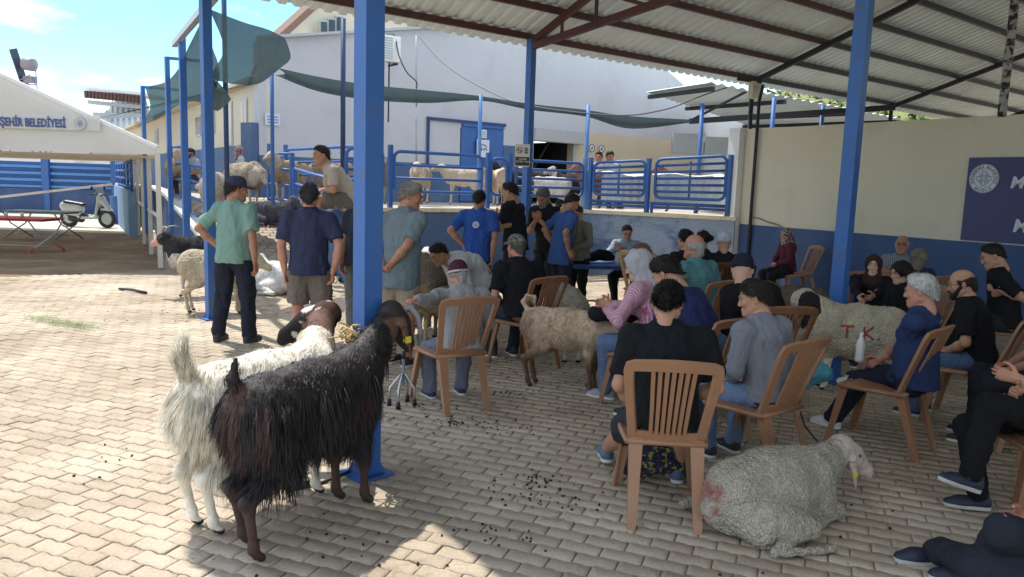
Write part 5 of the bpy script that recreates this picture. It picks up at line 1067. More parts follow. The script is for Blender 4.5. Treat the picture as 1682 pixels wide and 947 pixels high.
# ================================================================== far left: blue yard fence and walls, roofs
def farfence(label, x0, x1, Y0, Y1, zb, zt, n, wallz, posts=3):
    a, b = D(x0, 290, Y0), D(x1, 290, Y1); e = empty('yard_fence', (0, 0, 0), 0, label, 'fence')
    mb = MB(); mb.bar(P3(a[:2]+A(0, .1), (zb+zt)/2), P3(b[:2]+A(0, .1), (zb+zt)/2), .03, zt-zb); mb.build('panel', mat('blue_sheet', (.035, .12, .36), .5, .1, 2), e)
    for k in range(n): z = zb+(zt-zb)*(k+.3)/n; mb = MB(); mb.bar(P3(a[:2], z), P3(b[:2], z), .05, .10); mb.build('slat', BLUE_L, e)
    for k in range(posts): f = k/(posts-1); p = a*(1-f)+b*f; mb = MB(); mb.box((p[0], p[1]-.05, (zt+.2)/2), (.28 if 0 < k < posts-1 else .18, .15, zt+.12)); mb.build('post', BLUE, e)
    mb = MB(); mb.bar(P3(a[:2], wallz/2), P3(b[:2], wallz/2), .2, wallz); mb.build('base_wall', NAVYW, e)
farfence('blue slatted yard fence on a dark blue wall behind the scooter', -160, 188, 29, 31, .95, 1.98, 4, .95, 4)
mb = MB(); mb.bar(D(-60, 330, 28), D(186, 302, 28.5), .2, .08); o = mb.build('sloping_kerb', CONC); tag(o, 'long white coping sloping up in front of the blue yard fence', 'kerb')
e = empty('side_fence', (0, 0, 0), 0, 'pale blue low wall with a blue railing right of the scooter', 'wall')
a, b = D(192, 300, 27), D(216, 300, 20.5); mb = MB(); mb.bar(P3(a[:2], .62), P3(b[:2], .60), .2, 1.25); mb.build('base_wall', mat('pale_blue_wall', (.18, .30, .45), .8, .15), e)
for k in range(4): mb = MB(); mb.tube([P3(a[:2], 1.3+k*.22), P3(b[:2], 1.3+k*.22)], .035, 6); mb.build('rail', BLUE, e, True)
for k in range(6): f = k/5; p = a*(1-f)+b*f; mb = MB(); mb.tube([(p[0], p[1], 1.2), (p[0], p[1], 2.05)], .04, 6); mb.build('post', BLUE, e, True)
mb = MB(); q = D(197, 330, 25.5); mb.lathe((q[0], q[1], .0), [(.28, 0), (.30, .85), (.33, .9)], 16); tag(mb.build('barrel', BLUE, None, True), 'blue barrel standing against the pale blue wall', 'barrel')
WROOF = mat('bright_roof_metal', (.78, .80, .80), .45, .05, 1, .1, 8)
hb = empty('low_hall', (0, 0, 0), 0, 'low hall with a white ribbed metal roof behind the marquee', 'building')
a, b, c, d = D(92, 158, 52), D(238, 158, 50), D(260, 240, 44), D(30, 240, 44); mb = MB(); n = 40
for i in range(n):
    f, f2 = i/n, (i+1)/n; h = .12 if i % 2 else 0; mb.add([d*(1-f)+c*f+A(0, 0, h), d*(1-f2)+c*f2+A(0, 0, h), a*(1-f2)+b*f2+A(0, 0, h), a*(1-f)+b*f+A(0, 0, h), d*(1-f2)+c*f2+A(0, 0, .12-h), a*(1-f2)+b*f2+A(0, 0, .12-h)], [(0, 1, 2, 3), (1, 4, 5, 2)])
mb.build('roof', WROOF, hb); mb = MB(); mb.bar(P3(c[:2], c[2]/2-.2), P3(d[:2], c[2]/2-.2), .3, c[2]); mb.build('wall', WHITEP, hb)
hb = empty('tiled_roof', (0, 0, 0), 0, 'brown edged white roof end on the skyline left of the shade net', 'building')
a, b = D(141, 149, 47), D(236, 158, 47); mb = MB(); mb.bar(a+A(0, 1.5, .15), b+A(0, 1.5, .15), 3.2, .18); mb.build('roof', WROOF, hb)
for i in range(16): f = (i+.5)/16; p = a*(1-f)+b*f; mb = MB(); mb.box(p-A(0, .1, .2), (.17, .3, .42)); mb.build('tile', mat('brown_tile', (.10, .05, .045), .8, .2), hb)
mb = MB(); mb.bar(a-A(0, -.4, .62), b-A(0, -.4, .62), .5, .22); mb.bar(P3(((a+b)/2)[:2]+A(0, 1.4), 2.5), P3(((a+b)/2)[:2]+A(.0, 1.4), 5.2), 3.0, 2.4); mb.build('gutter', GREYM, hb)
so = empty('solar_heater', D(44, 125, 42), 0, s=.78, label= 'roof-top solar water heater with a dark panel and round tank', cat='water heater'); HM_ = mat('heater_grey', (.30, .27, .33), .5, .1)
mb = MB(); mb.tube([(-.15, 0, .85), (.55, 0, .75)], .42, 16); mb.build('tank', HM_, so, True)
mb = MB(); mb.bar((-.66, -.3, 1.75), (-.40, .5, -.8), .10, .55); mb.build('panel', mat('solar_panel', (.05, .06, .10), .3, .1), so)
mb = MB()
for p, q in (((-.9, 0, -.5), (.2, 0, .1)), ((.2, 0, .1), (.62, 0, -.6)), ((.62, 0, .7), (.7, 0, -1.4)), ((-.9, 0, -.5), (.6, 0, -.55)), ((-.3, 0, -.1), (.4, .3, -.1))): mb.tube([p, q], .035, 5)
mb.box((.1, .2, -.2), (.8, .3, .45)); mb.build('frame', HM_, so)
mb = MB(); q = D(42, 160, 43); mb.box((q[0], q[1]+2, 2.4), (5, 4, 4.8)); tag(mb.build('flat_roof_house', WHITEP), 'flat roofed white house just behind the marquee roof', 'building')
# ================================================================== signs
def sign(label, c, w, h, rz, face, parts=(), name='sign'):
    e = empty(name, c, rz, label, 'sign'); mb = MB(); mb.box((0, 0, 0), (w, .012, h)); mb.build('board', face, e); return e
PAPER = mat('paper', (.68, .72, .80), .7, .04); SIGNB = mat('sign_board', (.62, .60, .55), .6, .04); SRED = mat('sign_red', (.35, .03, .03), .5, .05); SBLK = mat('sign_black', (.02, .02, .02), .5, .05); SWH = mat('sign_white', (.75, .75, .72), .5, .03)
c = D(858, 255, 11.42); s1_ = sign('no smoking sign strapped to the blue canopy post', c, .215, .325, .08, SIGNB)
mb = MB(); mb.tube([(-.045+.042*math.cos(a), -.009, .075+.042*math.sin(a)) for a in np.linspace(0, 2*math.pi, 21)], .005, 5); mb.tube([(-.075, -.009, .105), (-.015, -.009, .045)], .005, 5); mb.build('prohibition_ring', SRED, s1_)
mb = MB(); mb.box((-.045, -.008, .075), (.05, .004, .010)); mb.box((.055, -.008, .10), (.045, .003, .02)); mb.box((.055, -.008, .07), (.045, .003, .02)); mb.box((.055, -.008, .04), (.045, .003, .02)); mb.build('symbols', SBLK, s1_)
mb = MB(); mb.box((0, -.008, -.085), (.205, .003, .125)); mb.build('black_panel', SBLK, s1_)
X_, Z_ = A(math.cos(.08), math.sin(.08), 0), A(0, 0, 1)
def sign_text(par, txts, size, mt):
    for i, (t, x, z) in enumerate(txts): text_mesh('lettering', t, size, (x, -.0125, z), A(1, 0, 0), A(0, 0, 1), mt, par, .001)
sign_text(s1_, [('SİGARA', -.055, -.065), ('İÇMEK YASAK', -.09, -.100)], .034, SWH)
c = D(800, 243, 17.6); c = Bn(.42, 2.62, .10); s2_ = sign('white picture notice on the blue door', c, .40, .46, yw, PAPER)
mb = MB(); mb.tube([(-.10+.05*math.cos(a), -.012, -.02+.05*math.sin(a)) for a in np.linspace(0, 2*math.pi, 13)], .012, 5); mb.tube([(.06+.05*math.cos(a), -.012, -.05+.05*math.sin(a)) for a in np.linspace(0, 3.14, 9)], .012, 5); mb.tube([(-.12, -.012, .05), (0, -.012, .11), (.12, -.012, .05)], .010, 5); mb.build('pictogram', SBLK, s2_)
c = Bn(.42, 3.0, .10); s3_ = sign('small white paper above the notice on the blue door', c, .21, .22, yw, PAPER)
mb = MB(); [mb.box((0, -.010, .06-k*.04), (.15, .003, .012)) for k in range(4)]; mb.build('print', mat('grey_print', (.25, .28, .35), .7, .1), s3_)
c = Bn(-5.25, 2.95, .05); s4_ = sign('small white notice at the left end of the white building', c, .34, .26, yw, PAPER); mb = MB(); [mb.box((0, -.010, .05-k*.06), (.24, .003, .02)) for k in range(3)]; mb.build('print', mat('blue_print', (.08, .16, .4), .7, .1), s4_)
for k, (t, l) in enumerate(((4.45, 'left of the two round warning stickers on the tan wall'), (4.85, 'right of the two round warning stickers on the tan wall'))):
    c = Bn(t, 2.85, .03); e = empty('sticker', c, yw, l, 'sticker', 'round stickers on the tan wall'); mb = MB(); mb.lathe((0, 0, 0), [(.13, 0), (.13, .004)], 20, ax=(A(1, 0, 0), A(0, 0, 1), A(0, -1, 0))); mb.build('disc', SWH, e); mb = MB(); mb.tube([(.11*math.cos(a), -.008, .11*math.sin(a)) for a in np.linspace(0, 6.283, 17)], .010, 5); mb.tube([(-.04, -.008, -.05), (.04, -.008, .05)], .012, 5); mb.tube([(.03, -.008, -.04), (-.02, -.008, .02)], .012, 5); mb.build('symbol', SBLK, e)
# ================================================================== chairs
CH = mat('brown_plastic', (.33, .160, .080), .42, .10, 5, .10, 60, dirt=(.38, .22, .13), dscale=4, dlo=.5, dhi=.8, rnd=0); CHT = mat('tan_plastic', (.56, .36, .18), .5, .1, 5, .1, 60); CHD = mat('dark_brown_plastic', (.10, .045, .025), .45, .15, 5, .1, 60)
def chair_parts(mt):
    e = bpy.data.objects.new('plastic_chair', None); COL.objects.link(e); e.empty_display_size = .1
    def slab(fn, nu, nv, th, name, par):
        mb = MB(); n = (nu+1)*(nv+1); top = [A(*fn(i/nu, j/nv)) for j in range(nv+1) for i in range(nu+1)]
        ax = nrm(np.cross(top[1]-top[0], top[nu+1]-top[0])); bot = [p-ax*th for p in top]; f = []
        for j in range(nv):
            for i in range(nu): a = j*(nu+1)+i; q = (a, a+1, a+nu+2, a+nu+1); f += [q, tuple(n+k for k in q[::-1])]
        ed = [(j*(nu+1)) for j in range(nv+1)], [j*(nu+1)+nu for j in range(nv+1)], list(range(nu+1)), [nv*(nu+1)+i for i in range(nu+1)]
        for L, fl in zip(ed, (0, 1, 1, 0)):
            for a, b in zip(L[:-1], L[1:]): f.append((a, b, n+b, n+a) if fl else (b, a, n+a, n+b))
        mb.add(top+bot, f); return mb.build(name, mt, par, 'auto')
    # seat: slightly dished, rolled front edge
    slab(lambda u, v: ((u-.5)*(.44-.05*(1-v)), -.20+.42*v, .435-.018*math.sin(u*math.pi)*math.sin(min(1, v)*math.pi)-.035*max(0, v-.88)/.12), 8, 8, .016, 'seat', e)
    mb = MB(); mb.tube([(-.20, -.20, .42), (-.22, .0, .42), (-.215, .20, .41), (-.18, .222, .40), (.18, .222, .40), (.215, .20, .41), (.22, .0, .42), (.20, -.20, .42), (-.20, -.20, .42)], .016, 6); mb.build('seat_rim', mt, e, True)
    def back(u, z): # curved back surface: u across -1..1, z height
        return A(u*(.185+.035*(z-.43)/.42), -.205-.16*(z-.43)/.42+.035*u*u-.0, z)
    def strip(us, zs, th, name, par):  # plate following the back
        mb = MB(); n = len(us); vs = [back(u, z) for z, (u0, u1) in zs for u in (u0, u1)]
        return mb
    def member(path, w, th, name, par):
        mb = MB(); n = len(path); vs = []
        for i, (u, z) in enumerate(path):
            p = back(u, z); t = nrm(back(*path[min(i+1, n-1)])-back(*path[max(i-1, 0)])); nn = nrm(np.cross(nrm(back(u+.05, z)-back(u-.05, z)), nrm(back(u, z+.05)-back(u, z-.05)))); sd = nrm(np.cross(t, nn)); wi = w[i] if hasattr(w, '__len__') else w
            vs += [p-sd*wi/2-nn*th/2, p+sd*wi/2-nn*th/2, p+sd*(wi/2-.003)+nn*th/2, p-sd*(wi/2-.003)+nn*th/2]
        f = [(4*i+j, 4*i+(j+1) % 4, 4*i+4+(j+1) % 4, 4*i+4+j) for i in range(n-1) for j in range(4)]+[(3, 2, 1, 0), tuple(4*n-4+j for j in range(4))]; mb.add(vs, f); return mb.build(name, mt, par, 'auto')
    bf = member([(-.93, .42), (-.97, .60), (-1.0, .74), (-1.0, .815), (-.97, .838), (-.86, .847), (-.4, .856), (0, .859), (.4, .856), (.86, .847), (.97, .838), (1.0, .815), (1.0, .74), (.97, .60), (.93, .42)], [.05, .048, .05, .056, .06, .06, .062, .064, .062, .06, .06, .056, .05, .048, .05], .020, 'backrest_frame', e)
    for k in range(7): u = -.45+k*.15; member([(u*1.0, .455), (u*1.0, .62), (u*1.03, .835)], [.021, .022, .023], .010, 'slat', e)
    member([(-.90, .452), (0, .448), (.90, .452)], .050, .018, 'lower_rail', e)
    for sx in (-1, 1):
        for fr in (0, 1):
            mb = MB(); top = A(sx*.20, .20, .42) if fr else A(sx*.19, -.20, .44); bot = A(sx*.235, .27, 0) if fr else A(sx*.185, -.33, 0); vs = []
            for f in (0, .5, 1):   # tapered L-section leg
                p = top*(1-f)+bot*f; w = .072-.030*f; d = .055-.020*f; y = 1 if fr else -1; t = .011
                for x_, y_ in ((0, 0), (-sx*w, 0), (-sx*w, -y*t), (-sx*t, -y*t), (-sx*t, -y*d), (0, -y*d)): vs.append(p+A(x_, y_, 0))
            f = [(6*i+j, 6*i+(j+1) % 6, 6*i+6+(j+1) % 6, 6*i+6+j) for i in range(2) for j in range(6)]+[(5, 4, 3, 2, 1, 0), (12, 13, 14, 15, 16, 17)]
            if sx*(1 if fr else -1) > 0: f = [q[::-1] for q in f]
            mb.add(vs, f); mb.build('leg', mt, e)
    return e
protos = {}; CHV = [CH, mat('brown_plastic_faded', (.37, .19, .105), .5, .12, 5, .12, 60, dirt=(.42, .27, .17), dscale=3, dlo=.5, dhi=.8), mat('brown_plastic_dark', (.27, .125, .06), .45, .12, 5, .12, 60, dirt=(.33, .19, .11), dscale=5, dlo=.5, dhi=.8)]; _cn = [0]
def chair(label, x, y, face, mt=None, s=1., group='brown plastic chairs', z0=0.):
    if mt is None: _cn[0] += 1; mt = CHV[(_cn[0]*7) % 3]
    if mt.name not in protos: e = chair_parts(mt); protos[mt.name] = e; e.name = 'plastic_chair'
    else: e = copy_tree(protos[mt.name])
    e.location = (x, y, z0); e.rotation_euler = (0, 0, R_(face)); e.scale = (s, s, s); tag(e, label, 'chair', group); return e
# ================================================================== patterned cloths
def stripe_mat(name, c1, c2, axis=0, freq=60, second=None, f2=60, c3=None, lo=.35, hi=.65):
    m, nt, b, v = base_mat(name); w = nt.nodes.new('ShaderNodeTexWave'); w.inputs['Scale'].default_value = freq; w.bands_direction = 'XYZ'[axis]; w.inputs['Distortion'].default_value = 1.2; nt.links.new(v, w.inputs['Vector'])
    c = _mix(nt, _ramp(nt, w.outputs['Fac'], lo, hi), c1, c2)
    if second is not None: w2 = nt.nodes.new('ShaderNodeTexWave'); w2.inputs['Scale'].default_value = f2; w2.bands_direction = 'XYZ'[second]; nt.links.new(v, w2.inputs['Vector']); c = _mix(nt, _ramp(nt, w2.outputs['Fac'], .6, .7), c, c3 or c1)
    nt.links.new(c, b.inputs['Base Color']); b.inputs['Roughness'].default_value = .9; bm = nt.nodes.new('ShaderNodeBump'); bm.inputs['Distance'].default_value = .03; bm.inputs['Strength'].default_value = .8; nt.links.new(_noise(nt, v, 7, 3, .5, 1.2), bm.inputs['Height']); nt.links.new(bm.outputs[0], b.inputs['Normal']); return m
def blot_mat(name, c1, c2, scale, c3=None):
    m, nt, b, v = base_mat(name); c = _mix(nt, _ramp(nt, _noise(nt, v, scale, 2), .48, .54), c1, c2)
    if c3: c = _mix(nt, _ramp(nt, _noise(nt, _map(nt, v, loc=(5, 5, 5)), scale*1.4, 2), .56, .60), c, c3)
    nt.links.new(c, b.inputs['Base Color']); b.inputs['Roughness'].default_value = .9; return m
PINK = stripe_mat('pink_striped_cloth', (.50, .14, .25), (.62, .48, .54), 0, 34); PLAID = stripe_mat('plaid_cloth', (.14, .17, .24), (.36, .36, .38), 2, 16, 0, 14, (.10, .12, .18)); CAMO = blot_mat('camouflage_cloth', (.10, .10, .08), (.22, .22, .18), 28, (.03, .03, .028))
RIB = stripe_mat('grey_knit', (.26, .26, .26), (.33, .33, .33), 0, 40); TEALS = stripe_mat('teal_striped_cloth', (.075, .20, .22), (.095, .26, .27), 2, 14); FLOR = blot_mat('flowered_headscarf', (.16, .03, .045), (.36, .30, .28), 30, (.02, .02, .02)); LACE = blot_mat('lace_cloth', (.55, .56, .60), (.36, .38, .44), 60)
BK = (.012, .012, .014); NV = (.022, .035, .10); DK = (.022, .024, .032)
def at(px, Y, py=300): p = D(px, py, Y); return (p[0], p[1])
def zt(px, py, Y): return D(px, py, Y)[2]
def W(px, py, Y): return ('w', *D(px, py, Y))
def emblem_back(info, R=.05, up=.07, mt=None): pass
# ---- standing men on the left
person('man in a pale green t-shirt and dark cap standing with one hand on his hip', (-2.84, 7.8), -12, top=zt(398, 290, 7.8), hy=-42, hp=6, lean=-2, hunch=10, hands=('hip', ('w', *D(421, 448, 7.6), (.1, .1, -1))), feet=((-.17, -.05, .07), (.16, .0, .07)), shirt=((.20, .33, .28), 'short'), legs=((.022, .025, .04), 'long', 1.12), hair='short', hc=(.05, .045, .04), cap=('cap', (.045, .05, .09)), skin='tan', belly=.02, res=.011, elbow=(A(-1, -.5, .1), None), shoe=(.02, .02, .025), sole=(.04, .04, .05))
person('man in a navy polo and khaki shorts seen from behind, arms hanging', at(507, 7.2), 4, top=zt(507, 300, 7.2), hy=3, lean=0, hunch=6, hands=(('w', *D(468, 447, 7.15), (0, .1, -1)), ('w', *D(548, 445, 7.1), (0, .1, -1))), shirt=((.035, .042, .085), 'short'), legs=((.17, .145, .12), 'short', 1.15), hc=(.045, .045, .05), skin='red', width=1.1, belly=.03, res=.011, collar=(.02, .022, .04), elbow=(A(-1, -.3, 0), A(1, -.3, 0)), feet=((-.13, 0, .07), (.15, 0, .07)))
person('man in a dark shirt and grey trousers half hidden by the thick blue post', at(592, 8.0), -25, top=zt(592, 303, 8.0), hy=-20, shirt=((.03, .032, .045), 'short'), legs=((.17, .17, .17), 'long', 1.15), hc=(.06, .05, .05), skin='tan', hands=(('w', *D(560, 432, 7.9), (0, .2, -1)), None))
person('grey haired man in a grey blue t-shirt and tan shorts with hands clasped behind him', at(658, 7.0), -38, top=zt(668, 300, 7.0), hy=-52, hp=14, hunch=16, lean=2, hands=('back', 'back'), shirt=((.15, .19, .215), 'short'), legs=((.33, .26, .19), 'short', 1.15), hair='grey_short', hc=(.30, .29, .28), skin='tan', belly=.05, width=1.08, res=.011, hem=-.20, curl=(.8, .8))
s_ = D(570, 330, 12.45)
person('man in a khaki t-shirt and shorts sitting on the platform ledge', (s_[0], s_[1]), 112, top=zt(567, 240, 12.4), seat=.42, z0=.85, lean=24, hunch=22, hy=10, hp=5, hands=('clasp', 'clasp'), feet=((-.12, .46, .02), (.14, .30, -.04)), shirt=((.40, .34, .28), 'short'), legs=((.13, .12, .11), 'short'), hc=(.03, .022, .02), skin='tan')
# ---- group by the platform wall
i6 = person('man in a royal blue t-shirt with a round white emblem on his back', at(786, 9.5), -6, top=zt(785, 312, 9.5), hy=-8, hp=10, hands=('hip', ('w', *D(808, 420, 9.4), (0, .2, -1))), shirt=((.03, .085, .33), 'short'), legs=((.03, .035, .06), 'long'), hc=(.03, .022, .02), skin='tan', belly=.04, width=1.08, elbow=(A(-1, -.6, .1), None), hem=-.16)
em = bpy.data.objects.new('back_emblem', None); n0 = set(i6['o'].children)
bp = i6['base']-i6['d2']*.16-i6['fv']*.158-A(0, .01, 0)
emblem(i6['o'], bp, i6['sv'], i6['d2'], .045, mat('emblem_white', (.6, .65, .75), .8, .03), mat('emblem_blue', (.05, .1, .35), .8, .03)); bpy.data.objects.remove(em)
person('man in a black t-shirt facing left beside the no smoking sign', at(850, 10.0), 62, top=zt(845, 299, 10.0), hy=8, hp=12, hands=('phone', ('w', *D(824, 372, 9.8), (-1, .2, 0))), shirt=((.012, .012, .016), 'short'), legs=((.02, .02, .03), 'long'), hc=(.02, .015, .012), skin='tan')
person('bearded grey haired man in black looking down at his phone', at(902, 10.4), 150, top=zt(908, 311, 10.4), hp=38, hunch=14, hands=('phone', 'phone'), shirt=((.016, .016, .018), 'short'), legs=((.025, .025, .03), 'long'), hair='grey_short', hc=(.11, .11, .11), beard=(.20, .20, .20), skin='tan')
person('young man in a blue t-shirt standing with his hands on his hips', at(926, 9.9), -62, top=zt(932, 319, 9.9), hy=-12, hp=28, hunch=12, hands=('hip', ('w', *D(934, 410, 9.7), (.6, .2, -.6))), shirt=((.045, .095, .27), 'short'), legs=((.022, .026, .04), 'long', 1.1), hair='crop', hc=(.025, .02, .018), skin='tan', hem=-.20)
person('person in an olive grey top holding a hand to the face', at(957, 10.5), 140, top=zt(952, 338, 10.5), hp=22, hy=10, hands=('fold', 'chin'), shirt=((.20, .18, .15), 'long'), legs=((.02, .02, .025), 'long'), hc=(.06, .045, .035), skin='mid', hair='short')
person('man in a white shirt bending down over a sheep', at(796, 7.9), 125, lean=62, hunch=22, hp=35, hands=(W(735, 480, 7.5), W(748, 490, 7.6)), feet=((-.15, .1, .07), (.18, -.1, .07)), shirt=((.50, .50, .51), 'long'), legs=((.05, .05, .07), 'long'), hc=(.018, .014, .012), skin='tan', top=zt(757, 403, 7.6))
# ---- seated in chairs, from the left
P12 = A(-.46, 5.82); chair('brown plastic chair of the old man in the maroon knitted cap', P12[0], P12[1], 30)
i12 = person('old man in grey cardigan and maroon cap resting one arm on the black goat', P12+A(.10, -.04), 26, top=zt(762, 433, 5.75), seat=.43, lean=6, hunch=20, hy=8, hp=16, hands=(('w', *(D(650, 494, 5.05)), (-.7, -.3, -.15), (0, 0, -1)), 'lap'), feet=((-.20, .34, .07), (.14, .36, .07)), shirt=((.3, .3, .3), 'long'), shirtmat=RIB, legs=((.16, .17, .23), 'long', 1.05), hair='fringe', hc=(.45, .45, .45), cap=('beanie', (.07, .02, .03)), skin='red', belly=.05, width=1.22, res=.011, elbow=(A(-.3, -.2, -1), None), curl=(.15, .4), shoe=(.03, .04, .09))
k = MB(); h_, R_h = i12['head'], i12['Rh']; k.tube([h_+R_h@A(.094*math.sin(a), -.012+.106*math.cos(a), .028) for a in np.linspace(0, 2*math.pi, 25)], .011, 6); k.build('cap_band', cloth((.5, .5, .52)), i12['o'], True)
chair('brown plastic chair of the man in the camouflage cap', .13, 7.2, 42)
person('man in a black t-shirt and camouflage cap seated with his back to us', (.10, 7.2), 28, top=zt(845, 387, 7.15), seat=.43, lean=10, hunch=14, hy=4, hands=('lap', 'lap'), shirt=((.012, .012, .015), 'short'), legs=((.03, .035, .05), 'long'), hair='crop', hc=(.16, .16, .16), cap=('cap', (.1, .1, .09), CAMO), skin='red', belly=.05, width=1.15)
tb = at(1005, 10.7); xtable('folding_table', 'blue plastic table with crossed legs in front of the man in glasses', tb, .12, 1.15, .75, .66, mat('blue_table_top', (.05, .13, .36), .4, .1), mat('table_leg_steel', (.05, .055, .07), .5, .1))
def on_table(dx, dy): return (tb[0]+dx, tb[1]+dy)
g = Sdf().cone((-.16, 0, .72), (.16, .02, .72), .075, .06, side=(0, 1, 0), flat=.8, k=.05).ell((.05, 0, .78), (.13, .07, .05), .04); V, Q = g.mesh(.014); V = V+normals(V, Q)*(.012*fbm(V, 12))[:, None]; V[:, 0] += tb[0]-.12; V[:, 1] += tb[1]; V[:, 2] += .02; tag(link('bag', np_mesh('bag', V, Q, mats=[cloth((.012, .012, .014))])), 'soft black bag lying on the blue table', 'bag')
for k_, (dx, dy) in enumerate(((.10, -.24), (.20, -.2), (.28, -.27), (-.42, -.05))):
    mb = MB(); q = on_table(dx, dy); mb.lathe((q[0], q[1], .66), [(.028, 0), (.036, .10), (.034, .10), (.027, .006)], 12); tag(mb.build('cup', CUP, None, True), ('leftmost of the three cups at the near edge of the blue table', 'middle one of the three cups at the near edge of the blue table', 'rightmost of the three cups at the near edge of the blue table', 'lone cup at the left end of the blue table')[k_], 'cup', 'cups on the blue table')
chair('brown plastic chair of the man in glasses behind the blue table', *at(1037, 11.45), 180)
person('man in a light blue shirt and glasses seated behind the blue table', at(1035, 11.3), 168, top=zt(1035, 369, 11.3), seat=.43, lean=8, hunch=10, hy=10, hp=20, hands=(W(1020, 407, 10.9), W(1012, 409, 10.9)), shirt=((.27, .33, .42), 'long'), legs=((.015, .015, .02), 'long'), hc=(.03, .025, .02), glasses=True, skin='mid', collar=(.25, .30, .38))
chair('light tan plastic chair with a broad back beside the woman in the white headscarf', *at(1074, 9.6), -35, CHT, 1.08)
chair('brown plastic chair of the curly haired woman', *at(1078, 7.5), 60)
person('woman with curly brown hair behind the white headscarf', at(1076, 7.6), 70, top=zt(1075, 404, 7.6), seat=.43, head='f', hair='curly', hc=(.20, .12, .075), shirt=((.10, .09, .10), 'short'), hp=20, hunch=14)
chair('brown plastic chair of the woman in the white headscarf', 1.06, 5.95, 55)
person('woman in a pink striped blouse and white headscarf with a black bag on her lap', (1.18, 5.95), 52, top=zt(1052, 414, 5.95), seat=.43, lean=16, hunch=14, hy=18, hp=22, hands=(W(995, 502, 6.05), W(1003, 500, 6.0)), shirt=((.4, .2, .3), 'long'), shirtmat=PINK, legs=((.12, .17, .30), 'long'), head='f', hair='scarf', hc=(.42, .42, .45), skin='pale', shoe=(.3, .3, .35))
q = D(1008, 515, 6.1); g = Sdf().cone((-.12, 0, 0), (.12, 0, 0), .085, .075, side=(0, 1, 0), flat=.8, k=.04); V, Q = g.mesh(.014); V = V+normals(V, Q)*(.01*fbm(V, 14))[:, None]+q; tag(link('bag', np_mesh('bag', V, Q, mats=[cloth((.015, .015, .018))])), 'black handbag held on the lap of the woman in pink stripes', 'bag')
chair('brown plastic chair of the bald man in the teal polo', *at(1155, 7.35), 38)
person('bald man in a teal striped polo looking over his shoulder', at(1163, 7.4), 34, top=zt(1143, 385, 7.4), seat=.43, lean=8, hunch=10, hy=12, hands=('lap', 'lap'), shirt=((.08, .23, .25), 'short'), shirtmat=TEALS, legs=((.03, .03, .04), 'long'), hair='fringe', hc=(.40, .40, .42), skin='red', belly=.05, width=1.12, collar=(.03, .05, .08))
chair('brown plastic chair behind the bald man in the teal polo', *at(1140, 8.75), 30); person('black haired person almost hidden behind the bald man', at(1138, 8.7), 25, top=zt(1138, 377, 8.7), seat=.43, shirt=(BK, 'short'), hc=(.015, .012, .01))
chair('brown plastic chair of the woman with the dark ponytail', *at(1172, 9.1), 70); person('smiling woman with dark tied hair in profile', at(1168, 9.1), 82, top=zt(1166, 377, 9.1), seat=.43, head='f', hair='bun', hc=(.025, .016, .013), shirt=((.014, .014, .018), 'long'), skin='pale')
chair('dark brown plastic chair under the person in the white lace cap', *at(1197, 8.7), 4, CHD, 1.06)
person('person in dark clothes wearing a white lace head cover', at(1198, 8.85), -4, top=zt(1198, 382, 8.85), seat=.43, head='f', hair=None, shirt=((.016, .015, .02), 'long'), cap=('beanie', (.5, .5, .55), LACE), skin='mid', hp=10)
chair('brown plastic chair of the young man in the navy blue t-shirt', 1.36, 5.28, 30)
person('young man in a navy blue t-shirt bowing his head', (1.30, 5.32), 40, top=zt(1100, 431, 5.3), seat=.43, lean=14, hunch=26, hy=14, hp=36, shirt=((.030, .036, .115), 'short'), legs=((.05, .08, .16), 'long'), hair='wavy', hc=(.013, .011, .01), skin='mid', res=.012)
chair('brown plastic chair of the young man in black in front, nearest the camera', .83, 3.98, -5)
person('young man in black t-shirt and shorts seated nearest the camera, back to us', (.83, 3.95), -4, top=zt(1090, 469, 3.98), seat=.43, lean=6, hunch=20, hy=-14, hp=22, hands=('lap', 'lap'), feet=(('w', *G(992, 758)[:2], .075), ('w', *G(1112, 790)[:2], .075)), knees=(A(-.6, .4, 1), None), shirt=((.011, .012, .014), 'short'), legs=((.035, .04, .045), 'short', 1.1), hair='wavy', hc=(.010, .009, .009), skin='mid', width=1.14, res=.0095, shoe=(.10, .14, .24), belly=.03)
g = Sdf().cone((-.14, 0, .09), (.14, .03, .08), .10, .09, side=(0, 1, 0), flat=.8, k=.05).ell((0, 0, .15), (.12, .07, .06), .04); V, Q = g.mesh(.012); V = V+normals(V, Q)*(.016*fbm(V, 13))[:, None]; V += A(*G(1078, 788)[:2], .02); V[:, 2] = np.maximum(V[:, 2], .004); tag(link('bag', np_mesh('bag', V, Q, mats=[blot_mat('patterned_bag', (.02, .018, .05), (.035, .035, .09), 26, (.30, .30, .04))])), 'crumpled dark purple patterned bag under the nearest chair', 'bag')
chair('brown plastic chair of the person in black with the dark knitted cap', *at(1275, 5.9), 10)
person('person in black with a dark knitted cap bending forward', at(1272, 5.9), 25, top=zt(1237, 429, 5.8), seat=.43, lean=16, hunch=26, hy=-40, hp=30, shirt=((.013, .013, .017), 'long'), legs=((.14, .19, .30), 'long'), hair=None, cap=('beanie', (.018, .024, .04)), skin='pale', width=1.15, belly=.05)
chair('brown plastic chair of the man in the grey long sleeved shirt', 1.50, 4.58, 38)
person('seated man in a grey long sleeved shirt turning his head left', (1.57, 4.56), 30, top=zt(1250, 467, 4.5), seat=.43, lean=8, hunch=16, hy=42, hp=14, hands=('lap', 'lap'), shirt=((.22, .235, .27), 'long'), legs=((.17, .23, .36), 'long'), hc=(.030, .026, .024), skin='mid', width=1.05, res=.0095, belly=.02)
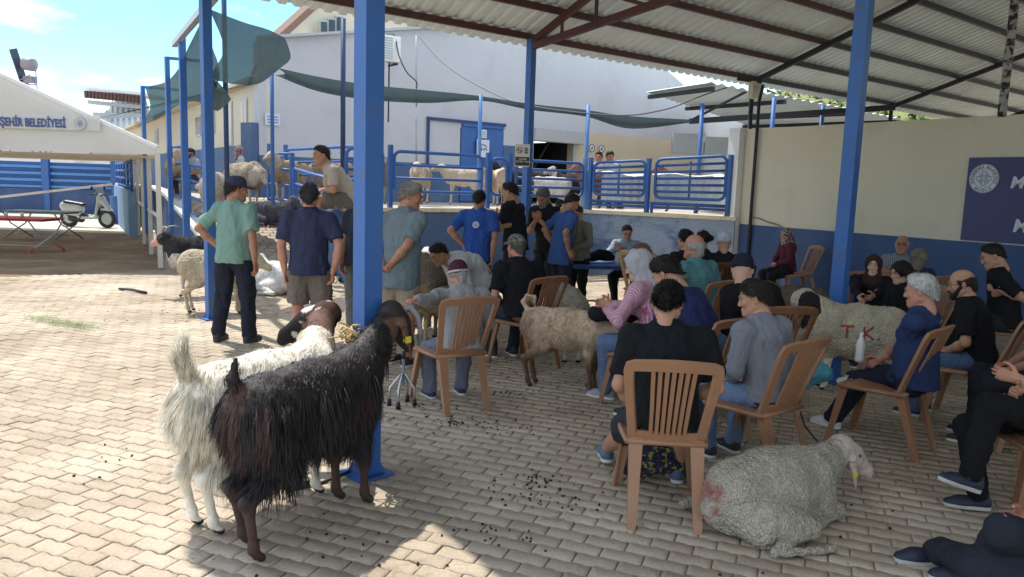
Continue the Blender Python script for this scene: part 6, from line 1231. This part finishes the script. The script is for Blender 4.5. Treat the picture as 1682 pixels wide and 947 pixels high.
# ---- along the right-hand wall
chair('brown plastic chair of the woman in the maroon headscarf by the wall', *at(1318, 12.3), 95)
person('woman in a maroon jacket and flowered headscarf seated alone by the blue wall', at(1303, 12.3), 98, top=zt(1300, 375, 12.3), seat=.43, hy=8, hp=8, lean=2, hands=('fold', 'fold'), shirt=((.10, .022, .035), 'long'), legs=((.02, .02, .022), 'long', 1.15), head='f', hair='scarf', hc=(.2, .05, .06), skin='mid', feet=((-.1, .3, .07), (.1, .36, .07)))
for o in list(bpy.context.scene.collection.objects)[-9:]:
    if o.name.startswith('headscarf'): o.data.materials[0] = FLOR
person('smiling woman in a dark headscarf and black coat resting her arms forward', at(1445, 7.9), 160, top=zt(1440, 417, 7.9), seat=.43, lean=14, hunch=14, hy=-8, hands=(W(1432, 488, 7.4), W(1412, 492, 7.4)), shirt=((.014, .014, .018), 'long'), legs=((.02, .02, .025), 'long', 1.2), head='f', hair='scarf', hc=(.045, .025, .02), skin='pale', width=1.05)
chair('brown plastic chair of the smiling woman in the dark headscarf', *at(1446, 8.0), 160)
person('elderly man in a plaid shirt and glasses with folded arms against the wall', at(1492, 9.6), 155, top=zt(1492, 386, 9.6), seat=.43, hy=-8, hands=('crossed', 'crossed'), shirt=((.2, .2, .25), 'short'), shirtmat=PLAID, legs=((.03, .03, .04), 'long'), hair='fringe', hc=(.5, .5, .5), glasses=True, skin='tan', belly=.04); chair('brown plastic chair of the elderly man in the plaid shirt', *at(1492, 9.7), 155)
person('grey haired woman in a dark blue top near the wall', at(1530, 8.5), 20, top=zt(1527, 411, 8.5), seat=.43, head='f', hair='curly', hc=(.22, .20, .17), shirt=((.03, .04, .08), 'long'), hy=-60, hp=14); chair('brown plastic chair of the grey haired woman', *at(1532, 8.5), 20)
person('dark haired young woman in black with bare knees', at(1508, 7.1), 100, top=zt(1503, 430, 7.1), seat=.43, head='f', hair='bob', hc=(.014, .012, .011), shirt=(BK, 'short'), legs=(BK, 'short'), hp=16, hunch=12, skin='pale'); chair('brown plastic chair of the dark haired young woman', *at(1514, 7.1), 100)
chair('brown plastic chair of the white haired man in the navy t-shirt', 2.56, 5.15, 44)
person('white haired man in a navy t-shirt stretching his white shoes to the left', (2.70, 5.06), 46, top=zt(1530, 452, 5.0), seat=.43, lean=-5, hunch=8, hy=4, hp=10, curl=(.8, .8), hands=(W(1452, 596, 5.45), W(1446, 590, 5.4)), feet=(('w', *G(1338, 640)[:2], .12), ('w', *G(1366, 702)[:2], .07)), knees=(A(.1, .3, 1), A(0, .3, 1)), shirt=((.028, .045, .115), 'short'), legs=((.017, .019, .035), 'long', 1.1), hair='grey_short', hc=(.52, .53, .53), skin='red', res=.0105, shoe=(.62, .64, .66), belly=.03)
chair('brown plastic chair of the bearded man in glasses', 3.52, 5.75, 48)
person('bearded balding man in glasses and a black t-shirt', (3.55, 5.75), 50, top=zt(1603, 445, 5.75), seat=.43, lean=10, hunch=12, hy=14, hp=14, shirt=((.013, .013, .015), 'short'), legs=((.08, .13, .22), 'long'), hair='fringe', hc=(.035, .028, .022), beard=(.02, .016, .013), glasses=True, skin='mid', res=.012, width=1.08)
person('young man in a black t-shirt at the right edge holding his phone', at(1672, 7.5), 62, top=zt(1672, 403, 7.5), seat=.43, hy=6, hp=24, lean=8, hands=(W(1640, 476, 7.4), W(1643, 482, 7.4)), shirt=(BK, 'short'), legs=(DK, 'long'), hair='crop', hc=(.02, .017, .015), skin='mid'); chair('brown plastic chair of the young man at the right edge', *at(1680, 7.5), 62)
person('person in a dark navy patterned shirt cut off by the right edge', (3.66, 5.15), 60, top=1.24, seat=.43, lean=0, hunch=6, shirt=((.03, .04, .07), 'short'), shirtmat=blot_mat('navy_print_cloth', (.02, .028, .055), (.035, .045, .085), 18), legs=(DK, 'long'), skin='red'); chair('brown plastic chair at the right edge behind the crossed legs', 3.62, 4.72, 40); chair('brown plastic chair of the person in the navy patterned shirt', 3.68, 5.13, 60)
person('person in black trousers sitting with legs crossed at the right edge', (2.92, 4.10), 86, top=1.25, seat=.47, lean=-20, hunch=2, hands=(W(1672, 622, 4.1), W(1676, 640, 4.05)), feet=(('w', *D(1592, 782, 3.88)), ('w', *G(1604, 838)[:2], .08)), knees=(A(0, .6, 1), A(.2, .5, 1)), shirt=((.02, .02, .025), 'short'), legs=((.011, .011, .013), 'long', .98), skin='mid', res=.011, shoe=(.025, .03, .055), sole=(.60, .60, .58)); chair('brown plastic chair of the person with crossed legs', 2.98, 4.10, 86)
person('person in dark jeans at the bottom right corner', (2.36, 2.96), 80, top=.97, seat=.11, knees=(A(0, 1, .05), A(0, 1, .05)), lean=-14, hunch=2, hands=(W(1700, 905, 3.0), W(1672, 850, 3.02)), feet=(('w', *G(1535, 925)[:2], .07), ('w', *G(1600, 960)[:2], .07)), shirt=((.02, .022, .03), 'short'), legs=((.026, .031, .043), 'long', .95), skin='red', res=.011, shoe=(.02, .026, .05), sole=(.55, .56, .56)); chair('low brown plastic chair at the bottom right corner', 2.40, 2.96, 80, s=.35)
# ---- people up on the platform
person('man in a dark cap sitting among the sheep at the top of the ramp', at(318, 15.4), 150, top=zt(318, 243, 15.4), seat=.30, z0=1.25, shirt=((.35, .40, .42), 'short'), cap=('flatcap', (.03, .03, .035)), skin='tan', beard=(.03, .03, .03)); person('person in a flowered headscarf sitting behind the big woolly sheep', at(397, 16.4), 120, top=zt(396, 240, 16.4), seat=.40, z0=1.25, shirt=((.45, .50, .55), 'long'), head='f', hair='scarf', hc=(.2, .05, .06), skin='mid')
for o in list(bpy.context.scene.collection.objects)[-9:]:
    if o.name.startswith('headscarf'): o.data.materials[0] = FLOR
person('left one of the two men behind the close-railed gates', at(983, 17), 160, top=zt(983, 249, 17), seat=.40, z0=1.25, shirt=((.45, .48, .55), 'short'), skin='tan', hc=(.02, .018, .016)); person('right one of the two men behind the close-railed gates, with tilted head', at(997, 17), 200, top=zt(997, 248, 17), seat=.40, z0=1.25, shirt=((.60, .62, .66), 'short'), skin='tan', hc=(.025, .02, .018), hp=15)
# ================================================================== the long-haired goats in front
def comb_down(P, N):
    d = np.zeros_like(P); d[:, 2] = -1.2; d[:, 1] = -.35; d += N*A(.25, .25, 0); top = np.clip(N[:, 2], 0, 1)[:, None]; d = d*(1-top*.8)+top*np.c_[N[:, 0]*1.6, -np.ones(len(P))*.8, np.zeros(len(P))]; return d
def lf_goat(P):
    z = P[:, 2]; l = np.where(z > .70, .24, np.where(z > .45, 1.0, 1.15)); return l*np.where(P[:, 1] > .45, .85, 1)
def hairmask(z0=.30, n=.22): return lambda P, N, d: (P[:, 2] > z0) & ~d['onhead'] & (N[:, 2] > -.75)
def black_col(P, C, d):
    n = fbm(P, 5, 2, 3); w = np.clip((n-.50)*4, 0, 1)*(np.abs(P[:, 2]-.64) < .12)*(P[:, 1] < .35); C = C*(1-w[:, None]*.7)+w[:, None]*.5*A(.10, .05, .042)
    rear = np.clip((-.34-P[:, 1])/.08, 0, 1)*(P[:, 2] < .78)*(np.abs(P[:, 0]) < .06); C = C*(1-rear[:, None]*.8)+rear[:, None]*.6*A(.11, .055, .042)
    l = np.clip((.34-P[:, 2])/.1, 0, 1)[:, None]; C = C*(1-l)+l*A(.060, .030, .024)*(1+.35*fbm(P, 14, 6, 2))[:, None]; h = d['onhead'][:, None]*(np.abs((P-d['neck'])@d['hx']) > .078)[:, None]; C = np.where(d['onhead'][:, None], A(.026, .019, .017), C); return C*(1-h*.9)+h*.9*A(.15, .07, .045)
BG = dict(res=.0095, base=(.014, .011, .012), glossy=True)
def bcol(P, C): return C*np.where((fbm(P, 7, 5, 2) > .3)[:, None], 1.5, 1)
quad('shaggy black goat with brown legs standing in the foreground', 'goat', (-.967, 3.617), -28.6, kind='goat', colfn=black_col, neck=(-.05, .70, .92), muzzle=(.0, .88, .67), s=1.03, horns=0, ears='droop', tail='up', eartag=True, earl=1.05, name='goat', steps=(.0, .04, .03, -.06), fat=.86,
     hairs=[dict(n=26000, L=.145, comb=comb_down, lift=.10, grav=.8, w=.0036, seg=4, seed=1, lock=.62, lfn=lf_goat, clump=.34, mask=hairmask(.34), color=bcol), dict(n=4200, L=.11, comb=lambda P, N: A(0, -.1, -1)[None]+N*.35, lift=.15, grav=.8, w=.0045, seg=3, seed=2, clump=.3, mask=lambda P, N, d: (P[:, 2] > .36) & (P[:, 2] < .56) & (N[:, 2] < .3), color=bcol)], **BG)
k = MB(); bgp = lambda x, y, z: A(-.967, 3.617, 0)+1.03*(rotm(R_(-28.6))@A(x, y, z)); HG = mat('grey_horn', (.26, .25, .25), .6, .25, 30, .9, 50)
k.tube([bgp(-.02, .73, .95), bgp(.015, .77, .965), bgp(.045, .80, .91), bgp(.05, .82, .83), bgp(.035, .83, .74)], [.018, .020, .018, .015, .009], 9); hr = k.build('horn', HG, None, True)
bgo = [o for o in COL.objects if o.get('label', '').startswith('shaggy black goat')][0]; bpy.context.view_layer.update(); hr.parent = bgo; hr.matrix_parent_inverse = bgo.matrix_world.inverted()
def white_col(P, C, d):
    h = d['onhead'][:, None]*1.; n = fbm(P, 9, 4, 2)[:, None]; v = ((P-d['neck'])@d['hdir'])[:, None]; hc = np.where(v < .10, A(.085, .045, .035), A(.018, .015, .016)); hc = np.where(fbm(P, 16, 8, 2)[:, None] > .32, A(.50, .46, .42), hc); hc = np.where((fbm(P, 20, 3, 2)[:, None] < -.25), A(.02, .016, .016), hc); C = C*(1-h)+h*hc
    e = ((np.linalg.norm(P-d['hp'](0, .05, -.09), axis=1) < .09) | (np.abs((P-d['neck'])@d['hx']) > .075)) & (np.linalg.norm(P-d['neck'], axis=1) < .26); C[e] = A(.17, .10, .075); fl = (np.linalg.norm(P-d['hp'](-.02, .045, .075), axis=1) < .045); C[fl] = A(.6, .57, .55); return C
quad('long haired white goat with a dark brown head standing behind the black one', 'goat', (-1.24, 3.80), -34, kind='goat', base=(.84, .79, .68), colfn=white_col, neck=(-.33, .68, .86), muzzle=(-.58, .50, .72), s=1.02, tail='up', ears='droop', eartag='left', name='goat', earl=1.1, res=.0095, steps=(.02, -.02, 0, .0), fat=.88, headw=1.25, hairs=[
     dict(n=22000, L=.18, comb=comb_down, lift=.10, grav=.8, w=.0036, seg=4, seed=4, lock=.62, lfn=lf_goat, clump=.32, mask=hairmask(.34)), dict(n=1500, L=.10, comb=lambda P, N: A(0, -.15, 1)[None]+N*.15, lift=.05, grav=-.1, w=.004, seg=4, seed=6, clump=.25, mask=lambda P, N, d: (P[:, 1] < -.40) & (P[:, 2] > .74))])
# ================================================================== other animals under the canopy
def fawn_col(P, C, d):
    n = fbm(P, 5, 1, 3)[:, None]; C = C*(1+.18*n); l = np.clip((.42-P[:, 2])/.14, 0, 1)[:, None]; return C*(1-l)+l*A(.13, .075, .05)
quad('fawn coloured goat with a curled tail standing between the chairs', 'goat', (.47, 6.33), -112, base=(.52, .39, .28), colfn=fawn_col, neck=(.02, .52, .64), muzzle=(.02, .72, .46), s=.86, tail='curl', ears='droop', name='goat', fat=.88, hairs=[dict(n=9000, L=.038, comb=comb_down, lift=.22, grav=.6, w=.0036, seg=3, seed=9, lock=.4, clump=.35, mask=lambda P, N, d: hairmask(.33)(P, N, d) & ~((P[:, 1] < -.42) & (P[:, 2] > .70)), lfn=lambda P: np.where(P[:, 1] < -.28, 1.8, 1))])
quad('off white sheep behind the fawn goat, only its back showing', 'sheep', (.55, 7.6), 10, kind='sheep', base=(.48, .44, .36), s=.86, tail='fat', muzzle=(.0, .68, .60), neck=(0, .5, .66))
def redmark(P, C, d):
    for c, r in (((-.08, -.50, .29), .085), ((.03, -.50, .30), .065), ((-.03, -.5, .14), .06), ((.05, -.5, .2), .04), ((-.10, .02, .44), .06)):
        w = np.clip(1.6-1.5*np.linalg.norm((P-A(*c))*A(1, .35, 1), axis=1)/r, 0, 1)[:, None]*(.6+.4*vnoise(P, 40)[:, None]); C = C*(1-w*.95)+w*.95*A(.46, .045, .06)
    h = d['onhead'][:, None]; C = np.where(h, A(.60, .50, .43)*(1+.1*fbm(P, 20)[:, None]), C); y = np.clip(1-np.linalg.norm(P-A(-.15, .05, .30), axis=1)/.12, 0, 1)[:, None]*.5; return C*(1-y)+y*A(.42, .30, .14)
quad('grey woolly sheep with red marks lying on the pavers in the foreground', 'sheep', (1.37, 3.81), -60, kind='sheep', base=(.60, .56, .48), colfn=redmark, legs='lie', fat=1.34, neck=(-.10, .84, .35), muzzle=(-.01, 1.08, .17), ears='droop', eartag=True, tail='fat', res=.0070, s=.79, name='sheep', headw=1.3, nfat=.68, earl=1.1, hairs=[dict(n=16000, L=.012, comb=lambda P, N: N*.6+np.stack([vnoise(P, 30, 3*k) for k in range(3)], 1), lift=.6, grav=.2, w=.0035, seg=2, seed=12, clump=1.2, name='wool', mask=lambda P, N, d: d['body'] & (N[:, 2] > -.3))])
LET = [((.20, .68), (.10, .68)), ((.15, .68), (.15, .57)), ((.055, .575), (.05, .57)), ((.0, .68), (.0, .57)), ((-.085, .685), (.0, .625)), ((.0, .625), (-.085, .57)), ((-.13, .575), (-.135, .57))]
def tk(P, C, d):
    for i, ((a, b), (c, e)) in enumerate(LET):
        p, q = A(a, b), A(c, e); X = P[:, 1:3]; dd = q-p; t = np.clip(((X-p)@dd)/(dd@dd+1e-9), 0, 1); r = np.linalg.norm(X-(p+t[:, None]*dd), axis=1); w = (np.clip((.0125-r)/.004, 0, 1)*(P[:, 0] < -.05)*.9)[:, None]; C = C*(1-w)+w*(A(.50, .05, .045) if i not in (2, 6) else A(.05, .03, .04))
    h = d['onhead'][:, None]; return np.where(h, A(.025, .022, .024), C)
quad('cream sheep with a black face and red letters painted on its flank', 'sheep', (3.02, 6.62), 82, kind='sheep', base=(.74, .68, .54), colfn=tk, fat=1.22, neck=(.06, .52, .88), muzzle=(.16, .26, .84), s=.88, res=.0095, tail='fat', ears='side')
quad('shaggy brown grey sheep behind the one with red letters', 'sheep', (2.98, 8.1), 60, kind='sheep', base=(.22, .17, .12), fat=1.2, s=.85, neck=(0, .5, .62), muzzle=(0, .7, .5), tail='fat')
# ================================================================== animals on the left and beyond
quad('cream woolly sheep standing behind the man in the pale green t-shirt', 'sheep', (-3.66, 9.45), -84, kind='sheep', base=(.62, .54, .40), fat=1.12, s=.93, neck=(.0, .50, .72), muzzle=(.0, .70, .62), tail='down', ears='side', legcol=(.52, .42, .30))
def pinkface(P, C, d):
    C = np.where((P[:, 1] > .22)[:, None]*(P[:, 2] < .62)[:, None], A(.55, .52, .48), C); v = (P-d['neck'])@d['hdir']; C = np.where(d['onhead'][:, None], np.where((v > .10)[:, None], A(.60, .34, .30), A(.03, .028, .03)), C); return C
quad('black and white goat with a pink muzzle at the foot of the ramp', 'goat', (-4.35, 10.75), 112, kind='goat', base=(.028, .026, .030), colfn=pinkface, neck=(.02, .48, .82), muzzle=(.12, .66, .74), ears='side', horns=.7, s=1.0, legcol=(.10, .09, .09), fat=1.1, hairs=[dict(n=2500, L=.08, comb=comb_down, lift=.3, grav=.8, w=.007, seg=3, seed=20, mask=hairmask(.35))])
quad('white goat lying in the sun at the foot of the ramp', 'goat', (-3.52, 11.35), 55, base=(.62, .60, .58), legs='lie', neck=(.05, .44, .46), muzzle=(.10, .64, .40), headcol=(.25, .24, .25), s=1.0, fat=1.15)
quad('grey brown sheep behind the grey haired man in the blue grey t-shirt', 'sheep', (-.98, 8.6), 12, kind='sheep', base=(.26, .22, .175), fat=1.15, s=1.0, tail='fat', neck=(0, .48, .72))
quad('small white goat looking over the grey brown sheep', 'goat', (-1.05, 10.4), 170, base=(.68, .66, .64), s=.86, neck=(0, .48, .92), muzzle=(-.1, .64, .84), ears='side')
quad('brown goat standing behind the thick blue post', 'goat', (-1.72, 9.6), -5, base=(.16, .09, .06), s=.95)
quad('tan sheep by the man bending down in the white shirt', 'sheep', (-.72, 8.15), 100, kind='sheep', base=(.44, .33, .20), s=.72, tail='fat', neck=(0, .5, .6), muzzle=(0, .68, .5))
ANI = [('sheep', 'big dirty white sheep lowering its head at the top of the ramp', 402, 14.2, 1.12, -125, (.44, .38, .30), 1.25, dict(neck=(0, .52, .66), muzzle=(0, .70, .48))),
       ('sheep', 'white sheep with its rump towards us inside the ramp railing', 352, 12.9, .92, 12, (.56, .50, .43), 1.15, dict(tail='fat', neck=(-.2, .45, .70), muzzle=(-.4, .5, .62))),
       ('sheep', 'tan sheep at the far left end of the platform railing', 291, 15.4, 1.22, 20, (.50, .37, .24), 1.1, dict(tail='fat')),
       ('goat', 'dark grey shaggy goat lying on the ramp', 444, 13.6, .86, -95, (.085, .080, .10), 1.1, dict(legs='lie', neck=(0, .46, .48), muzzle=(.05, .62, .36), hairs=[dict(n=2600, L=.10, comb=comb_down, lift=.35, grav=.7, w=.008, seg=3, seed=30, mask=lambda P, N, d: d['body'])])),
       ('sheep', 'tan sheep just left of the ramp railing corner on the platform', 476, 15.4, 1.25, 150, (.50, .40, .29), 1.05, {}),
       ('sheep', 'tan and brown sheep behind the man in khaki', 545, 15.2, 1.25, 80, (.46, .38, .29), 1.12, dict(legcol=(.30, .16, .08), neck=(0, .48, .62), muzzle=(0, .66, .50))),
       ('sheep', 'grey faced sheep between the thick blue post and the long fence panel', 622, 15.2, 1.25, 200, (.28, .25, .22), 1., {}),
       ('sheep', 'sheep facing us through the long fence panel', 691, 15.6, 1.25, 176, (.60, .49, .38), 1.0, dict(neck=(0, .46, .80), muzzle=(0, .62, .68), ears='side')),
       ('sheep', 'shorn beige sheep standing sideways behind the long fence panel', 762, 15.9, 1.25, 92, (.56, .46, .34), .85, dict(wool=False, neck=(0, .50, .80), muzzle=(0, .72, .76), ears='side', legcol=(.55, .47, .38))),
       ('goat', 'left one of the two cream goats behind the narrow gate', 800, 16.2, 1.25, 168, (.60, .47, .32), .95, dict(neck=(0, .44, .76))),
       ('goat', 'right one of the two cream goats behind the narrow gate', 821, 16.4, 1.25, 188, (.62, .51, .38), .95, dict(neck=(0, .44, .76))),
       ('goat', 'black goat just right of the no smoking sign', 842, 16.8, 1.25, 120, (.03, .028, .03), 1.0, {}),
       ('goat', 'black and white goat with raised head in front of the dark doorway', 893, 17.4, 1.25, 95, (.035, .03, .03), 1., dict(headcol=(.5, .45, .4), neck=(0, .5, .88), muzzle=(0, .72, .80))),
       ('goat', 'white backed goat low in front of the dark doorway', 905, 16.4, 1.12, 88, (.60, .56, .50), 1., dict(headcol=(.05, .04, .04), neck=(0, .52, .62), muzzle=(0, .72, .50))),
       ('goat', 'black goat at the right side of the dark doorway', 940, 17.0, 1.20, 70, (.025, .022, .024), 1., dict(headcol=(.45, .40, .36))),
       ('sheep', 'red brown sheep whose legs show under the left close-railed gate', 985, 16.2, 1.25, 90, (.30, .13, .09), 1., {}),
       ('sheep', 'brown sheep whose legs show under the right close-railed gate', 1120, 15.6, 1.25, 85, (.26, .12, .09), 1., {})]
for kd, lab, px, Y, z0, fc, base, ft, kw in ANI:
    p = at(px, Y); kw = dict(kw); kw.setdefault('tail', 'down'); quad(lab, kd, p, fc, kind=kd, base=base, fat=ft, z0=z0, res=.017, s=.93, **kw)
# ================================================================== ropes, cane, bottles and bags
ROPE = mat('pale_rope', (.62, .46, .22), .85, .2, 60, .8, 150); rg = np.random.RandomState(11)
mb = MB(); c = D(592, 548, 4.30)
for k in range(15):
    a0 = rg.rand()*6; ax = nrm(rg.randn(3)); X = nrm(np.cross(ax, A(0, 0, 1))); Y_ = np.cross(ax, X); r1, r2 = .045+.05*rg.rand(), .03+.035*rg.rand(); cc = c+rg.randn(3)*A(.030, .025, .03)+A(-.005, -.03, 0)
    mb.tube([cc+X*r1*math.cos(a)+Y_*r2*math.sin(a) for a in np.linspace(a0, a0+5.5, 16)], .0055, 6)
for k in range(3): mb.tube([c+A(0, 0, .01*k)+A(.095*math.cos(a), .02+.095*math.sin(a), .02*math.sin(a*2)) for a in np.linspace(0, 6.28, 20)], .006, 6)
mb.tube([c, D(540, 555, 4.25), D(510, 572, 4.2), D(500, 580, 4.35)], .005, 6); tag(mb.build('rope', ROPE, None, True), 'tangled pale rope tied round the thick blue post', 'rope')
mb = MB(); mb.tube([D(1308, 652, 4.6), D(1322, 700, 4.45), D(1345, 728, 4.3), D(1352, 742, 4.25), D(1335, 738, 4.25), D(1330, 744, 4.22)], .006, 6); tag(mb.build('rope', mat('dark_cord', (.03, .03, .03), .8, .1), None, True), 'dark cord from the grey shirt man\'s chair to the lying sheep', 'rope')
mb = MB(); mb.tube([G(440, 800)+A(0, 0, .01), G(480, 806)+A(0, 0, .012), G(530, 795)+A(0, 0, .01), G(575, 782)+A(0, 0, .03)], .010, 6); tag(mb.build('rope', DARKS, None, True), 'dark strap lying on the ground between the two goats', 'rope')
cb = G(662, 664); cn = empty('walking_cane', (cb[0], cb[1], 0), 0, 'silver walking cane with four rubber feet beside the old man', 'cane'); ALU = mat('aluminium', (.55, .56, .58), .3, .05, metal=.7)
mb = MB(); mb.tube([(.0, .0, .16), (.0, .0, .72), (.02, .05, .80), (.04, .12, .78)], .011, 8); mb.build('shaft', ALU, cn, True); mb = MB(); mb.tube([(0, 0, .36), (0, 0, .42)], .016, 8); mb.build('collar', BLACK, cn, True)
for dx, dy in ((-.10, -.04), (-.02, -.12), (.09, -.02), (.02, .09)):
    mb = MB(); mb.tube([(0, 0, .26), (dx*.5, dy*.5, .20), (dx*.95, dy*.95, .14), (dx, dy, .03)], .010, 7); f = mb.build('foot_tube', ALU, cn, True); mb = MB(); mb.tube([(dx, dy, .0), (dx, dy, .05)], [.019, .015], 9); mb.build('rubber_foot', BLACK, f, True)
q = D(1413, 575, 5.3); mb = MB(); mb.lathe(tuple(q-A(0, 0, .08)), [(.030, 0), (.033, .02), (.030, .06), (.033, .12), (.022, .16), (.012, .18), (.012, .19)], 14); bt = mb.build('bottle', CUP, None, True); tag(bt, 'clear water bottle held on the lap of the white haired man', 'bottle'); mb = MB(); mb.lathe(tuple(q+A(0, 0, .11)), [(.014, 0), (.014, .018)], 10); mb.build('cap', WHITEP, bt)
g = Sdf().cone((-.05, 0, .10), (.05, 0, .12), .09, .07, k=.05); V, Q = g.mesh(.012); V = V+normals(V, Q)*(.022*fbm(V, 16))[:, None]+A(*D(1338, 600, 4.95)[:2], D(1338, 615, 4.95)[2]-.1); tag(link('bag', np_mesh('bag', V, Q, mats=[mat('blue_bag_plastic', (.06, .26, .34), .3, .2)])), 'light blue plastic bag beside the man in the grey shirt', 'bag')
g = Sdf().cone((0, 0, .1), (0, 0, .32), .13, .11, k=.05); V, Q = g.mesh(.014); V = V+normals(V, Q)*(.012*fbm(V, 12))[:, None]+A(*at(629, 6.6), 0); V[:, 2] = np.maximum(V[:, 2]+.12, .01); tag(link('bag', np_mesh('bag', V, Q, mats=[stripe_mat('striped_bag_cloth', (.30, .05, .06), (.5, .52, .6), 2, 9, None, 60, None)])), 'red and white striped bag beside the thick blue post', 'bag')
bpy.context.view_layer.update()
